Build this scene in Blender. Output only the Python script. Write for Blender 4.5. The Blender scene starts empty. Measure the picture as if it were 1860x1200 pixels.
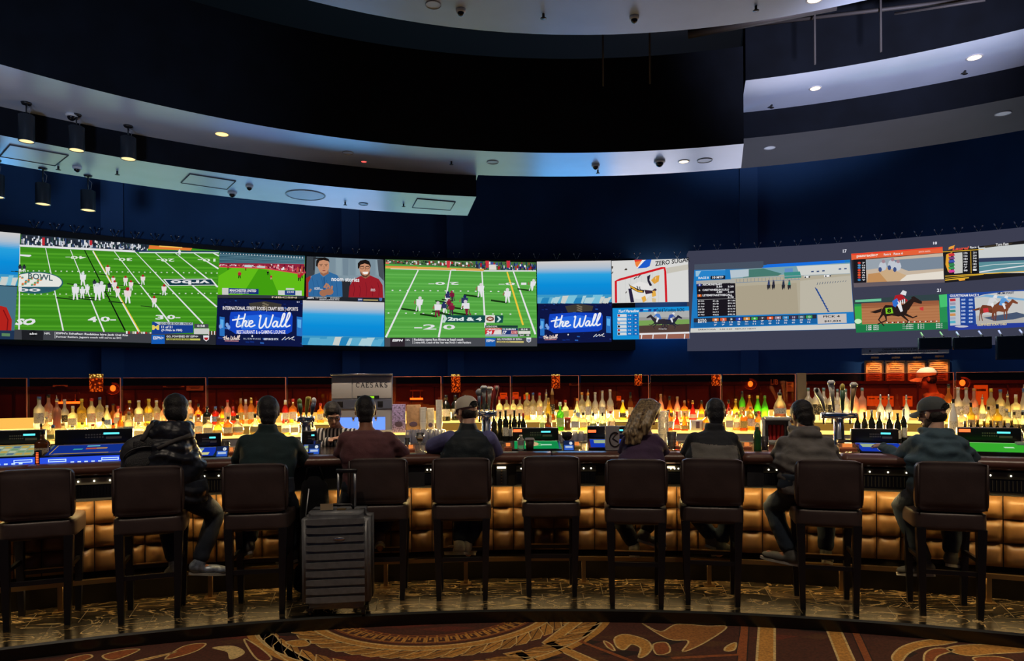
import bpy, bmesh, math, random
from mathutils import Vector, Matrix, noise as mnoise
PI = math.pi
random.seed(7)
SC = bpy.context.scene
COL = SC.collection
# ------------------------------------------------------------------ camera, world, exposure
FPX, PHI, ZC, HY = 1250.0, 0.0065, 1.68, 694.0          # focal length (px of 1860), camera roll, eye height, horizon row
cd = bpy.data.cameras.new('camera'); cam = bpy.data.objects.new('camera', cd); COL.objects.link(cam)
cd.sensor_fit = 'HORIZONTAL'; cd.sensor_width = 36.0; cd.lens = 36.0 * FPX / 1860.0
cd.shift_y = (HY - 600.0) / 1860.0; cd.clip_end = 200; cd.clip_start = 0.05
cp, sp = math.cos(PHI), math.sin(PHI)
cam.matrix_world = Matrix(((cp, sp, 0, 0), (0, 0, -1, 0), (-sp, cp, 0, ZC), (0, 0, 0, 1)))
SC.camera = cam
vs = SC.view_settings
vs.view_transform = 'Standard'; vs.look = 'None'; vs.gamma = 1; vs.use_curve_mapping = False; vs.exposure = 0.0
SC.cycles.max_bounces = 8; SC.cycles.transparent_max_bounces = 24; SC.cycles.sample_clamp_indirect = 4
SC.cycles.caustics_reflective = False; SC.cycles.caustics_refractive = False
W = bpy.data.worlds.new('world'); SC.world = W; W.use_nodes = True
W.node_tree.nodes['Background'].inputs[0].default_value = (0.03, 0.10, 0.28, 1)
W.node_tree.nodes['Background'].inputs[1].default_value = 0.15

def S(r, g, b):
    f = lambda c: (c / 255 / 12.92) if c <= 10 else ((c / 255 + 0.055) / 1.055) ** 2.4
    return (f(r), f(g), f(b))

def area(name, loc, size, power, col, direction, spread=PI):
    l = bpy.data.lights.new(name, 'AREA'); l.shape = 'RECTANGLE'; l.size, l.size_y = size; l.energy = power; l.color = col; l.spread = spread
    o = bpy.data.objects.new(name, l); COL.objects.link(o); o.location = loc
    o.rotation_euler = Vector(direction).to_track_quat('-Z', 'Y').to_euler(); return o

def spot(name, loc, power, col, angle=70, blend=0.6, direction=(0, 0, -1), radius=0.05):
    l = bpy.data.lights.new(name, 'SPOT'); l.energy = power; l.color = col; l.spot_size = math.radians(angle); l.spot_blend = blend; l.shadow_soft_size = radius
    o = bpy.data.objects.new(name, l); COL.objects.link(o); o.location = loc
    o.rotation_euler = Vector(direction).to_track_quat('-Z', 'Y').to_euler(); return o

# ------------------------------------------------------------------ pixel <-> place
def ray(px, py):
    u = (px - 930) / FPX; v = (HY - py) / FPX
    return Vector((u * cp + v * sp, 1.0, -u * sp + v * cp))
def at_z(px, py, z):
    d = ray(px, py); t = (z - ZC) / d.z; return Vector((d.x * t, t, z))
def at_c(px, py, c, r):                                   # on a vertical cylinder of centre c, radius r (far side)
    d = ray(px, py); ox, oy = -c[0], -c[1]
    a = d.x * d.x + 1; b = 2 * (ox * d.x + oy); k = ox * ox + oy * oy - r * r
    t = (-b + math.sqrt(b * b - 4 * a * k)) / (2 * a); return d * t + Vector((0, 0, ZC))
def at_p(px, py, p, n):                                   # on a plane
    d = ray(px, py); o = Vector((0, 0, ZC)); t = (Vector(p) - o).dot(n) / d.dot(n); return o + d * t
BC = (0.2, -4.15)                                        # centre of the curved bar
LC = (1.21, -0.30); LR = 13.42                           # centre and radius of the screen wall
def P(r, th, z=0.0, c=BC): return Vector((c[0] + r * math.sin(th), c[1] + r * math.cos(th), z))
def TH(px, r, py=800): p = at_c(px, py, BC, r); return math.atan2(p.x - BC[0], p.y - BC[1])
def ZR(px, py, r): return at_c(px, py, BC, r).z
def pol(p, c=BC): return math.hypot(p.x - c[0], p.y - c[1]), math.atan2(p.x - c[0], p.y - c[1])

# ------------------------------------------------------------------ materials
MATS = {}
def mat(name, col=(.5, .5, .5), rough=.5, metal=0, spec=.5, emit=None, es=1.0, noise=None, bump=None, trans=0, coat=0, sheen=0):
    if name in MATS: return MATS[name]
    m = bpy.data.materials.new(name); m.use_nodes = True; nt = m.node_tree; b = nt.nodes['Principled BSDF']
    b.inputs['Base Color'].default_value = (*col, 1); b.inputs['Roughness'].default_value = rough; b.inputs['Metallic'].default_value = metal
    b.inputs['Specular IOR Level'].default_value = spec
    if emit: b.inputs['Emission Color'].default_value = (*emit, 1); b.inputs['Emission Strength'].default_value = es
    if trans: b.inputs['Transmission Weight'].default_value = trans
    if coat: b.inputs['Coat Weight'].default_value = coat; b.inputs['Coat Roughness'].default_value = .15
    if sheen: b.inputs['Sheen Weight'].default_value = sheen
    if noise or bump:
        tc = nt.nodes.new('ShaderNodeTexCoord')
    if noise:                                             # (scale, amount)
        n = nt.nodes.new('ShaderNodeTexNoise'); n.inputs['Scale'].default_value = noise[0]; n.inputs['Detail'].default_value = 5
        nt.links.new(tc.outputs['Object'], n.inputs['Vector'])
        r = nt.nodes.new('ShaderNodeMapRange'); r.inputs[1].default_value = .3; r.inputs[2].default_value = .7
        r.inputs[3].default_value = 1 - noise[1]; r.inputs[4].default_value = 1 + noise[1]
        nt.links.new(n.outputs['Fac'], r.inputs[0])
        x = nt.nodes.new('ShaderNodeVectorMath'); x.operation = 'SCALE'; x.inputs[0].default_value = col
        nt.links.new(r.outputs[0], x.inputs['Scale']); nt.links.new(x.outputs[0], b.inputs['Base Color'])
    if bump:                                              # (scale, strength)
        n = nt.nodes.new('ShaderNodeTexNoise'); n.inputs['Scale'].default_value = bump[0]; n.inputs['Detail'].default_value = 4
        nt.links.new(tc.outputs['Object'], n.inputs['Vector'])
        k = nt.nodes.new('ShaderNodeBump'); k.inputs['Strength'].default_value = bump[1]; k.inputs['Distance'].default_value = .02
        nt.links.new(n.outputs['Fac'], k.inputs['Height']); nt.links.new(k.outputs[0], b.inputs['Normal'])
    MATS[name] = m; return m
def attr_mat(name, emission=True, strength=1.0, noise=None, rough=.9):
    if name in MATS: return MATS[name]
    m = bpy.data.materials.new(name); m.use_nodes = True; nt = m.node_tree; b = nt.nodes['Principled BSDF']; out = nt.nodes['Material Output']
    a = nt.nodes.new('ShaderNodeAttribute'); a.attribute_name = 'Col'; src = a.outputs['Color']
    if noise:
        tc = nt.nodes.new('ShaderNodeTexCoord'); n = nt.nodes.new('ShaderNodeTexNoise'); n.inputs['Scale'].default_value = noise[0]; n.inputs['Detail'].default_value = 6
        nt.links.new(tc.outputs['Object'], n.inputs['Vector'])
        r = nt.nodes.new('ShaderNodeMapRange'); r.inputs[1].default_value = .3; r.inputs[2].default_value = .7; r.inputs[3].default_value = 1 - noise[1]; r.inputs[4].default_value = 1 + noise[1]
        nt.links.new(n.outputs['Fac'], r.inputs[0])
        x = nt.nodes.new('ShaderNodeVectorMath'); x.operation = 'SCALE'; nt.links.new(src, x.inputs[0]); nt.links.new(r.outputs[0], x.inputs['Scale']); src = x.outputs[0]
    if emission:
        e = nt.nodes.new('ShaderNodeEmission'); nt.links.new(src, e.inputs['Color']); e.inputs['Strength'].default_value = strength
        nt.links.new(e.outputs[0], out.inputs['Surface']); nt.nodes.remove(b)
    else:
        nt.links.new(src, b.inputs['Base Color']); b.inputs['Roughness'].default_value = rough
    MATS[name] = m; return m
def emis(name, col, s=1.0, sample=True):
    if name in MATS: return MATS[name]
    m = bpy.data.materials.new(name); m.use_nodes = True; nt = m.node_tree; nt.nodes.remove(nt.nodes['Principled BSDF'])
    e = nt.nodes.new('ShaderNodeEmission'); e.inputs[0].default_value = (*col, 1); e.inputs[1].default_value = s
    nt.links.new(e.outputs[0], nt.nodes['Material Output'].inputs[0])
    if not sample: m.cycles.emission_sampling = 'NONE'
    MATS[name] = m; return m
def glassy(name, tint, body, gloss=.12, mix=.5, rough=.08):
    """thin clear or tinted glass: see-through, a little milky (passes light through its wall), with a sharp sheen"""
    if name in MATS: return MATS[name]
    m = bpy.data.materials.new(name); m.use_nodes = True; nt = m.node_tree; nt.nodes.remove(nt.nodes['Principled BSDF'])
    N = nt.nodes.new; L = nt.links.new
    t = N('ShaderNodeBsdfTransparent'); t.inputs[0].default_value = (*tint, 1)
    d = N('ShaderNodeBsdfTranslucent'); d.inputs[0].default_value = (*body, 1)
    d2 = N('ShaderNodeBsdfDiffuse'); d2.inputs[0].default_value = (*body, 1)
    a = N('ShaderNodeMixShader'); a.inputs[0].default_value = .4; L(d.outputs[0], a.inputs[1]); L(d2.outputs[0], a.inputs[2])
    x = N('ShaderNodeMixShader'); x.inputs[0].default_value = mix; L(t.outputs[0], x.inputs[1]); L(a.outputs[0], x.inputs[2])
    g = N('ShaderNodeBsdfGlossy'); g.inputs['Roughness'].default_value = rough
    fr = N('ShaderNodeFresnel'); fr.inputs[0].default_value = 1.45
    mm = N('ShaderNodeMath'); mm.operation = 'MULTIPLY_ADD'; mm.inputs[1].default_value = .8; mm.inputs[2].default_value = gloss * .3; L(fr.outputs[0], mm.inputs[0]); mm.use_clamp = True
    y = N('ShaderNodeMixShader'); L(mm.outputs[0], y.inputs[0]); L(x.outputs[0], y.inputs[1]); L(g.outputs[0], y.inputs[2])
    L(y.outputs[0], nt.nodes['Material Output'].inputs[0]); MATS[name] = m; return m

# ------------------------------------------------------------------ objects, names, tags
def tag(o, label=None, cat=None, group=None, kind=None):
    if label: o['label'] = label
    if cat: o['category'] = cat
    if group: o['group'] = group
    if kind: o['kind'] = kind
    return o
def empty(name, loc=(0, 0, 0), rz=0.0, label=None, cat=None, group=None):
    o = bpy.data.objects.new(name, None); o.empty_display_size = .1; COL.objects.link(o); o.location = loc; o.rotation_euler = (0, 0, rz)
    return tag(o, label, cat, group)
def link(name, me, parent=None, loc=None, rz=0.0):
    o = bpy.data.objects.new(name, me); COL.objects.link(o)
    if parent: o.parent = parent
    if loc is not None: o.location = loc
    if rz: o.rotation_euler = (0, 0, rz)
    return o
def copy_tree(o, parent=None):
    c = o.copy(); COL.objects.link(c)
    if parent: c.parent = parent; c.matrix_parent_inverse = o.matrix_parent_inverse
    for ch in list(o.children): copy_tree(ch, c)
    return c

class MB:
    """collects shapes; build() links them as ONE mesh object"""
    def __init__(s): s.v = []; s.f = []; s.m = []; s.sm = []
    def add(s, vs, fs, m=0, smooth=False):
        o = len(s.v); s.v += [tuple(v) for v in vs]
        for f in fs: s.f.append([i + o for i in f]); s.m.append(m); s.sm.append(smooth)
        return s
    def box(s, c, d, rz=0, m=0, mtx=None, bev=0.0):
        hx, hy, hz = d[0] / 2, d[1] / 2, d[2] / 2
        if bev:
            bm = bmesh.new(); bmesh.ops.create_cube(bm, size=1.0); bmesh.ops.scale(bm, vec=d, verts=bm.verts)
            bmesh.ops.bevel(bm, geom=list(bm.edges), offset=bev, segments=2, affect='EDGES', profile=.5)
            bm.verts.index_update(); vs = [v.co.copy() for v in bm.verts]; fs = [[v.index for v in f.verts] for f in bm.faces]; bm.free(); smo = True
        else:
            vs = [Vector((x * hx, y * hy, z * hz)) for x in (-1, 1) for y in (-1, 1) for z in (-1, 1)]
            fs = [(0, 1, 3, 2), (4, 6, 7, 5), (0, 4, 5, 1), (2, 3, 7, 6), (0, 2, 6, 4), (1, 5, 7, 3)]; smo = False
        R = mtx if mtx is not None else Matrix.Rotation(rz, 3, 'Z')
        return s.add([R @ v + Vector(c) for v in vs], fs, m, smo)
    def taper(s, p0, d0, p1, d1, m=0):                     # square-section bar p0->p1 (roughly vertical)
        vs = [(p[0] + x * d[0] / 2, p[1] + y * d[1] / 2, p[2]) for p, d in ((p0, d0), (p1, d1)) for x, y in ((-1, -1), (1, -1), (1, 1), (-1, 1))]
        return s.add(vs, [(3, 2, 1, 0), (4, 5, 6, 7), (0, 1, 5, 4), (1, 2, 6, 5), (2, 3, 7, 6), (3, 0, 4, 7)], m)
    def tube(s, pts, r, n=8, m=0, cap=True, smooth=True):
        pts = [Vector(p) for p in pts]; rs = r if isinstance(r, (list, tuple)) else [r] * len(pts); vs = []
        ref = None
        for i, p in enumerate(pts):
            t = (pts[min(i + 1, len(pts) - 1)] - pts[max(i - 1, 0)]).normalized()
            if ref is None: ref = Vector((0, 0, 1)) if abs(t.z) < .9 else Vector((1, 0, 0))
            a = t.cross(ref).normalized(); b = a.cross(t).normalized(); ref = b
            vs += [p + (a * math.cos(2 * PI * k / n) + b * math.sin(2 * PI * k / n)) * rs[i] for k in range(n)]
        fs = [(i * n + k, i * n + (k + 1) % n, (i + 1) * n + (k + 1) % n, (i + 1) * n + k) for i in range(len(pts) - 1) for k in range(n)]
        if cap: fs += [tuple(range(n - 1, -1, -1)), tuple((len(pts) - 1) * n + k for k in range(n))]
        return s.add(vs, fs, m, smooth)
    def lathe(s, prof, c=(0, 0, 0), n=16, m=0, smooth=True, sq=0.0, sx=1.0, sy=1.0, cap=True):
        """prof: (r, z) rows; sq>0 squares the section"""
        vs = []
        for r, z in prof:
            for k in range(n):
                a = 2 * PI * k / n; ca, sa = math.cos(a), math.sin(a)
                q = 1.0 if not sq else 1.0 / (abs(ca) ** (2 + sq * 6) + abs(sa) ** (2 + sq * 6)) ** (1 / (2 + sq * 6))
                vs.append((c[0] + r * q * ca * sx, c[1] + r * q * sa * sy, c[2] + z))
        fs = [(i * n + k, i * n + (k + 1) % n, (i + 1) * n + (k + 1) % n, (i + 1) * n + k) for i in range(len(prof) - 1) for k in range(n)]
        if cap: fs += [tuple(range(n - 1, -1, -1)), tuple((len(prof) - 1) * n + k for k in range(n))]
        return s.add(vs, fs, m, smooth)
    def ell(s, c, d, n=14, m=0, mtx=None):
        vs = []; k = n // 2
        for i in range(k + 1):
            a = PI * i / k
            for j in range(n):
                b = 2 * PI * j / n; v = Vector((d[0] * math.sin(a) * math.cos(b), d[1] * math.sin(a) * math.sin(b), d[2] * math.cos(a)))
                if mtx is not None: v = mtx @ v
                vs.append(v + Vector(c))
        fs = [(i * n + j, (i + 1) * n + j, (i + 1) * n + (j + 1) % n, i * n + (j + 1) % n) for i in range(k) for j in range(n)]
        return s.add(vs, fs, m, True)
    def arc(s, prof, t0, t1, n=48, c=BC, m=0, close=True, cap=True, smooth=False):
        """sweep an (r, z) outline round centre c between two angles"""
        k = len(prof); vs = []
        for i in range(n + 1):
            th = t0 + (t1 - t0) * i / n
            vs += [P(r, th, z, c) for r, z in prof]
        rng = range(k) if close else range(k - 1)
        fs = [(i * k + j, i * k + (j + 1) % k, (i + 1) * k + (j + 1) % k, (i + 1) * k + j) for i in range(n) for j in rng]
        if cap and close: fs += [tuple(range(k - 1, -1, -1)), tuple(n * k + j for j in range(k))]
        return s.add(vs, fs, m, smooth)
    def prism(s, pts, ext, m=0):                           # planar outline pushed along ext
        k = len(pts); e = Vector(ext); vs = [Vector(p) for p in pts] + [Vector(p) + e for p in pts]
        return s.add(vs, [tuple(range(k - 1, -1, -1)), tuple(range(k, 2 * k))] + [(j, (j + 1) % k, k + (j + 1) % k, k + j) for j in range(k)], m)
    def mesh(s, name, mats):
        me = bpy.data.meshes.new(name); me.from_pydata(s.v, [], s.f)
        for mm in (mats if isinstance(mats, (list, tuple)) else [mats]): me.materials.append(mm)
        me.polygons.foreach_set('material_index', s.m); me.polygons.foreach_set('use_smooth', s.sm)
        bm = bmesh.new(); bm.from_mesh(me); bmesh.ops.recalc_face_normals(bm, faces=bm.faces); bm.to_mesh(me); bm.free(); me.update()
        return me
    def build(s, name, mats, parent=None, loc=None, rz=0.0): return link(name, s.mesh(name, mats), parent, loc, rz)

def text_poly(body, bold=0.0, shear=0.0):
    c = bpy.data.curves.new('t', 'FONT'); c.body = body; c.offset = bold; c.shear = shear; c.resolution_u = 2
    o = bpy.data.objects.new('t', c); COL.objects.link(o)
    dg = bpy.context.evaluated_depsgraph_get(); me = bpy.data.meshes.new_from_object(o.evaluated_get(dg))
    vs = [(v.co.x, v.co.y) for v in me.vertices]; fs = [list(p.vertices) for p in me.polygons]
    bpy.data.objects.remove(o); bpy.data.curves.remove(c); bpy.data.meshes.remove(me)
    return vs, fs

class Canvas:
    """flat coloured shapes in photo rows/columns, laid on a real surface by mapper(px, py, layer)"""
    def __init__(s, mapper): s.mapper = mapper; s.v = []; s.f = []; s.c = []; s.q = None
    def quad_frame(s, q): s.q = q; return s                # TL TR BR BL; then shapes may be given in unit uv (u right, v down)
    def uv(s, u, v):
        a, b, c, d = s.q; w = lambda i: (a[i] * (1 - u) + b[i] * u) * (1 - v) + (d[i] * (1 - u) + c[i] * u) * v
        return (w(0), w(1))
    def poly(s, pts, col, lay=1, px=False):
        o = len(s.v); s.v += [((*(p if px else s.uv(*p)), lay)) for p in pts]; s.f.append(list(range(o, o + len(pts)))); s.c.append(col)
    def rect(s, u0, v0, u1, v1, col, lay=1): s.poly([(u0, v0), (u1, v0), (u1, v1), (u0, v1)], col, lay)
    def grad(s, u0, v0, u1, v1, stops, lay=1, n=14):       # colours printed in bands: stops (t, colour)
        for i in range(n):
            t = (i + .5) / n
            for (ta, ca), (tb, cb) in zip(stops, stops[1:]):
                if ta <= t <= tb:
                    k = (t - ta) / (tb - ta); s.rect(u0, v0 + (v1 - v0) * i / n, u1, v0 + (v1 - v0) * (i + 1) / n, tuple(ca[j] * (1 - k) + cb[j] * k for j in range(3)), lay); break
    def line(s, pts, w, col, lay=2, px=False):             # w in photo px
        q = [p if px else s.uv(*p) for p in pts]; L = []; R = []
        for i, p in enumerate(q):
            a = q[max(i - 1, 0)]; b = q[min(i + 1, len(q) - 1)]; dx, dy = b[0] - a[0], b[1] - a[1]; l = math.hypot(dx, dy) or 1
            ww = (w[i] if isinstance(w, (list, tuple)) else w) / 2
            L.append((p[0] - dy / l * ww, p[1] + dx / l * ww)); R.append((p[0] + dy / l * ww, p[1] - dx / l * ww))
        for i in range(len(q) - 1): s.poly([L[i], L[i + 1], R[i + 1], R[i]], col, lay, True)
    def disc(s, u, v, ru, rv, col, lay=2, n=10, a0=0, a1=2 * PI): s.poly([(u + ru * math.cos(a0 + (a1 - a0) * k / n), v + rv * math.sin(a0 + (a1 - a0) * k / n)) for k in range(n)], col, lay)
    def ring(s, u, v, ru, rv, w, col, lay=2, n=24, a0=0, a1=2 * PI): s.line([(u + ru * math.cos(a0 + (a1 - a0) * k / n), v + rv * math.sin(a0 + (a1 - a0) * k / n)) for k in range(n + 1)], w, col, lay)
    def text(s, body, u0, v0, u1, v1, col, lay=3, bold=.02, shear=0, flipx=False, flipy=False):
        vs, fs = text_poly(body, bold, shear)
        if not vs: return
        x0 = min(v[0] for v in vs); x1 = max(v[0] for v in vs); y0 = min(v[1] for v in vs); y1 = max(v[1] for v in vs); o = len(s.v)
        for x, y in vs:
            a = (x - x0) / (x1 - x0 + 1e-9); b = (y1 - y) / (y1 - y0 + 1e-9)
            if flipx: a = 1 - a
            if flipy: b = 1 - b
            s.v.append((*s.uv(u0 + (u1 - u0) * a, v0 + (v1 - v0) * b), lay))
        for f in fs: s.f.append([i + o for i in f]); s.c.append(col)
    def build(s, name, material, parent=None, cut=None, xr=None):
        me = bpy.data.meshes.new(name); me.from_pydata(s.v, [], s.f); me.materials.append(material)
        at = me.attributes.new('Col', 'FLOAT_COLOR', 'FACE')
        for i, c in enumerate(s.c): at.data[i].color = (*c, 1)
        if cut:
            bm = bmesh.new(); bm.from_mesh(me); x0 = min(v[0] for v in s.v); x1 = max(v[0] for v in s.v); k = math.ceil(x0 / cut)
            while k * cut < x1:
                bmesh.ops.bisect_plane(bm, geom=list(bm.verts) + list(bm.edges) + list(bm.faces), plane_co=(k * cut, 0, 0), plane_no=(1, 0, 0), dist=1e-4); k += 1
            bm.to_mesh(me); bm.free()
        for v in me.vertices: v.co = s.mapper(v.co.x, v.co.y, v.co.z)
        me.update(); return link(name, me, parent)
# ------------------------------------------------------------------ room lights without fixture parts: recessed cans over the carpet, and added fill spots
WARM = (1.0, .82, .62)
for x, y, pw in ((-4.2, 2.6, 180), (-1.6, 3.3, 160), (1.2, 3.6, 160), (4.0, 3.0, 180), (-2.8, .3, 90), (2.8, .3, 90)):
    spot('ceiling_can_light', (x, y, 4.95), pw, WARM, 95, .8)
spot('added_ring_fill', (-3.4, 2.2, 2.2), 420, (.55, .70, 1.0), 46, .9, (-1.0, 4.6, 2.3), .3)  # added unseen spot that brightens the left ceiling rings
for x, pw in ((-3.3, 150), (-1.7, 220), (-.2, 190), (1.3, 150), (2.8, 170), (4.0, 150)): spot('added_bar_fill', (x * .92, math.sqrt(10.25 ** 2 - (x * .92 - .2) ** 2) - 4.15, 3.9), pw, (1, .80, .58), 62, .8, (x * .11, 1.0, -1.95))  # added unseen spots that brighten the bartender and the back bar fronts
spot('added_ring_fill', (3.4, 2.6, 2.2), 2600, (.76, .75, 1.0), 38, .9, (.8, 5.5, 3.7), .3)  # added unseen spot that brightens the high right ring
# ------------------------------------------------------------------ materials of the setting
M_wall = mat('navy_wall_paint', (.03, .115, .31), .85, noise=(.7, .25))
M_wall2 = mat('navy_pilaster', (.04, .14, .37), .7)
M_fascia = mat('black_blue_fascia', (.004, .006, .011), .95, noise=(3, .3), spec=.2)
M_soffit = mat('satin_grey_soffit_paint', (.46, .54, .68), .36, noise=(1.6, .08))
M_dark = mat('flat_black', (.006, .006, .008), .9, spec=.2)
M_duct = mat('dull_duct', (.05, .045, .045), .6)
M_kerb = mat('black_granite_kerb', (.007, .007, .006), .25)

def marble():
    m = bpy.data.materials.new('dark_marble'); m.use_nodes = True; nt = m.node_tree; b = nt.nodes['Principled BSDF']; N = nt.nodes.new; L = nt.links.new
    tc = N('ShaderNodeTexCoord'); mp = N('ShaderNodeMapping'); mp.inputs['Scale'].default_value = (1.1, 3.2, 1); mp.inputs['Rotation'].default_value = (0, 0, .25); L(tc.outputs['Object'], mp.inputs[0])
    n1 = N('ShaderNodeTexNoise'); n1.inputs['Scale'].default_value = 1.7; n1.inputs['Detail'].default_value = 5; n1.inputs['Distortion'].default_value = 1.6; L(mp.outputs[0], n1.inputs['Vector'])
    r1 = N('ShaderNodeValToRGB'); e = r1.color_ramp.elements
    e[0].position = .35; e[0].color = (.008, .007, .004, 1); e[1].position = .62; e[1].color = (.038, .028, .016, 1); L(n1.outputs['Fac'], r1.inputs[0])
    n2 = N('ShaderNodeTexNoise'); n2.inputs['Scale'].default_value = 1.5; n2.inputs['Detail'].default_value = 5; n2.inputs['Distortion'].default_value = 2.6; L(mp.outputs[0], n2.inputs['Vector'])
    r2 = N('ShaderNodeValToRGB'); e = r2.color_ramp.elements
    e[0].position = .478; e[0].color = (0, 0, 0, 1); e[1].position = .5; e[1].color = (1, 1, 1, 1); k = e.new(.522); k.color = (0, 0, 0, 1); L(n2.outputs['Fac'], r2.inputs[0])
    n3 = N('ShaderNodeTexNoise'); n3.inputs['Scale'].default_value = 4; L(mp.outputs[0], n3.inputs['Vector'])
    mu = N('ShaderNodeMath'); mu.operation = 'MULTIPLY'; L(r2.outputs[0], mu.inputs[0]); L(n3.outputs['Fac'], mu.inputs[1])
    mx = N('ShaderNodeMixRGB'); mx.inputs[2].default_value = (.95, .66, .30, 1); L(mu.outputs[0], mx.inputs[0]); L(r1.outputs[0], mx.inputs[1]); L(mx.outputs[0], b.inputs['Base Color'])
    b.inputs['Roughness'].default_value = .25; b.inputs['Specular IOR Level'].default_value = .09
    return m
M_marble = marble()
M_joint = mat('tile_joint', (.16, .12, .06), .6); M_marble2 = M_marble.copy(); M_marble2.name = 'lighter_marble'
for _n in M_marble2.node_tree.nodes:
    if _n.type == 'VALTORGB' and _n.color_ramp.elements[1].color[0] < .5: _n.color_ramp.elements[0].color = (.026, .019, .010, 1); _n.color_ramp.elements[1].color = (.10, .068, .034, 1)
M_groove = mat('tile_groove', (.006, .005, .004), .7)

ST = dict(kind='structure')
# platform the stools stand on
m = MB()
m.arc([(9.30, -.095), (9.30, -.004), (12.4, -.004), (12.4, -.095)], -.62, .62, 96, m=3)
ths = [-.60 + i * .0335 for i in range(36)]
for i, t in enumerate(ths[:-1]):                          # marble tiles, two staggered rows, each with a joint round it
    for r0, r1, o in ((9.30, 9.60, 0), (9.605, 9.925, .0165), (9.94, 10.15, .006)):
        m.arc([(r0, -.004), (r0, 0), (r1, 0), (r1, -.004)], t + o + .0003, ths[i + 1] + o - .0003, 3, m=4 if (i * 7 + int(r0 * 10)) % 11 in (0, 4) else 0)
m.arc([(9.28, -.003), (9.28, -.0015), (10.15, -.0015), (10.15, -.003)], -.62, .62, 96, m=1)
tag(m.build('floor_platform', [M_marble, M_joint, M_groove, M_kerb, M_marble2]), **ST)
m = MB(); m.arc([(9.24, -.095), (9.235, -.012), (9.245, .002), (9.30, .002), (9.30, -.095)], -.62, .62, 96)
tag(m.build('trim_kerb', M_kerb), **ST)

# walls
m = MB(); m.arc([(13.80, 0), (13.80, 6.8), (13.95, 6.8), (13.95, 0)], -1.25, 1.1, 80, c=LC)
tag(m.build('wall_back', M_wall), **ST)
for i, px in enumerate((638, 828, 1362, 205)):            # shallow pilasters showing below and above the screens
    p = at_c(px, 640, LC, 13.7); th = math.atan2(p.x - LC[0], p.y - LC[1])
    m = MB(); m.arc([(13.72, 0), (13.72, 6.6), (13.81, 6.6), (13.81, 0)], th - .0115, th + .0115, 2, c=LC)
    tag(m.build('trim_pilaster', M_wall2), **ST)
m = MB(); m.box((0, 4, 6.9), (40, 40, .1)); tag(m.build('ceiling', M_dark), **ST)

# stepped ceiling rings
CA, CB, CE = (.82, 1.62), (1.13, .62), (.74, 1.36); CCc = (.89, 1.02)
def ring(name, c, r0, r1, z, top, t0, t1, n=72, face=None):
    m = MB(); m.arc([(r0, z), (r1, z)], t0, t1, n, c=c, m=0, close=False, smooth=False)
    m.arc([(r0, z), (r0, top), (r1, top), (r1, z)], t0, t1, n, c=c, m=1, close=False)
    for t in (t0, t1): m.add([P(r0, t, z, c), P(r1, t, z, c), P(r1, t, top, c), P(r0, t, top, c)], [(0, 1, 2, 3)], 1)
    return tag(m.build(name, [face or M_soffit, M_fascia]), **ST)
ring('ceiling_ring_middle', CA, 7.16, 8.17, 4.60, 5.80, -.157, .291, 40)
ring('ceiling_ring_middle_left', CA, 7.16, 8.47, 4.60, 5.80, -1.25, -.157, 60)
ring('ceiling_ring_low_left', CB, 9.23, 10.35, 4.30, 4.66, -1.1, -.176, 60)
ring('ceiling_ring_high_right', CCc, 7.78, 8.85, 5.40, 6.3, .264, 1.2, 50)
ring('ceiling_ring_right', CCc, 8.85, 10.25, 5.04, 5.45, .264, 1.2, 50, mat('shade_darkened_soffit', (.045, .046, .056), .7, spec=.15, noise=(1.6, .08)))  # soffit colour darkened: this ring's shade is put into the colour
m = MB(); m.lathe([(.01, 0), (5.23, 0), (5.23, .10), (.01, .10)], (*CE, 5.0), 128, smooth=False, cap=False)
tag(m.build('ceiling_disc', M_soffit), **ST)

# open ceiling above the rings: ducts, struts, hangers
def duct(pts, w, h, lab, name='duct'):
    m = MB(); 
    for a, b in zip(pts, pts[1:]):
        a, b = Vector(a), Vector(b); d = (b - a); L = d.length; rz = math.atan2(d.y, d.x); m.box((a + b) / 2, (L, w, h), rz)
    tag(m.build(name, M_duct), lab, 'duct')
duct([(1.9, 7.6, 6.35), (4.4, 5.9, 6.5)], .5, .2, 'flat dark sheet-metal duct in the open ceiling right of the round ceiling disc')
duct([(-1.6, 7.6, 6.2), (.4, 7.9, 6.2)], .3, .2, 'dark square duct just beyond the left rim of the round ceiling disc')
for i, (px, pz) in enumerate(((1095, 6.15), (1180, 6.2), (1480, 6.3), (1600, 6.3))):
    p = at_c(px, 60, CA, 6.7); m = MB()
    m.tube([(p.x, p.y, 5.25), (p.x, p.y, 6.85)], .012, 6)
    tag(m.build('hanger_rod', M_duct), 'thin dark hanger rod in the open ceiling above the rings', 'rod', 'hanger rods in the open ceiling')
for i, (a, b, l) in enumerate((((1250, 62), (1520, 10), 'long dark cable tray slanting up to the right in the open ceiling'), ((1370, 45), (1800, -6), 'thin pipe slanting across the top right open ceiling'), ((1625, 25), (1790, 0), 'short thin conduit beside the pipe at the top right'))):
    pa = at_c(*a, CA, [6.4, 6.9, 6.75][i]); pb = at_c(*b, CA, [6.3, 6.8, 6.6][i]); m = MB(); m.tube([pa, pb], [.05, .022, .014][i], 6)
    tag(m.build(['cable_tray', 'pipe', 'conduit'][i], M_duct), l, ['cable tray', 'pipe', 'pipe'][i])

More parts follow.
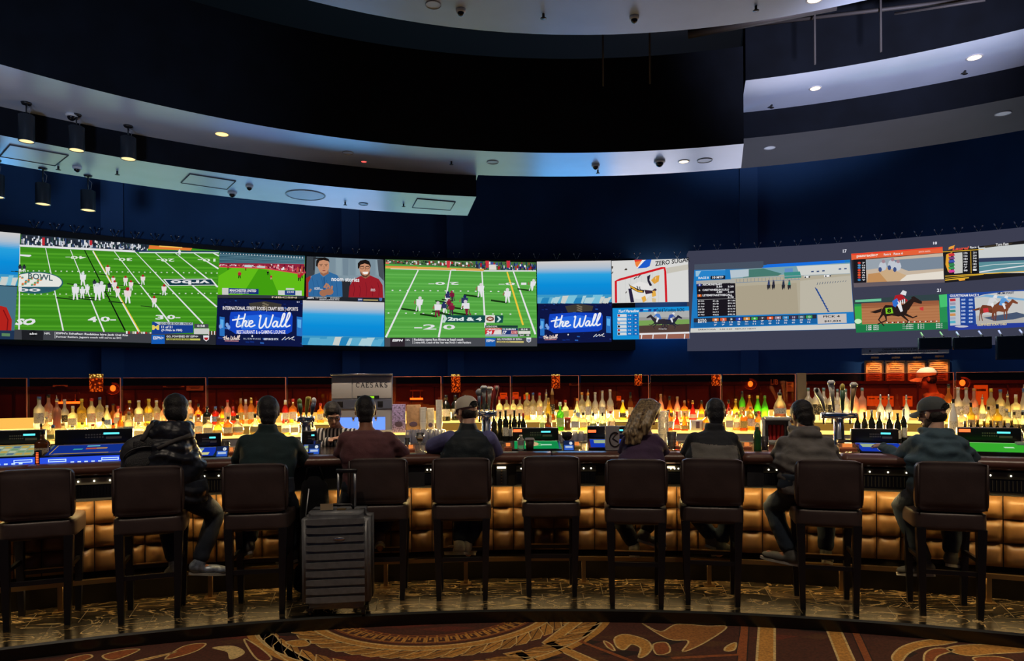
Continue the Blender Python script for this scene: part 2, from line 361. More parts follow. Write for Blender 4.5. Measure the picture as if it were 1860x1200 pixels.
# ------------------------------------------------------------------ carpet: woven pattern of medallion, laurel, bands and scrolls
FZ = -.095
cf = Canvas(lambda x, y, l: Vector((x, y, FZ + .0005 * l)))
def fl(px, py): p = at_z(px, py, FZ); return (p.x, p.y)
def farc(c, r, a0, a1, n=40): return [(c[0] + r * math.sin(a0 + (a1 - a0) * k / n), c[1] - r * math.cos(a0 + (a1 - a0) * k / n)) for k in range(n + 1)]
CBASE, CRED, COR, CGOLD, CCREAM, CDARK = S(74, 36, 22), S(98, 40, 22), S(140, 74, 32), S(186, 130, 56), S(206, 176, 116), S(36, 20, 16)
cf.poly([(-9, -4), (9, -4), (9, 8), (-9, 8)], CBASE, 0, True)
rnc = random.Random(4)
for i in range(60):                                       # soft darker and redder brush strokes in the ground
    x, y = fl(rnc.uniform(-50, 1900), rnc.uniform(1130, 1215)); w = rnc.uniform(.08, .25); cf.poly([(x - w, y), (x, y - .05), (x + w, y + .02), (x + .02, y + .06)], rnc.choice([CRED, CDARK, CRED, S(84, 50, 24)]), .3 + rnc.random() * .4, True)
MC = (-.64, 5.59)
for r, w, col, l in ((1.42, .05, CGOLD, 1), (1.39, .012, CCREAM, 1.3), (.98, .075, CGOLD, 1), (.955, .014, CCREAM, 1.3), (1.02, .012, CCREAM, 1.3), (.90, .012, COR, 1), (.76, .014, COR, 1)): cf.line(farc(MC, r, -1.5, 1.5, 70), w, col, l, True)
for k in range(34):                                       # key pattern band
    a = -1.45 + k * .088; q = lambda r, d: (MC[0] + r * math.sin(a + d), MC[1] - r * math.cos(a + d))
    cf.line([q(.765, 0), q(.885, 0), q(.885, .07), q(.80, .07), q(.80, .03), q(.845, .03)], .016, CGOLD, 1.2, True); cf.line([q(.785, 0), q(.785, .088)], .012, COR, 1.2, True)
for k in range(25):                                       # laurel leaves
    a = -1.45 + k * .115
    for rr, sg in ((1.14, 1), (1.27, -1)):
        q = lambda t, w: (MC[0] + (rr - sg * .10 * t + w) * math.sin(a + t * .17), MC[1] - (rr - sg * .10 * t + w) * math.cos(a + t * .17))
        cf.poly([q(-.1, 0), q(.3, .055), q(.75, .05), q(1.15, 0), q(.75, -.045), q(.3, -.045)], CGOLD if (k + (sg > 0)) % 2 else S(160, 110, 46), 1.2, True); cf.line([q(0, 0), q(1.05, 0)], .006, CDARK, 1.5, True); cf.line([q(-.1, 0), q(.3, .055), q(.75, .05), q(1.15, 0)], .008, CCREAM, 1.6, True)
def K5(a, b): return fl(920 + a / 3, 800 + b / 3)
def K6(a, b): return fl(1340 + a / 3, 800 + b / 3)
def K3(a, b): return fl(a / 3, 800 + b / 3)
def band(pts, w, col, l=1, edge=True):
    cf.line(pts, w, col, l, True)
    if edge: cf.line(pts, w * 1.35, CCREAM if col == CGOLD else CDARK, l - .2, True)
band([K5(440, 940), K5(230, 1100), K5(560, 1250)], .075, CGOLD, 1.2); band([K5(560, 940), K5(400, 1092), K5(760, 1230)], .035, COR, 1.2)
band([K5(0, 1170), K5(60, 1150), K5(180, 1230)], .06, CGOLD, 1.2); band([K6(160, 980), K6(150, 1250)], .09, CGOLD, 1.2); band([K6(40, 980), K6(20, 1250)], .05, COR, 1.2); band([K5(1300, 990), K5(1270, 1165), K5(900, 1185)], .04, COR, 1.1)
band([K6(510, 1000), K6(620, 1260)], .08, CGOLD, 1.2); band([K6(640, 1040), K6(740, 1260)], .045, COR, 1.2)
def scroll(pts, col, l=1):
    q = []
    for i in range(len(pts)):
        a, b, c2, d = pts[(i - 1) % len(pts)], pts[i], pts[(i + 1) % len(pts)], pts[(i + 2) % len(pts)]
        for k in range(5):
            t = k / 5; q.append(tuple(.5 * (2 * b[j] + (c2[j] - a[j]) * t + (2 * a[j] - 5 * b[j] + 4 * c2[j] - d[j]) * t * t + (3 * b[j] - a[j] - 3 * c2[j] + d[j]) * t ** 3) for j in (0, 1)))
    cf.poly(q, col, l, True); cf.line(q + [q[0]], .012, CCREAM, l + .3, True)
for pts, col in (([(590, 1075), (650, 1055), (760, 1085), (790, 1130), (760, 1170), (720, 1180), (730, 1130), (680, 1110), (640, 1140), (600, 1120)], CGOLD), ([(740, 995), (840, 1040), (930, 1000), (1090, 1010), (1200, 1015), (1080, 1100), (960, 1150), (990, 1090), (880, 1080)], S(150, 96, 44)), ([(800, 1110), (870, 1100), (890, 1150), (820, 1165)], COR), ([(530, 1090), (570, 1110), (590, 1145), (550, 1125)], COR), ([(1200, 1120), (1250, 1100), (1240, 1140), (1190, 1145)], CGOLD)): scroll([K5(*p) for p in pts], col, 1.2)
for pts, col in (([(840, 1180), (900, 1120), (1040, 1085), (1200, 1090), (1130, 1110), (1010, 1125), (930, 1160), (880, 1215)], CGOLD), ([(1140, 1130), (1300, 1110), (1560, 1125), (1560, 1150), (1400, 1160), (1240, 1170)], CGOLD), ([(1020, 1160), (1080, 1130), (1180, 1140), (1090, 1175), (1060, 1230), (1020, 1220)], COR), ([(1280, 1185), (1400, 1175), (1500, 1200), (1380, 1230)], COR)): scroll([K6(*p) for p in pts], col, 1.2)
for pts, col in (([(1410, 1060), (1490, 1055), (1540, 1110), (1640, 1170), (1720, 1215), (1600, 1215), (1500, 1150)], CGOLD), ([(1160, 1128), (1270, 1120), (1330, 1155), (1260, 1190), (1240, 1150)], CCREAM), ([(1560, 1095), (1680, 1085), (1680, 1115), (1600, 1120)], CGOLD), ([(960, 1150), (760, 1195), (700, 1215), (860, 1180)], CGOLD), ([(560, 1170), (680, 1140), (760, 1140), (620, 1195)], COR), ([(360, 1195), (470, 1165), (500, 1180), (400, 1215)], COR), ([(1000, 1120), (1120, 1105), (1060, 1150), (900, 1190)], COR), ([(1330, 1080), (1420, 1130), (1480, 1190), (1400, 1190)], CRED)): scroll([K3(*p) for p in pts], col, 1.2)
o = cf.build('floor', attr_mat('woven_carpet', False, noise=(60, .35), rough=.95)); tag(o, **ST)
# ------------------------------------------------------------------ video wall
M_pic = attr_mat('screen_picture', True, 1.0)
M_housing = mat('screen_housing', (.012, .013, .018), .5)
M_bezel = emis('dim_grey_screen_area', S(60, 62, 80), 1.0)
def LM(px, py, lay): return at_c(px, py, LC, LR - .004 * lay)
m = MB(); m.arc([(LR + .012, 2.28), (LR + .012, 4.02), (13.8, 4.02), (13.8, 2.28)], -.95, .085, 60, c=LC)
vw = m.build('video_wall', M_housing); tag(vw, 'long curved black video wall carrying the screens above the bar', 'video wall')
pb0 = at_c(1251, 500, LC, LR); tb0 = math.atan2(pb0.x - LC[0], pb0.y - LC[1])
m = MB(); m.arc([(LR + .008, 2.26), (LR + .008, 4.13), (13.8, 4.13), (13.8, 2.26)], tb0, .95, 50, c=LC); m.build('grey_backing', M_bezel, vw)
G1, G2 = S(70, 150, 40), S(96, 178, 64)
WH, BK = S(225, 225, 228), S(12, 12, 16)
LEDK = 9.0                                              # how far the real wall outshines what a photo can hold
def screen(q, label, light=None, name='video_screen'):
    c = Canvas(LM).quad_frame(q); c.label = label; c.name = name; c.light = light; c.q_screen = q; return c
def done(c):
    o = c.build(c.name, M_pic, None, cut=34); tag(o, c.label, 'screen', 'screens of the video wall')
    if c.light:
        xs = [p[0] for p in c.q_screen]; ys = [p[1] for p in c.q_screen]; ctr = at_c(sum(xs) / 4, sum(ys) / 4, LC, LR - .06)
        a = at_c(min(xs), sum(ys) / 4, LC, LR); b = at_c(max(xs), sum(ys) / 4, LC, LR); h = at_c(xs[0], ys[0], LC, LR).z - at_c(xs[3], ys[3], LC, LR).z
        w = (a - b).length; n = Vector((LC[0] - ctr.x, LC[1] - ctr.y, 0))
        col, k = c.light; area('screen_light', ctr, (w, h), LEDK * k * w * h, col, n)
    return o
def crop(c, ox, oy, k): return c.quad_frame([(ox, oy), (ox + k, oy), (ox + k, oy + k), (ox, oy + k)])   # units: 1 = k photo px
def tx(c, body, x0, y0, x1, y1, col, dy=0, lay=4, bold=.02, **kw):
    keep = c.q; a, b = c.uv(x0, y0), c.uv(x1, y0 + dy); d, e = c.uv(x1, y1 + dy), c.uv(x0, y1)
    c.q = [a, b, d, e]; c.text(body, 0, 0, 1, 1, col, lay, bold, **kw); c.q = keep
def pl(c, pts, col, lay=2): c.poly(pts, col, lay)
def man(c, x, y, h, shirt, legs, head, lean=0, lay=4):   # a small player figure on a screen
    w = h * .2
    pl(c, [(x - w * .8, y), (x - w * .35, y), (x, y - h * .45), (x + w * .4, y), (x + w * .9, y), (x + w * .6 + lean, y - h * .5), (x - w * .7 + lean, y - h * .5)], legs, lay)
    pl(c, [(x - w + lean, y - h * .42), (x + w + lean, y - h * .42), (x + w * 1.25 + lean * 1.5, y - h * .8), (x - w * 1.2 + lean * 1.5, y - h * .82)], shirt, lay + 1)
    c.disc(x + lean * 1.6, y - h * .9, w * .62, h * .12, head, lay + 2, 8)
def crowd(c, x0, x1, f0, f1, cols, step, rnd, lay=2):
    x = x0
    while x < x1:
        t = (x - x0) / (x1 - x0); a = f0(t); b = f1(t)
        for k in range(3):
            yy = a + (b - a) * rnd.random(); hh = (b - a) * (.2 + .35 * rnd.random()); ww = step * (.5 + rnd.random() * .7)
            pl(c, [(x, yy), (x + ww, yy), (x + ww, min(yy + hh, b)), (x, min(yy + hh, b))], rnd.choice(cols), lay + k * .3)
        x += step
SKIN1, SKIN2, HAIRD = S(196, 140, 108), S(172, 112, 80), S(28, 22, 20)
RED = S(170, 30, 40); MAR = S(120, 25, 55); NAVY = S(20, 36, 84); SHAD = S(24, 52, 20); YEL = S(232, 200, 60)

# ---- football game with the oval logo
c = screen([(38, 427), (398, 456), (392, 625), (27, 617)], 'large video screen at far left showing green football field with oval midfield logo', ((.48, .75, .55), .5))
crop(c, 0, 400, .30108)
pl(c, [(125, 84), (1324, 183), (1300, 748), (85, 718)], S(60, 138, 28), 0)
for i in range(26):                                       # mown texture of the turf
    y = 150 + i * 21; pl(c, [(122 - i * 1.5, y), (1322 - i, y + 34 - i * 1.3), (1322 - i, y + 45 - i * 1.3), (122 - i * 1.5, y + 11)], [S(70, 150, 32), S(58, 134, 24), S(80, 160, 38)][i % 3], .5)
rn = random.Random(3)
pl(c, [(128, 84), (910, 148), (880, 186), (122, 150)], S(36, 44, 56), 1)
crowd(c, 130, 890, lambda t: 84 + 62 * t, lambda t: 148 + 34 * t, [WH, WH, S(180, 190, 205), S(24, 30, 44), S(50, 70, 110), S(200, 200, 205), S(30, 60, 60)], 9, rn, 1.2)
for x in (262, 548): pl(c, [(x - 8, 88 + x * .06), (x + 8, 88 + x * .06), (x + 8, 150), (x - 8, 150)], S(190, 40, 50), 3)
pl(c, [(900, 150), (1160, 168), (1150, 182), (895, 172)], S(225, 120, 50), 2); pl(c, [(960, 152), (1100, 162), (1100, 168), (960, 160)], S(240, 190, 90), 2.5)
c.line([(118, 152), (820, 188)], 3.6, WH, 2.5); c.line([(815, 186), (1322, 188)], 2.6, S(30, 50, 90), 2.8); c.line([(840, 194), (1320, 196)], 2, S(210, 225, 215), 2.8)
for a, b in (((275, 168), (382, 668)), ((425, 178), (628, 672)), ((690, 188), (1020, 612)), ((815, 190), (1225, 622)), ((935, 195), (1308, 522)), ((1055, 195), (1314, 402)), ((1170, 198), (1318, 292)), ((1280, 195), (1320, 214)), ((120, 160), (115, 660))):
    c.line([a, b], [1.2, 2.8], WH, 2)
c.line([(510, 180), (755, 665)], [1.6, 2.6], S(10, 14, 14), 2.2); c.line([(560, 184), (845, 682)], [2.4, 3.8], WH, 2.2); c.line([(564, 184), (850, 682)], [.8, 2], YEL, 2.6)
for y0, y1, n in ((304, 318, 36), (446, 440, 32)):
    for i in range(n):
        x = 130 + (1305 - 130) * i / (n - 1); y = y0 + (y1 - y0) * i / (n - 1); pl(c, [(x, y - 3), (x + 9, y - 3), (x + 9, y + 3), (x, y + 3)], S(200, 215, 190), 2)
for t, x0, x1, y in (('-04', 395, 520, 225), ('-03', 688, 797, 237), ('-02', 945, 1052, 241), ('-01', 1193, 1300, 241)): tx(c, t[::-1], x0, y - 10, x1, y + 8, S(220, 228, 215), 0, 2.4, flipx=True, flipy=True)
tx(c, '4', 530, 580, 585, 613, WH, 0, 2.4, .03); tx(c, '0-', 606, 580, 700, 611, WH, 0, 2.4, .03); tx(c, '3', 938, 570, 988, 598, WH, 0, 2.4, .03); tx(c, '0-', 1008, 570, 1088, 596, WH, 0, 2.4, .03)
pl(c, [(120, 205), (185, 208), (190, 214), (175, 220), (120, 214)], WH, 2.2)
ov = [(215 + 166 * math.cos(a), 376 + 66 * math.sin(a)) for a in [2 * PI * k / 40 for k in range(40)]]
ov2 = [(215 + 158 * math.cos(a), 374 + 58 * math.sin(a)) for a in [2 * PI * k / 40 for k in range(40)]]
cl = lambda pts: [(max(x, 108 + (440 - y) * .06), y) for x, y in pts]
pl(c, cl(ov), S(40, 90, 100), 2.2); pl(c, cl(ov2), S(226, 228, 220), 2.6)
pl(c, cl([p for p in ov2 if p[1] > 398]), S(36, 84, 100), 2.9); tx(c, 'bo', 112, 402, 245, 430, WH, 0, 3.3, .03)
tx(c, 'BOWL', 170, 316, 318, 352, S(60, 90, 95), 14, 3.3, .02)
for i in range(34):
    x = 112 + (i * 37) % 130; y = 338 + (i * 23) % 52; pl(c, [(x, y), (x + 13, y - 2), (x + 16, y + 5), (x + 3, y + 7)], [S(222, 130, 60), S(60, 140, 140), S(120, 170, 90), S(200, 90, 60)][i % 4], 3.2)
pl(c, [(985, 354), (1276, 352), (1310, 392), (1018, 395)], WH, 2.4); pl(c, [(996, 358), (1270, 356), (1296, 388), (1024, 391)], S(24, 56, 70), 2.8); tx(c, 'vrbo', 1028, 361, 1266, 387, WH, 0, 3.2, .03, flipx=True, flipy=True)
tx(c, 'SO', 90, 592, 214, 632, WH, 0, 2.4, .06, shear=.3)
for x, y, h, k in ((455, 478, 96, 0), (497, 470, 70, 0), (527, 446, 60, 0), (500, 392, 80, 0), (570, 404, 48, 2), (588, 482, 104, 0), (612, 472, 104, 0), (600, 420, 50, 2), (660, 430, 54, 2), (650, 330, 60, 1), (683, 388, 52, 1), (692, 422, 60, 1), (710, 464, 66, 1), (757, 395, 60, 1), (790, 422, 60, 1), (770, 500, 96, 1), (862, 388, 60, 1), (990, 452, 66, 1), (930, 524, 68, 1), (1083, 210, 34, 0), (146, 312, 46, 2), (121, 312, 46, 2)):
    c.line([(x, y), (x - h * 1.2, y - h * .12)], h * .022, SHAD, 2.5)
    man(c, x, y, h, [WH, S(228, 214, 214), S(40, 44, 60)][k], [WH, WH, WH][k], [S(210, 214, 220), RED, S(20, 20, 30)][k])
pl(c, [(88, 658), (1300, 690), (1300, 750), (84, 718)], S(62, 64, 70), 3); pl(c, [(130, 662), (262, 666), (260, 726), (132, 720)], S(30, 31, 36), 3.4); c.disc(200, 682, 26, 20, S(20, 20, 24), 3.8); tx(c, 'abc', 178, 676, 224, 690, WH, 0, 4.2)
tx(c, 'NFL', 268, 676, 304, 688, WH, 0, 4); c.line([(332, 672), (332, 712)], .8, WH, 4)
tx(c, "ESPN's Schefter: Redskins hire Jack Del Rio", 340, 674, 772, 690, WH, 12, 4, .03); tx(c, 'Former Raiders, Jaguars coach will serve as DC', 340, 696, 732, 710, WH, 8, 4, .02)
pl(c, [(918, 612), (1165, 616), (1166, 678), (916, 686)], S(24, 60, 140), 3.8); pl(c, [(930, 612), (1162, 616), (1162, 632), (960, 630)], S(180, 190, 200), 4); tx(c, 'GO BLUE EDGE - INSIDE', 965, 616, 1158, 630, BK, 0, 4.4)
tx(c, 'M', 918, 632, 960, 660, S(230, 205, 90), 0, 4.4, .06); tx(c, '11 of 21', 974, 636, 1040, 650, WH, 0, 4.4, .03); tx(c, '(7-70th in FBS)', 974, 656, 1100, 672, WH, 0, 4.4, .03)
pl(c, [(1172, 624), (1258, 626), (1258, 650), (1172, 648)], S(70, 72, 78), 3.8); tx(c, '0:58', 1190, 630, 1236, 644, WH, 0, 4.2); pl(c, [(1170, 652), (1262, 652), (1262, 686), (1170, 686)], S(200, 200, 196), 3.8)
for i in range(12): pl(c, [(760 + i * 13, 668 + i * .5), (770 + i * 13, 668 + i * .5), (770 + i * 13, 684), (760 + i * 13, 684)], [WH, RED, S(90, 90, 80), S(200, 190, 170)][i % 4], 3.6)
for i in range(9): pl(c, [(1250 + i * 6, 668), (1255 + i * 6, 668), (1255 + i * 6, 690), (1250 + i * 6, 690)], [S(40, 40, 40), WH, S(120, 40, 40)][i % 3], 3.6)
pl(c, [(912, 690), (1302, 692), (1302, 749), (911, 745)], S(40, 42, 48), 3.9); pl(c, [(914, 690), (994, 690), (994, 745), (913, 745)], S(20, 90, 180), 4.2); tx(c, 'ESPN+', 924, 700, 988, 718, WH, 0, 4.6, .03)
tx(c, 'GO, POWERED BY ESPN+', 1004, 694, 1196, 708, WH, 0, 4.4, .02); pl(c, [(1004, 712), (1208, 713), (1208, 724), (1004, 722)], S(190, 190, 90), 4.3); tx(c, 'CRISP SUGAR BOWL', 1010, 713, 1150, 722, BK, 0, 4.7)
pl(c, [(1226, 694), (1262, 694), (1260, 718), (1244, 730), (1228, 718)], WH, 4.3); pl(c, [(1231, 706), (1257, 706), (1255, 717), (1244, 724), (1233, 717)], RED, 4.7)
done(c)

# ---- soccer
def soccer():
    c = screen([(398, 458), (553, 464), (551, 543), (395, 539)], 'small video screen of a red-lined soccer stadium beside the large football field', ((.35, .6, .6), .7))
    crop(c, 0, 400, .30108)
    pl(c, [(1324, 188), (1840, 214), (1834, 470), (1310, 466)], S(96, 186, 24), 0)
    pl(c, [(1324, 188), (1840, 214), (1838, 262), (1322, 262)], S(36, 74, 92), 1)
    for i in range(7): c.line([(1324, 205 + i * 8), (1838, 226 + i * 6)], .7, S(110, 150, 165), 1.5)
    for i in range(30): pl(c, [(1330 + i * 17, 196 + i * .8), (1334 + i * 17, 196 + i * .8), (1334 + i * 17, 201 + i), (1330 + i * 17, 201 + i)], WH, 1.8)
    pl(c, [(1322, 258), (1838, 262), (1836, 322), (1560, 288), (1320, 280)], S(140, 34, 60), 1.3)
    crowd(c, 1322, 1836, lambda t: 262 + 4 * t, lambda t: 276 + 44 * t * t, [S(190, 60, 80), S(220, 150, 160), S(90, 20, 40), S(200, 90, 60), WH], 8, random.Random(5), 1.6)
    c.line([(1320, 280), (1600, 290), (1836, 326)], 1.8, S(215, 70, 80), 2.6)
    pl(c, [(1475, 268), (1520, 269), (1520, 284), (1475, 283)], S(190, 200, 200), 2.6); pl(c, [(1552, 274), (1600, 276), (1600, 288), (1552, 286)], S(190, 200, 200), 2.6)
    pl(c, [(1560, 292), (1620, 300), (1690, 468), (1450, 468)], S(66, 156, 16), 1.4); pl(c, [(1320, 284), (1400, 286), (1310, 340)], S(70, 160, 20), 1.4)
    for x, y, h in ((1445, 350, 44), (1376, 298, 22), (1482, 304, 22), (1616, 330, 26), (1636, 356, 26), (1806, 366, 50), (1820, 350, 40)): man(c, x, y, h, S(180, 30, 50) if x != 1616 else BK, BK if x != 1636 else S(220, 150, 150), SKIN2, 0, 3)
    pl(c, [(1340, 408), (1378, 408), (1378, 466), (1340, 466)], S(200, 200, 196), 3); pl(c, [(1380, 408), (1560, 414), (1560, 446), (1378, 442)], S(26, 50, 120), 3.2); tx(c, 'MANCHESTER UNITED', 1386, 414, 1546, 430, WH, 3, 3.8, .03); tx(c, '#AFCMUFC', 1386, 434, 1500, 440, WH, 2, 3.8)
    pl(c, [(1678, 422), (1820, 424), (1820, 454), (1678, 450)], S(200, 205, 205), 3); pl(c, [(1718, 422), (1782, 423), (1782, 452), (1718, 450)], S(30, 60, 130), 3.4); tx(c, '22:41', 1730, 426, 1772, 438, WH, 0, 4)
    pl(c, [(1725, 408), (1775, 409), (1775, 420), (1725, 420)], S(190, 200, 190), 3)
    pl(c, [(1312, 448), (1836, 455), (1834, 471), (1310, 467)], S(50, 54, 62), 3.6); tx(c, 'NBCSN', 1640, 458, 1790, 468, S(220, 200, 170), 3, 4.2)
    done(c)
soccer()

# ---- restaurant advertisement, twice
def script_wall(c, x0, y0, w, h, col, lw, lay=6):
    st = [[(.07, .1), (.02, .72), (.05, .82), (.1, .74)], [(-.06, .42), (.16, .3)], [(.18, .02), (.12, .8)], [(.125, .66), (.17, .47), (.2, .5), (.18, .76), (.21, .8), (.24, .7)], [(.25, .66), (.31, .56), (.3, .46), (.26, .5), (.245, .7), (.28, .82), (.36, .7)],
          [(.43, .2), (.46, .14), (.44, .5), (.43, .84), (.47, .88), (.53, .6), (.56, .26), (.545, .7), (.57, .86), (.62, .72), (.68, .08)],
          [(.75, .5), (.71, .5), (.67, .7), (.69, .82), (.73, .74), (.76, .5), (.75, .8), (.79, .8)], [(.79, .8), (.87, .3), (.89, .04), (.86, .08), (.82, .6), (.83, .8), (.87, .78)], [(.87, .78), (.96, .3), (.985, 0), (.95, .04), (.905, .6), (.92, .82), (.99, .72)]]
    for s in st:
        q = []                                            # smooth the stroke
        for i in range(len(s) - 1):
            a, b, p, n = s[i], s[i + 1], s[max(i - 1, 0)], s[min(i + 2, len(s) - 1)]
            for k in range(4):
                t = k / 4; f = lambda j: .5 * (2 * a[j] + (b[j] - p[j]) * t + (2 * p[j] - 5 * a[j] + 4 * b[j] - n[j]) * t * t + (3 * a[j] - p[j] - 3 * b[j] + n[j]) * t ** 3)
                q.append((x0 + w * f(0), y0 + h * f(1)))
        q.append((x0 + w * s[-1][0], y0 + h * s[-1][1])); c.line(q, lw, col, lay)
def ad(q, ox, oy, k, tr, label):
    c = screen(q, label, ((.10, .35, 1.0), 1.2)); crop(c, ox, oy, k)
    a = tr                                                # tr(x, y): from the first board's crop frame to this one's
    c.q0 = c.q
    base = c.uv
    c.uv = lambda u, v: base(*a(u, v))
    pl(c, [(1310, 470), (1832, 484), (1828, 762), (1304, 750)], S(14, 22, 66), 0)
    rn = random.Random(11)
    for i in range(60):
        x = 1315 + rn.random() * 500; y = 478 + rn.random() * 260; r = 6 + rn.random() * 22
        if 1400 < x < 1770 and 540 < y < 690: continue
        pl(c, [(x, y), (min(x + r, 1826), y + 2), (min(x + r, 1826), y + r * .5), (x, y + r * .4)], rn.choice([S(16, 40, 110), S(10, 16, 44), S(30, 50, 120), S(40, 90, 170)]), .6 + .2 * (i % 3))
    pl(c, [(1500, 500), (1600, 488), (1700, 505), (1690, 540), (1520, 545)], S(60, 56, 50), 1.4)
    for i in range(9): c.disc(1590 + (i % 3) * 12, 500 + i * 5, 9, 5, S(120, 110, 90), 1.8, 6)
    pl(c, [(1392, 552), (1560, 546), (1757, 556), (1766, 580), (1762, 670), (1735, 684), (1420, 684), (1384, 660), (1386, 580)], S(18, 66, 190), 2); pl(c, [(1410, 580), (1600, 566), (1740, 600), (1730, 650), (1460, 660)], S(34, 100, 220), 2.4)
    for x, w in ((1325, 30), (1790, 34)): pl(c, [(x, 580), (x + w, 584), (x + w, 700), (x, 696)], S(40, 110, 190), 1.6); pl(c, [(x + 4, 596), (x + w - 6, 600), (x + w - 8, 650), (x + 5, 645)], S(90, 170, 230), 2)
    for x, y in ((1440, 620), (1460, 636), (1480, 626), (1500, 612), (1330, 640), (1370, 630), (1380, 645)): c.disc(x, y, 10, 14, S(120, 160, 220), 2.8, 7)
    tx(c, 'INTERNATIONAL STREET FOOD | CRAFT BEER | eSPORTS', 1344, 518, 1798, 546, S(232, 226, 226), 6, 3.6, .02)
    script_wall(c, 1420, 560, 335, 100, S(236, 238, 244), 2.6, 5)
    tx(c, 'RESTAURANT & e-GAMING LOUNGE', 1428, 662, 1722, 684, S(232, 230, 240), 0, 4.4, .015)
    script_wall(c, 1350, 694, 98, 30, S(235, 215, 205), 1.1, 4); c.line([(1356, 727), (1440, 728)], 1, S(230, 150, 150), 4)
    tx(c, 'A L I E N W A R E', 1468, 708, 1572, 718, S(190, 200, 220), 2, 4, .01); tx(c, 'GEFORCE GTX', 1590, 710, 1680, 722, S(210, 215, 230), 1, 4, .04)
    c.line([(1700, 722), (1722, 702), (1720, 720), (1745, 704), (1742, 718), (1775, 700), (1760, 718), (1778, 722)], 1.2, WH, 4)
    c.disc(1522, 698, 5, 6, WH, 4, 8); tx(c, '21', 1790, 488, 1806, 497, S(200, 200, 220), 0, 4)
    done(c)
ad([(395, 541), (550, 545), (549, 628), (393, 625)], 0, 400, .30108, lambda u, v: (u, v), 'left of two dark blue restaurant adverts with white script lettering on the video wall')
ad([(976, 553), (1112, 551), (1113, 624), (977, 627)], 960, 440, .23656, lambda u, v: (70 + (u - 1307) * 1.09, 470 + (v - 477) * 1.12 + (1307 - u) * .034 - (v - 477) * (u - 1307) * .00005), 'right of two dark blue restaurant adverts with white script lettering on the video wall')

# ---- plain blue fade with an icy strip
def fade(q, label, k=1.0):
    c = screen(q, label, ((.08, .45, 1.0), 2.2)); c.grad(0, 0, 1, .79, [(0, S(205, 202, 200)), (.2, S(176, 190, 205)), (.38, S(40, 160, 220)), (.7, S(10, 140, 215)), (1, S(16, 130, 205))], 0, 26)
    c.rect(0, .79, 1, 1, S(60, 150, 195), 0); rn = random.Random(int(q[0][0])); u = 0
    while u < .97:
        w = .04 + rn.random() * .10; v0 = .80 + rn.random() * .08; a = min(u + w, 1); c.poly([(u, v0), (a, v0 - .005), (max(a - .05, 0), 1), (max(u - .03, 0), .99)], rn.choice([S(170, 205, 215), S(120, 190, 215), S(36, 130, 185), S(200, 205, 200), S(90, 170, 205)]), 1 + rn.random()); u += w * .8
    done(c)
fade([(550, 545), (698, 549), (698, 629), (548, 626)], 'plain blue fading screen under the two seated men on the video wall')
fade([(975, 475), (1110, 473), (1111, 551), (976, 551)], 'plain blue fading screen directly above the right blue restaurant advert')
fade([(-60, 415), (37, 424), (32, 519), (-60, 516)], 'plain blue fading screen at the far left edge of the video wall')

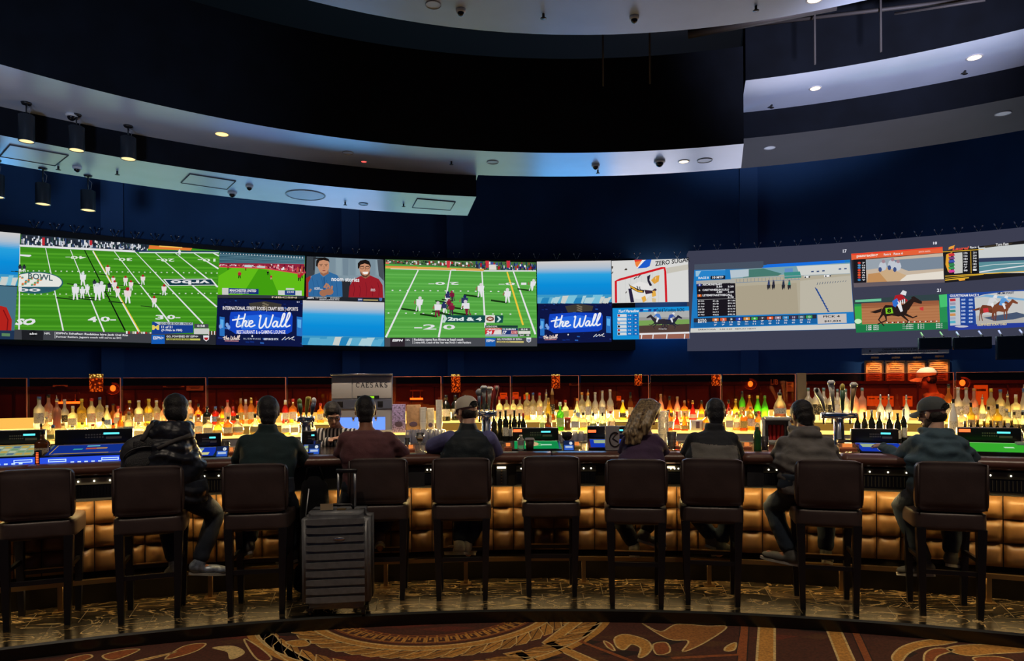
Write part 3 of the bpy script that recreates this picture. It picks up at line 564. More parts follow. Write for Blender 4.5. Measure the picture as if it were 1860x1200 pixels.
# ---- two seated men
def two_men(q, ox, oy, k, label, only_right=False):
    c = screen(q, label, ((.5, .6, .8), 1.0)); crop(c, ox, oy, k)
    pl(c, [(72, 105), (646, 130), (657, 449), (66, 436)], S(126, 146, 158), 0)
    pl(c, [(72, 105), (140, 108), (130, 240), (70, 270)], S(60, 66, 72), .6); pl(c, [(120, 112), (200, 114), (190, 130), (128, 126), (128, 210), (120, 210)], S(40, 44, 48), 1)
    for i in range(8): pl(c, [(240 + i * 50, 116 + i * 2), (285 + i * 50, 118 + i * 2), (282 + i * 50, 250), (244 + i * 50, 246)], [S(120, 140, 152), S(136, 156, 166), S(112, 132, 146)][i % 3], .5)
    pl(c, [(600, 130), (646, 130), (650, 290), (612, 250)], S(70, 78, 86), .8)
    pl(c, [(66, 268), (100, 250), (100, 410), (66, 408)], S(150, 44, 40), 1); pl(c, [(330, 285), (400, 290), (395, 415), (330, 412)], S(40, 42, 48), 1)
    # left: blue shirt
    pl(c, [(84, 300), (112, 248), (170, 228), (240, 222), (300, 246), (336, 300), (340, 408), (84, 406)], S(48, 104, 156), 2); pl(c, [(172, 240), (196, 262), (232, 232), (240, 222), (168, 228)], S(70, 130, 180), 2.4); pl(c, [(196, 260), (206, 260), (212, 400), (200, 400)], S(36, 84, 134), 2.4)
    for i in range(6): c.line([(110 + i * 36, 262 + (i % 2) * 20), (128 + i * 34, 340), (120 + i * 36, 400)], 1.0, S(38, 88, 140), 2.5)
    pl(c, [(172, 200), (232, 196), (236, 234), (196, 256), (172, 236)], S(150, 100, 76), 2.8)
    pl(c, [(150, 150), (164, 128), (200, 122), (228, 132), (240, 160), (238, 196), (222, 226), (196, 234), (170, 222), (154, 190)], SKIN1, 3.2); pl(c, [(140, 176), (142, 136), (164, 118), (206, 112), (236, 124), (244, 150), (230, 140), (196, 132), (168, 138), (156, 158), (152, 186)], HAIRD, 3.6)
    for x in (178, 216): c.line([(x - 12, 166), (x + 12, 163)], .9, HAIRD, 4); c.disc(x, 175, 6, 3, BK, 4, 6)
    c.line([(198, 176), (204, 196), (194, 198)], .7, S(150, 96, 70), 4); c.disc(200, 212, 13, 4, S(140, 66, 60), 4, 8)
    for a in ((186, 350, 30), (228, 340, 34)): c.disc(a[0] + 10, a[1] + 30, a[2], 26, S(160, 108, 82), 3.4, 10)
    for a, b in (((200, 340), (222, 306)), ((214, 344), (240, 320)), ((246, 342), (226, 312)), ((258, 352), (262, 326)), ((90, 372), (104, 350))): c.line([a, b], 3.2, S(176, 122, 94), 3.8)
    # right: red sweater
    pl(c, [(384, 412), (392, 330), (420, 280), (476, 252), (548, 248), (612, 276), (640, 320), (645, 416)], S(150, 30, 40), 2)
    for i in range(5): c.line([(420 + i * 46, 300 + (i % 2) * 24), (430 + i * 46, 350), (420 + i * 48, 405)], 1.0, S(118, 20, 32), 2.5)
    pl(c, [(484, 225), (540, 222), (546, 252), (512, 272), (480, 254)], S(150, 98, 72), 2.8); pl(c, [(462, 176), (476, 156), (512, 150), (540, 162), (548, 190), (540, 226), (518, 250), (494, 250), (472, 226)], SKIN1, 3.2)
    pl(c, [(454, 196), (454, 158), (474, 136), (514, 130), (540, 142), (552, 172), (550, 192), (538, 168), (506, 158), (474, 168), (464, 196)], HAIRD, 3.6)
    for x in (486, 526): c.line([(x - 13, 180), (x + 13, 178)], 1, HAIRD, 4); c.ring(x, 190, 15, 9, .7, BK, 4, 12)
    pl(c, [(488, 222), (534, 220), (526, 238), (500, 240)], S(238, 236, 232), 4); c.line([(508, 192), (512, 210), (502, 212)], .7, S(150, 96, 70), 4); pl(c, [(476, 214), (486, 240), (510, 250), (534, 240), (544, 212), (546, 232), (520, 262), (494, 260), (474, 238)], S(90, 60, 50), 3.9)
    tx(c, 'noom stories', 256, 258, 466, 290, WH, 8, 5, .025); tx(c, 'artist', 128, 336, 170, 346, WH, 0, 5); tx(c, 'mattress', 128, 347, 190, 355, WH, 0, 5); tx(c, 'steve', 552, 346, 584, 356, WH, 0, 5); tx(c, 'blinker', 552, 358, 588, 367, WH, 0, 5)
    pl(c, [(66, 408), (655, 416), (657, 449), (66, 436)], S(34, 36, 42), 3.5); tx(c, 'ESPN', 76, 411, 126, 422, WH, 1, 4.4, .06, shear=.2); tx(c, 'TOP HEADLINES', 136, 412, 222, 420, WH, 1, 4.4); tx(c, 'GET MCPHERSON', 246, 414, 316, 422, WH, 1, 4.4); tx(c, 'ROSE BOWL at 5:00 Pacific, NBC Sat', 168, 426, 316, 434, WH, 1, 4.4)
    pl(c, [(454, 418), (490, 418), (490, 444), (454, 442)], S(40, 60, 110), 4); tx(c, 'ESPN+', 457, 424, 488, 434, WH, 0, 4.6); pl(c, [(496, 428), (606, 430), (606, 438), (496, 436)], S(190, 170, 110), 4); pl(c, [(614, 416), (638, 416), (636, 436), (626, 442), (616, 436)], S(80, 110, 170), 4)
    done(c)
two_men([(556, 466), (697, 471), (698, 547), (556, 543)], 540, 440, .24194, 'video screen of two seated men, one in blue shirt and one in red sweater')
def red_corner():
    c = screen([(-60, 517), (31, 520), (26, 616), (-60, 614)], 'video screen showing a red sleeve at the far left edge of the wall', ((.5, .4, .5), 1.0)); crop(c, 0, 400, .30108)
    pl(c, [(-200, 388), (103, 400), (86, 718), (-200, 712)], S(70, 110, 130), 0); pl(c, [(-200, 560), (-60, 500), (40, 525), (72, 600), (66, 700), (-200, 695)], S(176, 34, 28), 1); c.line([(20, 540), (48, 600), (40, 690)], 2, S(120, 16, 20), 1.5)
    pl(c, [(-200, 662), (88, 664), (86, 718), (-200, 712)], S(30, 50, 80), 2); pl(c, [(10, 680), (60, 682), (60, 700), (10, 698)], S(90, 130, 90), 2.5); done(c)
red_corner()

# ---- second football game
c = screen([(701, 472), (974, 476), (976, 628), (700, 628)], 'large middle video screen of a football play with a 2nd and 4 banner', ((.48, .75, .55), .5)); crop(c, 540, 440, .24194)
pl(c, [(660, 128), (1792, 150), (1800, 779), (657, 781)], S(82, 162, 66), 0)
for i in range(24): pl(c, [(660, 190 + i * 22), (1795, 215 + i * 21), (1795, 226 + i * 21), (660, 201 + i * 22)], [S(92, 172, 72), S(80, 158, 62), S(98, 176, 80)][i % 3], .5)
pl(c, [(660, 128), (1792, 150), (1792, 216), (1400, 208), (1200, 186), (660, 160)], S(70, 110, 60), 1)
crowd(c, 664, 1340, lambda t: 130 + 16 * t, lambda t: 158 + 26 * t, [S(30, 40, 40), RED, WH, S(120, 40, 50), S(60, 90, 60), S(200, 190, 190)], 14, random.Random(8), 1.3)
crowd(c, 1340, 1786, lambda t: 142 + 8 * t, lambda t: 200 + 12 * t, [S(36, 50, 120), NAVY, S(60, 80, 150), WH, RED, S(40, 40, 60)], 11, random.Random(9), 1.6)
for x in (1120, 1412, 1570): pl(c, [(x, 138), (x + 28, 138), (x + 24, 190), (x + 4, 190)], S(200, 50, 60), 2.6)
pl(c, [(1440, 168), (1492, 166), (1496, 206), (1440, 206)], S(220, 215, 205), 2.8); pl(c, [(664, 150), (690, 150), (690, 162), (664, 162)], S(220, 110, 80), 2.6)
c.line([(662, 186), (1160, 200), (1400, 207)], 4.4, S(216, 168, 80), 2.2); c.line([(662, 180), (900, 186)], 2, S(230, 130, 70), 2.5); c.line([(700, 196), (1400, 214), (1792, 214)], 2.2, WH, 2.1)
for a, b in (((908, 208), (665, 712)), ((1152, 212), (1062, 712)), ((1386, 220), (1412, 640)), ((1622, 218), (1788, 690))): c.line([a, b], [2.2, 3.4], WH, 2)
c.line([(1575, 222), (1695, 620)], [2.6, 3.4], S(236, 196, 60), 2.2)
for y0, x0, x1, n in ((360, 715, 1510, 15), (530, 685, 1600, 15)):
    for i in range(n): x = x0 + (x1 - x0) * i / (n - 1); c.disc(x, y0 + i * .6, 8, 4.5, WH, 2, 6)
tx(c, '0-', 985, 298, 1110, 318, WH, 0, 2.4, .02, flipx=True); tx(c, '2', 1145, 298, 1212, 318, WH, 0, 2.4, .02, flipx=True, flipy=True); tx(c, '0-', 1512, 302, 1636, 320, WH, 0, 2.4, .02, flipx=True); tx(c, '1', 1680, 302, 1720, 318, WH, 0, 2.4, .02)
tx(c, '-2', 878, 615, 1044, 654, WH, 0, 2.4, .02); tx(c, '0', 1094, 617, 1186, 654, WH, 0, 2.4, .02)
for x, y, h, k, l in ((905, 515, 108, 0, 10), (1050, 556, 112, 1, 4), (1110, 530, 84, 2, -6), (1155, 545, 90, 3, 4), (1132, 452, 84, 2, 0), (1172, 440, 76, 3, -8), (1140, 500, 74, 3, 0), (1245, 500, 104, 2, 8), (1285, 545, 112, 1, -14), (1370, 410, 104, 0, 6), (1578, 452, 108, 0, 0), (1752, 362, 86, 0, 14)):
    c.line([(x, y), (x - h * 1.15, y - h * .16)], h * .03, SHAD, 2.5); man(c, x, y, h, [WH, WH, S(44, 50, 96), MAR][k], [WH, MAR, WH, S(60, 30, 60)][k], [S(214, 210, 210), S(205, 200, 205), S(30, 40, 90), S(150, 40, 70)][k], l)
    c.line([(x - h * .2, y - h * .72), (x - h * .32 + l, y - h * .5)], h * .02, S(150, 100, 80), 5)
pl(c, [(1088, 545), (1108, 545), (1126, 573), (1108, 602), (1084, 602), (1102, 573)], S(190, 210, 205), 3); pl(c, [(1112, 546), (1548, 548), (1542, 603), (1108, 600), (1126, 573)], S(22, 74, 72), 3); tx(c, '2nd & 4', 1130, 560, 1385, 588, S(220, 232, 228), 2, 4, .05)
pl(c, [(1412, 546), (1484, 546), (1482, 602), (1410, 602)], S(222, 222, 214), 3.6); c.ring(1448, 574, 24, 13, 2.6, S(120, 66, 50), 4.2); c.line([(1434, 586), (1446, 560), (1462, 586)], 1.6, S(190, 120, 80), 4.6); pl(c, [(1498, 556), (1512, 556), (1532, 576), (1510, 598), (1496, 598), (1514, 576)], S(190, 220, 215), 3.8)
pl(c, [(1412, 622), (1656, 624), (1656, 642), (1410, 640)], S(28, 60, 56), 3); tx(c, 'OUTBACK BOWL', 1418, 626, 1502, 638, WH, 0, 4)
pl(c, [(1410, 642), (1534, 642), (1534, 690), (1410, 690)], S(200, 36, 44), 3.2); pl(c, [(1484, 660), (1532, 656), (1532, 690), (1470, 690)], S(225, 215, 210), 3.6); tx(c, '17 MINNESOTA', 1416, 646, 1528, 658, WH, 0, 4.2, .03); tx(c, '24', 1418, 662, 1462, 690, WH, 0, 4.2, .06, shear=.2)
pl(c, [(1536, 644), (1656, 644), (1656, 690), (1536, 690)], S(30, 50, 110), 3.2); pl(c, [(1604, 662), (1654, 662), (1654, 688), (1604, 688)], S(170, 30, 40), 3.6); tx(c, '12 AUBURN', 1542, 646, 1640, 658, WH, 0, 4.2, .03); tx(c, '17', 1540, 664, 1574, 688, WH, 0, 4.2, .06, shear=.2)
for i in range(5): c.line([(1606 + i * 10, 686), (1612 + i * 10, 664)], .9, S(230, 200, 200), 4.2)
pl(c, [(1412, 690), (1656, 690), (1656, 708), (1412, 706)], S(150, 160, 180), 3.4); pl(c, [(1660, 642), (1748, 642), (1748, 664), (1660, 664)], S(70, 74, 78), 3.2); tx(c, '0:14', 1680, 646, 1728, 660, WH, 0, 4.2, .03); pl(c, [(1660, 666), (1750, 666), (1750, 686), (1660, 686)], S(216, 214, 208), 3.2); pl(c, [(1660, 688), (1706, 688), (1706, 706), (1660, 706)], S(50, 54, 60), 3.3); pl(c, [(1710, 688), (1752, 688), (1752, 706), (1710, 706)], S(50, 54, 60), 3.3); tx(c, '2nd', 1668, 690, 1698, 703, WH, 0, 4.2); tx(c, '48', 1718, 690, 1742, 703, WH, 0, 4.2)
pl(c, [(657, 714), (1800, 716), (1800, 780), (657, 782)], S(70, 72, 78), 3); pl(c, [(697, 714), (808, 714), (808, 782), (697, 782)], S(44, 36, 44), 3.3); tx(c, 'ESPN', 712, 726, 794, 744, WH, 0, 4, .06, shear=.2); tx(c, 'NFL', 814, 727, 846, 738, WH, 0, 4); c.line([(868, 720), (868, 762)], .8, WH, 4)
tx(c, 'Redskins name Ron Rivera as head coach', 878, 721, 1246, 738, WH, 0, 4, .03); tx(c, '2-time NFL Coach of the Year was 76-63-1 with Panthers', 878, 743, 1304, 759, WH, 0, 4, .02)
pl(c, [(1412, 716), (1488, 716), (1488, 780), (1412, 780)], S(24, 90, 170), 3.6); tx(c, 'ESPN+', 1420, 728, 1482, 748, WH, 0, 4.2, .03); tx(c, 'GO, POWERED BY ESPN+', 1500, 720, 1688, 736, WH, 0, 4.2); pl(c, [(1498, 740), (1700, 740), (1700, 754), (1498, 752)], S(190, 176, 110), 4); tx(c, 'CITRUS BOWL', 1506, 742, 1600, 751, BK, 0, 4.6)
pl(c, [(1720, 714), (1756, 714), (1754, 742), (1738, 752), (1722, 742)], WH, 3.8); pl(c, [(1725, 726), (1751, 726), (1749, 740), (1738, 747), (1727, 740)], S(130, 140, 170), 4.2)
done(c)

# ---- hockey goal
c = screen([(1110, 473), (1249, 469), (1251, 548), (1111, 550)], 'white video screen of a hockey goalie crouching in a red goal frame', ((.85, .85, 1.0), 2.0)); crop(c, 960, 440, .23656)
pl(c, [(638, 142), (1226, 124), (1230, 456), (640, 466)], S(214, 214, 212), 0); pl(c, [(1056, 196), (1226, 168), (1228, 208), (1062, 240)], S(196, 192, 180), 1)
pl(c, [(812, 134), (876, 133), (836, 196), (822, 176)], S(236, 130, 60), 2); pl(c, [(812, 134), (876, 133), (870, 142), (816, 150)], S(220, 60, 50), 2.4); pl(c, [(880, 150), (904, 133), (944, 132), (930, 182), (908, 194), (834, 200)], S(30, 90, 200), 2); pl(c, [(872, 136), (898, 134), (838, 198), (832, 196)], S(236, 236, 236), 2.6)
tx(c, 'ZERO SUGAR', 972, 146, 1240, 182, S(30, 30, 36), -34, 2.5, .02)
for a in ([(734, 212), (748, 198), (760, 206), (752, 214)], [(636, 238), (648, 222), (652, 228), (640, 242)], [(742, 390), (752, 374), (756, 380), (748, 392)], [(638, 184), (650, 182), (648, 198), (640, 208)]): pl(c, a, S(60, 50, 40), 2)
c.line([(672, 464), (670, 298), (700, 286), (1020, 198), (1044, 196), (1050, 226), (1058, 458)], 4.0, S(206, 26, 36), 3)
for i in range(8): c.line([(700 + i * 42, 288 - i * 12), (706 + i * 42, 460)], .35, S(190, 192, 196), 1.5)
pl(c, [(770, 340), (850, 300), (930, 320), (960, 380), (900, 440), (800, 430)], S(226, 224, 222), 2.2)
for pts, col in (([(766, 356), (790, 352), (812, 460), (784, 462)], S(36, 30, 60)), ([(774, 360), (784, 358), (802, 458), (790, 460)], S(226, 170, 60)), ([(768, 314), (782, 330), (850, 362), (890, 366), (884, 388), (838, 382), (784, 352)], S(30, 26, 30)), ([(778, 330), (842, 368), (884, 374), (882, 384), (836, 378), (786, 350)], S(230, 170, 50)), ([(910, 262), (936, 246), (928, 290), (950, 330), (932, 336), (914, 300)], S(34, 30, 50)), ([(940, 290), (980, 256), (1006, 252), (1000, 300), (966, 320)], S(222, 160, 60)), ([(946, 296), (984, 262), (978, 300), (962, 314)], S(250, 240, 225)), ([(960, 270), (972, 262), (966, 316), (956, 310)], S(40, 34, 50)), ([(984, 258), (996, 254), (990, 300), (980, 306)], S(40, 34, 50)), ([(890, 364), (950, 370), (972, 352), (986, 364), (960, 388), (900, 398)], S(60, 40, 60)), ([(900, 374), (940, 376), (938, 388), (902, 392)], S(150, 40, 50)), ([(866, 424), (896, 408), (906, 446), (880, 462)], S(226, 170, 70)), ([(876, 428), (890, 420), (898, 444), (886, 452)], S(240, 235, 225)), ([(944, 374), (974, 370), (980, 410), (950, 420)], S(226, 170, 70)), ([(946, 426), (980, 432), (976, 458), (950, 456)], S(214, 190, 140)), ([(806, 280), (830, 262), (836, 266), (812, 284)], S(40, 40, 46)), ([(836, 270), (858, 246), (862, 252), (842, 272)], S(40, 40, 46))): pl(c, pts, col, 3.2)
tx(c, '35', 828, 334, 862, 362, S(40, 40, 50), 8, 4)
done(c)

# ---- horse racing boards
def horse(c, x, y, w, col, silk, lay=4, flip=1, gallop=True, jock=True):
    X = lambda u: x + w * u * flip; Y = lambda v: y + w * v
    q = lambda pts, cc, l=0: pl(c, [(X(a), Y(b)) for a, b in pts], cc, lay + l)
    q([(-.28, -.05), (-.22, -.13), (-.02, -.12), (.14, -.14), (.2, -.07), (.16, .05), (.02, .08), (-.1, .06), (-.22, .08), (-.3, .02)], col)
    q([(.1, -.13), (.26, -.25), (.32, -.27), (.31, -.2), (.2, -.03)], col); q([(.25, -.27), (.3, -.29), (.45, -.19), (.44, -.15), (.38, -.16), (.28, -.19)], col, .2)
    q([(-.28, -.07), (-.4, -.03), (-.5, .0), (-.4, .02), (-.3, .0)], col)
    lg = (((.12, .03), (.28, .1), (.36, .07)), ((.08, .05), (.2, .16), (.14, .24)), ((-.22, .04), (-.2, .15), (-.36, .22)), ((-.26, .02), (-.34, .14), (-.24, .25))) if gallop else (((.12, .03), (.13, .16), (.12, .28)), ((.06, .05), (.05, .17), (.07, .28)), ((-.22, .04), (-.25, .15), (-.22, .28)), ((-.26, .02), (-.29, .15), (-.3, .28)))
    for l in lg: c.line([(X(a), Y(b)) for a, b in l], [w * .05 * c.k, w * .025 * c.k, w * .02 * c.k], col, lay + .1)
    if jock:
        q([(-.1, -.12), (-.04, -.3), (.08, -.33), (.14, -.26), (.06, -.2), (.04, -.1)], silk, .4); q([(.05, -.33), (.1, -.4), (.17, -.37), (.15, -.3)], S(220, 220, 224), .5); q([(-.02, -.16), (.06, -.18), (.1, -.02), (.06, 0), (.02, -.08)], S(226, 226, 230), .5); c.line([(X(.1), Y(-.27)), (X(.18), Y(-.2))], w * .035 * c.k, silk, lay + .6)
def rows(c, x0, y0, dx, dy, n, cols, fn, lay=5):
    for i in range(n): fn(i, x0 + dx * i, y0 + dy * i)
c = screen([(1112, 560), (1251, 556), (1253, 613), (1113, 617)], 'small blue-framed racing screen with two jockeys below the hockey screen', ((.4, .5, .9), 1.2)); c.k = .23656; crop(c, 960, 440, .23656)
pl(c, [(645, 505), (1232, 492), (1238, 739), (648, 746)], S(20, 140, 210), 0); tx(c, 'Turf Paradise', 690, 518, 846, 540, WH, -4, 3, .03, shear=.35)
for x in (856, 920, 960): pl(c, [(x, 512), (x + 24, 511), (x + 22, 530), (x - 2, 531)], S(26, 60, 140), 2)
tx(c, 'RACE 8', 884, 512, 920, 520, WH, 0, 3); tx(c, 'Track & Turf conditions  RACING', 984, 508, 1196, 534, BK, -4, 3, .02)
for i in range(6):
    y = 552 + i * 28; pl(c, [(682, y), (752, y - 1), (754, y + 20), (684, y + 21)], S(208, 214, 218), 2); c.disc(694, y + 10, 9, 9, [RED, WH, S(200, 170, 170), BK, RED, BK][i], 3, 8); pl(c, [(756, y), (796, y), (798, y + 22), (758, y + 22)], S(30, 110, 190), 2); pl(c, [(800, y - 2), (842, y - 3), (844, y + 20), (802, y + 21)], S(20, 100, 180), 2)
    tx(c, ['1-5', '12', '9', '7-2', '10', '8'][i], 764, y + 5, 788, y + 14, WH, 0, 3.2); tx(c, ['8', '6', '3', '5', '20', '4'][i], 814, y + 5, 830, y + 14, WH, 0, 3.2)
pl(c, [(846, 536), (1233, 524), (1236, 738), (850, 742)], S(150, 150, 148), 1); pl(c, [(846, 536), (1233, 524), (1234, 575), (847, 575)], S(170, 172, 172), 1.4); pl(c, [(847, 600), (1234, 590), (1235, 640), (848, 640)], S(120, 160, 84), 1.5); pl(c, [(848, 640), (1235, 625), (1236, 690), (849, 694)], S(80, 62, 56), 1.7); pl(c, [(849, 690), (1236, 684), (1236, 738), (850, 742)], S(150, 96, 80), 1.6)
horse(c, 1090, 616, 200, S(34, 36, 56), S(50, 80, 160), 3, 1); horse(c, 1000, 614, 210, S(44, 40, 50), S(70, 120, 200), 3.8, -1)
c.line([(852, 704), (1236, 692)], 3.2, WH, 5)
for x in (870, 958, 1064, 1200): c.line([(x, 704), (x - 4, 740)], 2, WH, 5)
tx(c, 'Hurricane Pass', 1000, 660, 1060, 668, WH, 0, 5.4)
done(c)

c = screen([(1255, 487), (1546, 470), (1553, 598), (1257, 604)], 'wide racing screen with a results column and a pale sand track, under number 17', ((.72, .72, .9), 1.8)); c.k = .3333; crop(c, 1240, 400, .33333)
pl(c, [(64, 268), (912, 214), (938, 592), (42, 612)], S(30, 120, 190), 0); pl(c, [(64, 240), (440, 222), (440, 262), (64, 270)], S(70, 80, 96), .6)
pl(c, [(430, 260), (460, 240), (880, 216), (886, 236), (440, 262)], S(24, 110, 220), 1)
pl(c, [(258, 270), (912, 230), (930, 498), (292, 518)], S(176, 168, 148), 1); pl(c, [(258, 270), (912, 230), (914, 268), (262, 318)], S(120, 160, 170), 1.4)
for p, col in (([(258, 272), (430, 262), (428, 300), (262, 314)], S(180, 195, 205)), ([(310, 270), (440, 262), (540, 290), (520, 302), (330, 312)], S(70, 120, 110)), ([(552, 284), (644, 278), (646, 312), (556, 318)], S(60, 140, 130)), ([(620, 250), (910, 236), (912, 290), (640, 302)], S(206, 208, 204)), ([(556, 262), (600, 260), (600, 284), (556, 286)], S(100, 140, 190)), ([(770, 296), (806, 292), (808, 306), (772, 310)], S(230, 230, 230)), ([(660, 300), (690, 298), (692, 312), (662, 314)], S(230, 230, 230))): pl(c, p, col, 1.8)
for x, y in ((700, 276), (730, 275), (760, 272), (850, 262), (880, 260)): pl(c, [(x, y), (x + 14, y - 1), (x + 14, y + 6), (x, y + 7)], S(60, 80, 120), 2.4)
for p in ((780, 304), (804, 302), (668, 310), (690, 308)): c.disc(*p, 5, 5, S(60, 60, 64), 2.6, 7)
c.line([(262, 318), (620, 302), (912, 290)], 1.2, S(150, 165, 170), 2.4); c.line([(290, 340), (640, 322)], 1.0, S(120, 140, 160), 2.4)
for i in range(18): c.line([(292 + i * 20, 338 - i), (292 + i * 20, 320 - i)], .5, S(90, 110, 140), 2.4)
pl(c, [(640, 330), (914, 300), (930, 498), (640, 508)], S(186, 180, 164), 1.6); pl(c, [(292, 360), (620, 340), (632, 508), (292, 518)], S(168, 158, 136), 1.5)
for i in range(12): pl(c, [(730 + i * 14, 352 - i * 1.5), (734 + i * 14, 350 - i * 1.5), (738 + i * 14, 338 - i), (735 + i * 14, 338 - i)], S(60, 80, 110), 2.6)
for i in range(9): pl(c, [(722 + i * 8, 366 + i * 15), (734 + i * 8, 374 + i * 15), (740 + i * 8, 392 + i * 13), (726 + i * 8, 380 + i * 15)], S(40, 90, 170), 2.6)
c.line([(722, 366), (796, 498)], 1.5, S(30, 60, 120), 2.7)
for x, s in ((468, S(60, 70, 110)), (494, S(40, 40, 60)), (548, S(40, 50, 70)), (580, S(40, 130, 120))):
    pl(c, [(x - 9, 352), (x + 10, 350), (x + 8, 378), (x + 4, 366), (x - 4, 380), (x - 8, 366)], S(40, 40, 48), 3.4); pl(c, [(x - 6, 352), (x - 3, 332), (x + 6, 331), (x + 8, 352)], s, 3.8); c.disc(x + 1, 329, 5, 5, S(90, 90, 110), 4.2, 7)
pl(c, [(70, 276), (232, 268), (232, 304), (72, 312)], S(150, 190, 215), 1.4); pl(c, [(100, 276), (232, 270), (232, 300), (84, 306)], S(40, 130, 200), 1.7); pl(c, [(72, 306), (150, 303), (150, 322), (72, 326)], S(30, 130, 200), 2); tx(c, 'RACE 8', 86, 308, 142, 320, WH, -2, 3, .03); pl(c, [(152, 303), (232, 300), (232, 320), (152, 322)], S(20, 28, 44), 2); tx(c, '10 MTP', 162, 305, 222, 318, WH, -2, 3, .03)
pl(c, [(74, 330), (286, 320), (286, 342), (75, 348)], S(170, 170, 166), 2); pl(c, [(75, 346), (286, 340), (292, 518), (82, 526)], S(26, 22, 30), 2)
for i, (n, a, b, nc) in enumerate((('ARCHUNIYBABY', '5.50', '3.20', S(40, 60, 150)), ('CARTWHEELIN LULU', '4.80', '3.60', S(26, 26, 30)), ('LETEMSTAKETHISCALL', '', '3.70', S(226, 110, 40)))):
    y = 344 + i * 29; pl(c, [(80, y + 2), (102, y + 1), (103, y + 14), (81, y + 15)], nc, 2.6); tx(c, '367'[i], 87, y + 3, 96, y + 13, WH, 0, 3.2); tx(c, n, 108, y + 1, 108 + len(n) * 9, y + 12, WH, -3, 3, .03)
    if a: tx(c, a, 184, y + 13, 216, y + 23, WH, -1, 3, .03)
    tx(c, b, 246, y + 12, 278, y + 22, WH, -1, 3, .03)
for i in range(6):
    y = 436 + i * 15; tx(c, ['$2 EX', '$1 TRI', '$1 SUP', '0.50 TRI', '0.10 SUP', '$1 PK3'][i], 84, y, 118, y + 8, WH, 0, 3); tx(c, ['3-6', '6/3', '3-6', '3-6-7', '3-6-7-4', '4/6/3'][i], 164, y - 1, 196, y + 7, WH, 0, 3); tx(c, ['$11.80', '$53.30', '$6.10', '$18.70', '$13.20', '$48.30'][i], 246, y - 3, 286, y + 5, WH, 0, 3)
c.line([(78, 432), (288, 426)], .6, S(150, 150, 150), 3)
pl(c, [(60, 534), (730, 512), (732, 562), (60, 584)], S(24, 96, 160), 2); pl(c, [(60, 534), (730, 512), (730, 534), (60, 556)], S(40, 44, 60), 2.3); tx(c, 'NYRA', 84, 538, 130, 548, WH, -2, 3.4, .03); tx(c, 'BETS', 84, 550, 130, 559, WH, -2, 3.4, .03)
for i, col in enumerate((S(220, 120, 50), S(220, 90, 50), S(40, 40, 60), S(30, 60, 170), S(210, 140, 60), S(60, 170, 70), S(60, 60, 70), S(230, 90, 40), S(150, 130, 150), S(40, 130, 190), S(60, 50, 90), S(70, 110, 130), S(60, 160, 90))):
    x = 162 + i * 42.5; y = 534 - i * 1.3; pl(c, [(x, y), (x + 34, y - 1), (x + 34, y + 14), (x, y + 15)], col, 3); tx(c, str(i + 1), x + 12, y + 2, x + 24, y + 12, WH, 0, 3.8); tx(c, ['7/2', '7/5', '14', '6', '5er', '36', '7', '5er', '13', '20', '45', '20', '7/2'][i], x + 8, y + 18, x + 26, y + 26, WH, 0, 3.8); tx(c, ['7', '7', '20', '9', '111', '11', '32', '8', '13', '35', '65', '9', '12'][i], x + 8, y + 32, x + 24, y + 40, WH, 0, 3.8)
pl(c, [(734, 514), (892, 508), (894, 558), (736, 564)], S(196, 190, 186), 3); tx(c, 'PICK 4', 766, 518, 856, 530, BK, -2, 3.8); tx(c, '$41,834', 772, 544, 862, 556, BK, -2, 3.8)
pl(c, [(44, 588), (940, 562), (942, 590), (42, 612)], S(206, 206, 200), 2); tx(c, 'SARATOGA    5.50 3.20   REPLAY NEXT', 84, 592, 400, 599, S(90, 70, 70), -6, 3)
done(c)

c = screen([(1546, 461), (1711, 448), (1716, 513), (1551, 522)], 'racing screen with orange header band and dusty horses, second from right on top', ((.8, .6, .7), 1.5)); c.k = .3333; crop(c, 1240, 400, .33333)
pl(c, [(918, 182), (1416, 144), (1428, 338), (934, 366)], S(44, 40, 46), 0); pl(c, [(918, 182), (1416, 144), (1418, 176), (920, 216)], S(226, 96, 56), 1); pl(c, [(920, 184), (1416, 146), (1416, 150), (920, 188)], S(240, 40, 36), 1.5)
tx(c, 'panracing', 948, 188, 1064, 206, S(236, 222, 214), -8, 2.5, .03); tx(c, 'Race 6', 1096, 180, 1134, 192, WH, -3, 2.5); tx(c, 'Race 6', 1150, 176, 1200, 188, WH, -3, 2.5); tx(c, 'SANTA ANITA', 1286, 168, 1350, 176, S(240, 200, 190), -4, 2.5)
pl(c, [(996, 214), (1418, 178), (1424, 334), (1002, 346)], S(196, 178, 158), 1); pl(c, [(1150, 216), (1420, 196), (1422, 262), (1230, 276), (1160, 250)], S(120, 134, 150), 1.5); pl(c, [(996, 216), (1150, 204), (1160, 250), (1000, 270)], S(150, 160, 170), 1.4); pl(c, [(1010, 292), (1110, 280), (1160, 330), (1080, 344), (1004, 344)], S(190, 140, 90), 1.8); pl(c, [(1200, 300), (1420, 276), (1424, 332), (1180, 342)], S(226, 218, 206), 1.7)
for x, y in ((1090, 250), (1140, 240), (1170, 250)): c.disc(x, y, 22, 26, S(190, 196, 206), 2.4, 8); c.disc(x + 4, y - 26, 10, 10, S(160, 130, 140), 2.8, 8); c.disc(x - 14, y + 18, 10, 14, S(60, 80, 130), 2.8, 7)
pl(c, [(1060, 270), (1110, 256), (1220, 300), (1180, 330), (1120, 340)], S(200, 168, 130), 2.2); pl(c, [(930, 214), (998, 210), (1002, 336), (936, 340)], S(26, 24, 30), 2)
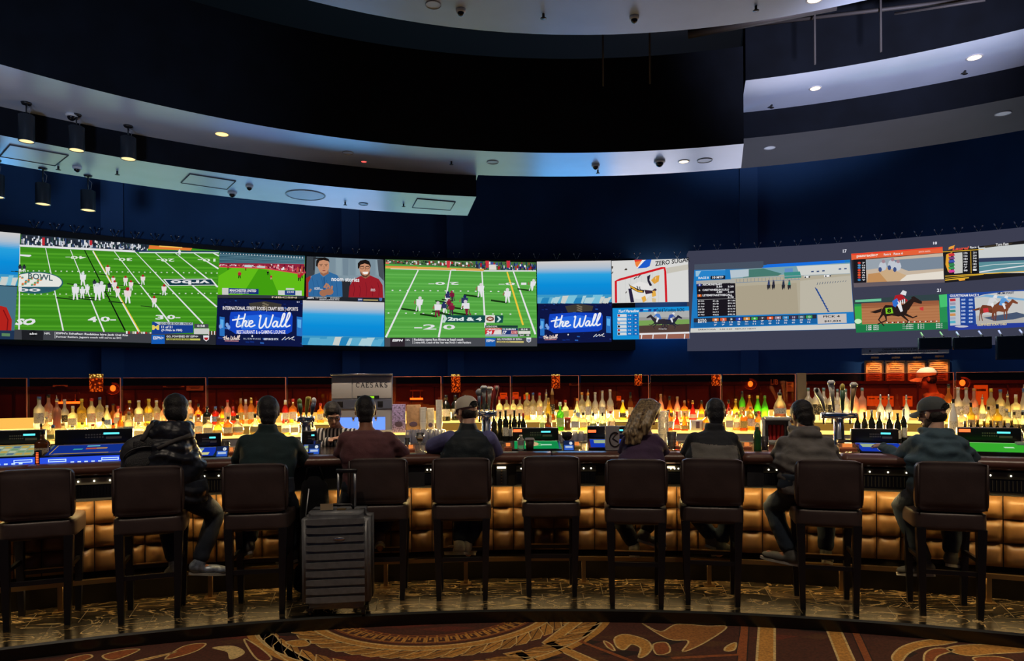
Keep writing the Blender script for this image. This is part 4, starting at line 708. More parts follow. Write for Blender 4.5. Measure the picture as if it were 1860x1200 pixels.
for i in range(8): c.disc(962, 232 + i * 13.2, 9, 6, [S(220, 60, 50), S(90, 150, 190), S(70, 130, 190), S(220, 70, 50), S(210, 80, 50), S(230, 90, 40), S(190, 60, 60), S(60, 130, 180)][i], 2.6, 8); tx(c, ['7', '12', '18', '5', '14', '6', '10', '9'][i], 978, 228 + i * 13.2, 994, 236 + i * 13.2, WH, 0, 3)
pl(c, [(930, 342), (1428, 320), (1428, 338), (934, 366)], S(100, 90, 96), 2.2)
done(c)
c = screen([(1712, 455), (1870, 436), (1870, 506), (1716, 513)], 'racing screen with yellow trim and number columns at the top right corner', ((.7, .7, .7), 1.5)); c.k = .3333; crop(c, 1240, 400, .33333)
pl(c, [(1416, 168), (1890, 106), (1890, 300), (1428, 340)], S(28, 26, 28), 0)
pl(c, [(1612, 150), (1890, 126), (1890, 286), (1616, 288)], S(200, 204, 204), 1); pl(c, [(1614, 218), (1890, 205), (1890, 278), (1616, 286)], S(90, 140, 150), 1.5); pl(c, [(1614, 206), (1890, 196), (1890, 216), (1614, 228)], S(50, 60, 90), 1.7); c.line([(1616, 282), (1720, 266), (1890, 244)], 2, WH, 2.4); c.line([(1616, 252), (1700, 240), (1890, 232)], 1, S(210, 220, 220), 2.4)
pl(c, [(1436, 186), (1470, 172), (1448, 230), (1466, 286), (1446, 280), (1432, 240)], S(226, 160, 50), 2); pl(c, [(1476, 178), (1524, 174), (1528, 286), (1480, 290)], S(196, 196, 190), 2)
for i, col in enumerate((S(200, 50, 60), S(120, 70, 120), S(60, 80, 170), S(50, 130, 80), S(60, 150, 90), S(210, 60, 150))): pl(c, [(1448, 182 + i * 18), (1478, 178 + i * 18), (1484, 192 + i * 18), (1452, 196 + i * 18)], col, 2.6)
for j, x in enumerate((1526, 1576)):
    pl(c, [(x, 172 - j * 4), (x + 32, 170 - j * 4), (x + 32, 288), (x, 289)], S(20, 20, 24), 2.2)
    for i in range(7): tx(c, [['170', '150', '181', '100', '97', '7', '88'], ['210', '230', '541', '70', '182', '287', '']][j][i] or '-', x + 6, 174 + i * 15.6 - j * 3, x + 26, 184 + i * 15.6 - j * 3, WH, 0, 3)
for a, b, w in (((1416, 172), (1640, 158), 1.2), ((1570, 168), (1572, 288), 1.0), ((1430, 304), (1890, 276), 1.4), ((1430, 326), (1560, 312), 2), ((1430, 316), (1640, 294), 1)): c.line([a, b], w, S(228, 180, 50), 3)
pl(c, [(1450, 146), (1484, 134), (1476, 152), (1448, 160)], S(232, 160, 60), 3); pl(c, [(1500, 320), (1536, 314), (1540, 326), (1508, 330)], S(232, 160, 60), 3); pl(c, [(1640, 140), (1800, 122), (1780, 134), (1650, 150)], S(60, 52, 40), 2.6)
tx(c, 'Laurel', 1470, 148, 1560, 164, S(226, 80, 60), -6, 3, .04, shear=.2); tx(c, 'Race 6', 1566, 142, 1616, 154, WH, -4, 3); tx(c, 'Turn Fast', 1706, 126, 1776, 140, WH, -6, 3)
done(c)
c = screen([(1551, 543), (1720, 533), (1722, 598), (1555, 604)], 'green-framed racing screen of a black horse with a red-clad jockey galloping right', ((.4, .9, .4), 1.2)); c.k = .3333; crop(c, 1240, 400, .33333)
pl(c, [(934, 432), (1440, 398), (1446, 592), (946, 612)], S(40, 140, 80), 0); pl(c, [(934, 432), (1440, 398), (1440, 440), (936, 456)], S(50, 66, 70), .6); pl(c, [(940, 434), (1082, 426), (1082, 440), (940, 446)], S(110, 190, 150), 1); pl(c, [(1396, 406), (1440, 402), (1442, 470), (1404, 474)], S(70, 190, 110), 1)
pl(c, [(974, 452), (1396, 436), (1402, 556), (978, 566)], S(176, 116, 76), 1.2); pl(c, [(974, 452), (1396, 436), (1398, 462), (975, 478)], S(150, 90, 60), 1.5)
for i in range(12): c.line([(976, 470 + i * 8), (1400, 456 + i * 8)], .4, [S(190, 130, 90), S(160, 100, 64)][i % 2], 1.7)
pl(c, [(936, 470), (974, 468), (978, 560), (942, 562)], S(60, 170, 70), 1.5); c.disc(956, 550, 20, 14, S(200, 230, 190), 1.8)
horse(c, 1170, 500, 300, S(40, 28, 26), RED, 4, 1); pl(c, [(1104, 478), (1140, 474), (1148, 506), (1108, 510)], S(130, 200, 40), 5.2); tx(c, '8', 1114, 480, 1136, 504, BK, 0, 5.6, .04); pl(c, [(1142, 440), (1168, 424), (1180, 446), (1160, 474), (1146, 466)], S(50, 110, 200), 5.2)
for i in range(4): pl(c, [(1170 + i * 12, 440 - i * 4), (1176 + i * 12, 440 - i * 4), (1182 + i * 10, 452), (1176 + i * 10, 454)], WH, 5.4)
pl(c, [(1290, 476), (1312, 470), (1312, 492), (1296, 490)], S(200, 60, 60), 5.2)
pl(c, [(944, 572), (1444, 554), (1446, 592), (946, 612)], S(30, 120, 70), 2)
for i in range(28): pl(c, [(1110 + i * 10, 560 - i * .3), (1117 + i * 10, 560 - i * .3), (1117 + i * 10, 554 - i * .3), (1110 + i * 10, 555 - i * .3)], [WH, BK, RED][i % 3], 3)
for x, t in ((1000, '1 AM'), (1040, 'RACE'), (1200, '11 QUEEN'), (1280, '3 2-1'), (1380, '$46.3')):
    for j in range(3): tx(c, t, x, 572 + j * 10 - (x - 1000) * .03, x + len(t) * 7, 579 + j * 10 - (x - 1000) * .03, WH, -1, 3)
done(c)
c = screen([(1718, 533), (1870, 526), (1870, 594), (1722, 600)], 'blue and white racing screen of two chestnut horses at far right bottom', ((.5, .6, .95), 1.5)); c.k = .3333; crop(c, 1240, 400, .33333)
pl(c, [(1434, 402), (1890, 376), (1890, 580), (1448, 600)], S(36, 70, 150), 0); tx(c, 'GULFSTREAM RACE 9', 1456, 404, 1614, 418, WH, -4, 3, .03); tx(c, 'MUM FAST', 1716, 392, 1806, 404, S(20, 30, 70), -4, 4, .03)
pl(c, [(1590, 420), (1640, 404), (1760, 388), (1890, 384), (1890, 556), (1600, 566)], S(196, 196, 194), 1); pl(c, [(1590, 424), (1660, 404), (1890, 430), (1890, 440), (1640, 416)], S(120, 170, 210), 1.5); pl(c, [(1602, 520), (1890, 505), (1890, 556), (1602, 566)], S(176, 172, 166), 1.5)
pl(c, [(1452, 424), (1510, 420), (1514, 570), (1458, 574)], S(186, 192, 200), 1)
for i in range(7): pl(c, [(1456, 428 + i * 20), (1486, 426 + i * 20), (1488, 440 + i * 20), (1458, 442 + i * 20)], [S(190, 50, 60), S(150, 150, 170), S(80, 150, 190), S(60, 140, 120), S(200, 140, 80), S(160, 170, 190), S(80, 170, 190)][i], 2)
for j, x in enumerate((1512, 1552)):
    pl(c, [(x, 424), (x + 34, 421), (x + 36, 568), (x + 2, 570)], S(30, 60, 140), 2)
    for i in range(7): pl(c, [(x + 4, 428 + i * 20), (x + 30, 426 + i * 20), (x + 31, 438 + i * 20), (x + 5, 440 + i * 20)], S(60, 110, 190), 2.4); tx(c, [['157', '90', '359', '132', '103', '100', '182'], ['22', '231', '492', '65', '', '', '']][j][i] or '0', x + 8, 428 + i * 20, x + 28, 437 + i * 20, WH, 0, 3)
pl(c, [(1640, 530), (1820, 500), (1890, 520), (1800, 540), (1700, 548)], S(70, 84, 110), 2)
horse(c, 1680, 488, 210, S(110, 56, 36), S(210, 210, 214), 3.2, 1, False); horse(c, 1742, 484, 190, S(122, 66, 44), S(90, 150, 210), 4, 1, False); pl(c, [(1636, 480), (1664, 476), (1668, 500), (1640, 504)], S(200, 50, 56), 5.2)
pl(c, [(1446, 574), (1890, 558), (1890, 580), (1448, 600)], S(40, 60, 150), 3); c.disc(1520, 578, 38, 6, S(190, 190, 200), 3.5); tx(c, 'HAPPYNESS SCRATCHED', 1606, 564, 1766, 576, S(226, 210, 150), -6, 4, .03)
done(c)
def number(t, x0, y0, x1, y1):
    c = Canvas(LM).quad_frame([(x0, y0), (x1, y0 - (x1 - x0) * .06), (x1, y1 - (x1 - x0) * .06), (x0, y1)]); c.text(t, 0, 0, 1, 1, S(225, 225, 235), 2, .03); o = c.build('number', M_pic, vw)
number('17', 1531, 453, 1538, 459); number('18', 1695, 439, 1702, 444); number('21', 1702, 524, 1709, 530)
# small bracket clips along the top edge of the video wall
M_clip = mat('bright_metal_clip', (.75, .75, .8), .25, metal=1)
m = MB(); m.tube([(-.05, 0, .10), (0, 0, 0), (.05, 0, .10)], .009, 6); m.tube([(-.05, 0, .10), (-.06, -.03, .12)], [.016, .010], 6); m.tube([(.05, 0, .10), (.06, -.03, .12)], [.016, .010], 6)
mesh_clip = m.mesh('bracket_clip', M_clip)
for i in range(50):
    px = 62 + i * 36.5; py = [(0, 420), (391, 456), (700, 471), (975, 476), (1250, 466), (1550, 447), (1860, 428)]
    y = next(a[1] + (b[1] - a[1]) * (px - a[0]) / (b[0] - a[0]) for a, b in zip(py, py[1:]) if a[0] <= px <= b[0] + 1) if px < 1860 else 428
    p = at_c(px, y - 8, LC, LR + .1); th = math.atan2(p.x - LC[0], p.y - LC[1]); z = 4.02 if px < 1251 else 4.13
    o = link('bracket_clip', mesh_clip, None, P(LR + .1, th, z, LC), -th); tag(o, 'small metal bracket clip on the top edge of the long video wall', 'bracket', 'bracket clips along the top of the video wall')
# ------------------------------------------------------------------ the bar
TA, TB = -.57, .57
M_leather = mat('bronze_tufted_vinyl', (.26, .135, .05), .38, noise=(5, .15), spec=.5)
M_arm = mat('brown_armrest_vinyl', (.13, .055, .040), .32, bump=(30, .05))
M_top = mat('dark_gloss_counter', (.022, .014, .012), .22)
M_apron = mat('olive_dark_metal', (.026, .022, .014), .5, metal=.3, noise=(8, .25))
M_black = mat('black_plastic', (.012, .012, .014), .35)
M_brass = mat('dull_brass', (.46, .30, .12), .38, metal=.85)
M_chrome = mat('chrome', (.75, .75, .78), .12, metal=1)
M_steel = mat('brushed_steel', (.45, .46, .48), .35, metal=.9, noise=(20, .1))
M_strip = emis('warm_strip_light', (1.0, .70, .28), 58)
M_toe = emis('warm_toe_light', (1.0, .64, .25), 15)
M_plinth = MATS.get('dark_marble_plinth') or mat('dark_marble_plinth', (.005, .004, .003), .3, noise=(6, .6), spec=.2)
bar = empty('bar_counter', P(10.2, 0, 0), 0, 'long curved bar with bronze tufted front, brown armrest and glossy dark top', 'bar counter')
def part(mb, name, mats, root, label=None, cut=True):
    o = mb.build(name, mats); o.parent = root; o.matrix_parent_inverse = Matrix.Translation(-Vector(root.location)) if root.rotation_euler[2] == 0 else root.matrix_world.inverted()
    if label: o['label'] = label
    return o
m = MB(); m.arc([(10.05, 0), (10.05, .262), (10.9, .262), (10.9, 0)], TA, TB, 80); part(m, 'plinth', M_plinth, bar)
# tufted cushions: three rows of square pillows
m = MB(); tw = .0172; t = TA; k = 0
m.arc([(10.0, .258), (10.0, .80), (10.04, .80), (10.04, .258)], TA, TB, 80, m=1)
while t < TB - tw:
    for r in range(3):
        z0 = .258 + r * .181; z1 = z0 + .177; n = 7; vs = []
        for i in range(n):
            for j in range(n):
                u, v = i / (n - 1), j / (n - 1); e = (1 - abs(2 * u - 1) ** 3.2) * (1 - abs(2 * v - 1) ** 3.2)
                wr = .004 * mnoise.noise(Vector((t * 300 + u * 3, r * 7 + v * 3, 1)))
                vs.append(P(9.995 - .058 * e ** .6 - wr * e, t + tw * (.02 + .96 * u), z0 + (z1 - z0) * v))
        m.add(vs, [(i * n + j, (i + 1) * n + j, (i + 1) * n + j + 1, i * n + j + 1) for i in range(n - 1) for j in range(n - 1)], 0, True)
    t += tw
part(m, 'tufted_front', [M_leather, M_black], bar, 'bronze tufted cushion front')
m = MB(); m.arc([(9.80, .832), (9.80, 1.012), (9.825, 1.012), (9.825, .832)], TA, TB, 80); m.arc([(9.985, .797), (9.985, .807), (10.06, .807), (10.06, .797)], TA, TB, 80, m=1); m.arc([(10.05, .80), (10.05, 1.045), (10.08, 1.045), (10.08, .80)], TA, TB, 80, m=1); part(m, 'apron', [M_apron, M_black], bar)
m = MB(); m.arc([(9.95, 1.045), (9.95, 1.085), (10.80, 1.085), (10.80, 1.045)], TA, TB, 90); part(m, 'counter_top', M_top, bar)
m = MB(); m.arc([(10.76, .1), (10.76, 1.04), (10.80, 1.04), (10.80, .1)], TA, TB, 60); part(m, 'back_panel', M_black, bar)
seams = [-.57, -.465, -.385, -.305, -.2255, -.150, -.074, .0125, .091, .167, .243, .305, .372, .455, .57]
for a, b in zip(seams, seams[1:]):                         # armrest cushions end to end
    m = MB(); prof = []
    for q in range(12):
        an = 2 * PI * q / 12; prof.append((9.855 + .125 * math.copysign(abs(math.cos(an)) ** .7, math.cos(an)), 1.057 + .05 * math.copysign(abs(math.sin(an)) ** .8, math.sin(an))))
    m.arc(prof, a + .0006, b - .0006, 14, smooth=True); part(m, 'armrest_cushion', M_arm, bar)
m = MB(); m.arc([(9.835, .838), (9.835, .844), (9.85, .844), (9.85, .838)], TA, TB, 90); part(m, 'strip_light', M_strip, bar)
# fronts of the gaming machines let into the apron
def apron_panel(px, w, kind):
    th = TH(px, 9.79, 865); m = MB(); R = Matrix.Rotation(-th, 3, 'Z')
    b = lambda x, z, sx, sz, d, mi: m.box(P(9.797 - d, th, z) + R @ Vector((x, 0, 0)), (sx, .02, sz), -th, mi)
    if kind == 'plain': b(0, .915, w, .16, .006, 1)
    else:
        b(0, .975, w, .05, .012, 2); b(0, .90, w, .1, .006, 0); b(0, .842, w, .012, .012, 2)
        for i in range(16): b(-w * .45 + i * w * .06, .90, .006, .075, .014, 2 if kind == 'vent' else 0)
        for i in range(3): m.ell(P(9.772, th, .975) + R @ Vector((-w * .3 + i * w * .3, 0, 0)), (.007, .004, .007), 8, 3)
    part(m, 'machine_front', [M_black, mat('charcoal_panel', (.03, .03, .034), .5), mat('bronze_trim_metal', (.11, .095, .06), .45, metal=.3) if kind != 'pale' else mat('olive_grey_panel', (.42, .37, .25), .5), emis('tiny_white_light', (1, .95, .8), 2.5, False)], bar)
for px, w, k in ((172, .34, 'pale'), (372, .34, 'vent'), (470, .2, 'vent'), (760, .16, 'plain'), (783, .1, 'trim'), (960, .2, 'trim'), (1060, .2, 'trim'), (1225, .1, 'trim'), (1152, .16, 'plain'), (1376, .16, 'plain'), (1410, .2, 'trim'), (1612, .42, 'vent'), (1835, .42, 'vent')): apron_panel(px, w, k)
for px in (911, 1217):
    th = TH(px, 9.79, 870); m = MB(); m.box(P(9.79, th, .915), (.085, .02, .16), -th, 0); m.box(P(9.775, th, .985), (.07, .03, .012), -th, 1)
    for i in range(5): m.box(P(9.778, th, .86 + i * .024), (.012, .006, .006), -th, 2)
    part(m, 'light_socket', [mat('charcoal_panel'), emis('puck_glow', (1, .8, .45), 5), M_brass], bar)
# foot rail: a thing of its own, standing on posts
rail = empty('foot_rail', P(9.9, 0, 0), 0, 'brass square foot rail on short posts along the bar base', 'foot rail')
m = MB(); m.arc([(9.885, .19), (9.885, .222), (9.925, .222), (9.925, .19)], TA, TB, 90); part(m, 'rail', M_brass, rail)
m = MB(); m.arc([(9.893, .1887), (9.893, .1899), (9.915, .1899), (9.915, .1887)], TA, TB, 60); part(m, 'strip_light', M_toe, rail)
for px in (106, 380, 700, 846, 1061, 1290, 1531, 1800):
    th = TH(px, 9.85, 1040); m = MB(); m.box(P(9.905, th, .095), (.032, .032, .19), -th); m.box(P(9.905, th, .005), (.09, .09, .01), -th); part(m, 'post', M_brass, rail)

# ------------------------------------------------------------------ bar stools
M_vinyl = mat('dark_brown_stool_vinyl', (.062, .042, .038), .42, bump=(35, .06), noise=(6, .2))
M_leg = mat('black_lacquered_wood', (.010, .010, .012), .35)
def stool(loc, rz, label):
    t = empty('bar_stool', loc, rz, label, 'bar stool', 'brown bar stools along the bar')
    def soft(w, d, h, puff, n=9):                          # an upholstered block with softly bulging faces
        bm = bmesh.new(); bmesh.ops.create_cube(bm, size=2.0); bmesh.ops.subdivide_edges(bm, edges=bm.edges, cuts=n, use_grid_fill=True)
        for v in bm.verts:
            x, y, z = v.co; e = lambda a: (1 - abs(a) ** 4); sgn = lambda a: 1 if a > .999 else -1 if a < -.999 else 0
            bx = w / 2 * x - sgn(x) * .012 * max(abs(y) ** 8, abs(z) ** 8); by = d / 2 * y - sgn(y) * .012 * max(abs(x) ** 8, abs(z) ** 8); bz = h / 2 * z - sgn(z) * .012 * max(abs(x) ** 8, abs(y) ** 8)
            bx += sgn(x) * puff * e(y) * e(z); by += sgn(y) * puff * e(x) * e(z); bz += sgn(z) * puff * e(x) * e(y) + (.004 * math.sin(x * 5 + z) * (1 - abs(z)) if w > .4 else 0)
            v.co = (bx, by, bz)
        bm.verts.index_update(); r = [v.co.copy() for v in bm.verts], [[v.index for v in f.verts] for f in bm.faces]; bm.free(); return r
    vs, fs = soft(.45, .40, .14, .008); m = MB(); m.add([v + Vector((0, .0, .678)) for v in vs], fs, 0, True); m.build('seat', M_vinyl, t)
    vs, fs = soft(.45, .065, .345, .006); m = MB(); m.add([v + Vector((0, -.19 - (v.z) * .06, .925)) for v in vs], fs, 0, True)
    for s in (-1, 1): m.tube([(s * .213, -.212 + .0, .765), (s * .213, -.234, 1.085)], .006, 6)
    m.build('backrest', M_vinyl, t)
    for x in (-1, 1):
        for y in (-1, 1):
            m = MB(); m.taper((x * .19, y * .165 - .01, .63), (.058, .058), (x * .178, y * .165 - .015, 0), (.036, .036)); m.build('leg', M_leg, t)
    for y in (-1, 1): m = MB(); m.box((0, y * .165 - .015, .315), (.35, .022, .03)); m.build('stretcher', M_leg, t)
    for x in (-1, 1): m = MB(); m.box((x * .184, -.015, .40), (.022, .31, .028)); m.build('stretcher', M_leg, t)
    m = MB(); m.box((0, .152, .333), (.33, .026, .006)); m.build('foot_plate', M_brass, t)
    return t
spots = [(-3.32, 4.76, 21, 'empty brown bar stool at the far left, before the blue-lit raised screens'), (-2.65, 4.89, 19, 'brown bar stool under the person in the puffy jacket with backpack'), (-1.91, 5.0, 9, 'brown bar stool under the person in the dark green sweater'),
         (-1.06, 5.31, 5, 'brown bar stool just right of the ribbed suitcase, under the maroon shirt'), (-.40, 5.31, 3, 'brown bar stool under the person in the white cap and black vest'), (.31, 5.39, -1, 'empty brown bar stool in the middle, before the water bottle'),
         (.95, 5.13, -7, 'brown bar stool under the person with long blond hair'), (1.53, 5.15, -12, 'brown bar stool under the person in the grey sweater with dark shoulders'), (2.35, 5.0, -15, 'brown bar stool under the person in the plain grey hoodie'), (3.15, 4.85, -16, 'brown bar stool at the far right, under the person in the teal hoodie')]
first = None; STOOLS = []
for (x, y, a, lab), pxb in zip(spots, (66, 270, 464, 687, 838, 1001, 1155, 1293, 1505, 1727)):
    rz = math.radians(a); loc = Vector((ray(pxb, 860).x * y, y, 0)) + Matrix.Rotation(rz, 3, 'Z') @ Vector((0, .19, 0))
    if first is None: first = stool(loc, rz, lab); o = first
    else: o = copy_tree(first); o.location = loc; o.rotation_euler = (0, 0, rz); o['label'] = lab
    STOOLS.append((Vector(loc), rz))

# ------------------------------------------------------------------ back bar: cabinet, lit steps, amber glass
M_lit = emis('lit_shelf_acrylic', (1.0, .60, .14), 1.8)
M_lit2 = emis('lit_shelf_front', (1.0, .50, .08), .28)
M_blueglow = emis('blue_strip_light', (.05, .12, 1.0), 14)
M_cab = mat('grey_back_bar_cabinet', (.16, .15, .17), .5)
bb = empty('back_bar', P(11.7, 0, 0), 0, 'curved back bar with glowing stepped bottle shelves behind the counter', 'back bar')
m = MB(); m.arc([(11.50, 0), (11.50, 1.04), (12.10, 1.04), (12.10, 0)], TA, TB, 70); part(m, 'cabinet', M_cab, bb)
m = MB(); m.arc([(11.46, 1.04), (11.46, 1.148), (11.74, 1.148), (11.74, 1.04)], TA, TB, 70); m.arc([(11.455, 1.135), (11.455, 1.155), (11.74, 1.155), (11.74, 1.135)], TA, TB, 70, m=1); part(m, 'lower_shelf', [M_cab, M_lit], bb, 'lower glowing shelf')
m = MB(); m.arc([(11.745, 1.04), (11.745, 1.24), (12.04, 1.24), (12.04, 1.04)], TA, TB, 70, m=0); m.arc([(11.74, 1.238), (11.74, 1.255), (12.04, 1.255), (12.04, 1.238)], TA, TB, 70, m=1); m.arc([(11.738, 1.16), (11.738, 1.23), (11.744, 1.23), (11.744, 1.16)], TA, TB, 70, m=2); m.arc([(12.043, 1.256), (12.043, 1.36), (12.052, 1.36), (12.052, 1.256)], TA, TB, 70, m=3); part(m, 'upper_shelf', [M_cab, M_lit, M_lit2, emis('lit_backsplash', (1.0, .52, .09), 1.0)], bb, 'upper glowing shelf')
m = MB(); m.arc([(11.47, 1.025), (11.47, 1.035), (11.485, 1.035), (11.485, 1.025)], TH(300, 11.5), TH(640, 11.5), 20); m.arc([(11.47, 1.025), (11.47, 1.035), (11.485, 1.035), (11.485, 1.025)], TH(715, 11.5), TH(880, 11.5), 14); part(m, 'blue_strip_light', M_blueglow, bb)
m = MB(); m.arc([(11.27, 1.035), (11.27, 1.062), (11.455, 1.062), (11.455, 1.035)], TA, TB, 70); part(m, 'bottle_rail', M_steel, bb)
def amber():
    m = bpy.data.materials.new('amber_glass'); m.use_nodes = True; nt = m.node_tree; nt.nodes.remove(nt.nodes['Principled BSDF']); N = nt.nodes.new; L = nt.links.new
    t = N('ShaderNodeBsdfTransparent'); t.inputs[0].default_value = (.80, .34, .19, 1); g = N('ShaderNodeBsdfGlossy'); g.inputs['Roughness'].default_value = .03; g.inputs['Color'].default_value = (1, .55, .35, 1)
    f = N('ShaderNodeFresnel'); f.inputs[0].default_value = 1.6; x = N('ShaderNodeMixShader'); L(f.outputs[0], x.inputs[0]); L(t.outputs[0], x.inputs[1]); L(g.outputs[0], x.inputs[2]); L(x.outputs[0], nt.nodes['Material Output'].inputs[0]); return m
for i in range(13):                                         # light strips set into the two shelves, shining out through the bottles
    t = -.44 + i * .0725
    for r, z in ((11.732, 1.20), (12.036, 1.31)): area('shelf_strip_lamp', P(r, t, z), (.8, .07), 14, (1, .64, .20), (-math.sin(t), -math.cos(t), -.12), math.radians(100))
M_amber = amber(); M_edge = mat('pink_glass_edge', (.5, .16, .12), .3)
gx = [-240, 51, 221, 376, 521, 712, 803, 929, 1053, 1180, 1311, 1447, 1463, 1735, 2120]
gl = ['behind the leftmost machine', 'behind the frosted white bottle', 'behind the backpack wearer', 'left of the dark green sweater', 'beside the silver drink machine', 'right of the silver drink machine', 'behind the white cap', 'behind the row of red-capped bottles', 'behind the tall frosted bottles', 'behind the blond hair', 'behind the grey and dark sweater', 'post', 'behind the right beer taps', 'at the far right behind frosted bottles']
for a, b, l in zip(gx, gx[1:], gl):
    t0, t1 = TH(a, 12.05, 690), TH(b, 12.05, 690); m = MB()
    if l == 'post':
        m.arc([(12.0, 1.258), (12.0, 1.76), (12.11, 1.76), (12.11, 1.258)], t0, t1, 3); tag(m.build('post', mat('bronze_grey_post', (.22, .18, .14), .35, metal=.6)), 'bronze grey square post dividing the amber glass screen', 'post'); continue
    m.arc([(12.055, 1.258), (12.055, 1.75), (12.067, 1.75), (12.067, 1.258)], t0 + .0009, t1 - .0009, 8, m=0)
    m.arc([(12.053, 1.258), (12.053, 1.752), (12.069, 1.752), (12.069, 1.258)], t1 - .0014, t1 - .0007, 1, m=1); m.arc([(12.053, 1.749), (12.053, 1.753), (12.069, 1.753), (12.069, 1.749)], t0 + .001, t1 - .001, 8, m=1)
    tag(m.build('glass_panel', [M_amber, M_edge]), 'amber glass screen panel on the back bar, ' + l, 'glass panel', 'amber glass screen of the back bar')
# ------------------------------------------------------------------ the room behind the amber glass
M_wood = mat('red_brown_panelling', (.20, .075, .035), .45, noise=(3, .35))
M_paper = mat('cream_paper', (.75, .66, .5), .7)
m = MB(); m.arc([(13.25, 0), (13.25, 1.66), (13.30, 1.66), (13.30, 0)], -.60, .58, 60)
for i in range(52):
    t = -.59 + i * .0226; m.arc([(13.235, .9), (13.235, 1.655), (13.25, 1.655), (13.25, .9)], t, t + .0012, 1, m=1)
m.arc([(13.23, 1.63), (13.23, 1.668), (13.31, 1.668), (13.31, 1.63)], -.60, .58, 60, m=1)
tag(m.build('wall_low', [M_wood, mat('dark_red_trim', (.08, .025, .015), .4)]), **ST)
for px, pw in ((140, 9), (420, 9), (640, 4), (880, 4), (1120, 4), (1330, 4), (1560, 16), (1700, 20), (1830, 20)):     # added unseen lamps that brighten that panelling
    th = TH(px, 12.9, 700); p = P(12.75, th, 2.9); spot('added_panelling_fill', p, pw * 4, (1, .62, .36), 80, 1, (math.sin(th) * .35, math.cos(th) * .35, -1))
# glowing perforated wall lights seen through the top of the glass
M_sconce = None
def sconce_mat():
    m = bpy.data.materials.new('perforated_gold_glow'); m.use_nodes = True; nt = m.node_tree; nt.nodes.remove(nt.nodes['Principled BSDF']); N = nt.nodes.new; L = nt.links.new
    tc = N('ShaderNodeTexCoord'); v = N('ShaderNodeTexVoronoi'); v.inputs['Scale'].default_value = 42; L(tc.outputs['Object'], v.inputs['Vector']); r = N('ShaderNodeValToRGB'); e = r.color_ramp.elements
    e[0].position = .25; e[0].color = (1, .62, .12, 1); e[1].position = .55; e[1].color = (.09, .03, .004, 1); L(v.outputs['Distance'], r.inputs[0]); em = N('ShaderNodeEmission'); em.inputs[1].default_value = 1.5; L(r.outputs[0], em.inputs[0]); L(em.outputs[0], nt.nodes['Material Output'].inputs[0]); return m
M_sconce = sconce_mat()
for x0, x1, y1, lab in ((164, 186, 711, 'above the frosted white bottle at left'), (820, 836, 712, 'above the white cap'), (1002, 1017, 705, 'above the tall pointed bottle in the middle'), (1153, 1166, 700, 'above the blond hair'), (1293, 1310, 700, 'above the grey and dark sweater')):
    r = 13.1; th = TH((x0 + x1) / 2, r, 700); z1 = ZR((x0 + x1) / 2, 684, r) + .03; z0 = ZR((x0 + x1) / 2, y1, r); w = (x1 - x0) / 1250 * P(r, th).y
    s = empty('wall_light', P(r, th, z0), -th, 'gold perforated wall light glowing behind amber glass, ' + lab, 'wall light', 'gold wall lights behind the glass')
    m = MB(); m.lathe([(w / 2, .0), (w / 2, z1 - z0)], (0, 0, 0), 20); m.build('lamp_shade', M_sconce, s); m = MB(); m.box((0, .09, (z1 - z0) / 2), (.05, .10, .04)); m.build('bracket', M_brass, s)
# lists and cards pinned on the panelling
for x0, x1, y0, y1, lab in ((1034, 1052, 682, 700, 'pink-looking paper list behind the glass, left of the tall frosted bottles'), (1166, 1180, 682, 697, 'pink-looking paper list behind the glass above the blond hair'), (98, 121, 686, 699, 'pale paper behind the leftmost glass panels, above the frosted white bottle'), (298, 333, 688, 703, 'wide pale paper sheet behind the glass above the backpack wearer'), (340, 368, 688, 709, 'cream paper with dark border right of the wide pale sheet'), (1429, 1441, 693, 711, 'small pink-looking card left of the bronze post')):
    r = 13.22; th = TH((x0 + x1) / 2, r, 700); z0, z1 = ZR((x0 + x1) / 2, y1, r), min(ZR((x0 + x1) / 2, y0, r), 1.66); w = (x1 - x0) / 1250 * P(r, th).y
    m = MB(); m.box((0, 0, 0), (w, .004, z1 - z0)); m.box((0, -.003, (z1 - z0) * .3), (w * .7, .001, .008), m=1); m.box((0, -.003, 0), (w * .5, .001, .006), m=1)
    tag(m.build('paper_notice', [M_paper, mat('ink', (.05, .04, .04), .8)], None, P(r, th, (z0 + z1) / 2), -th), lab, 'paper')
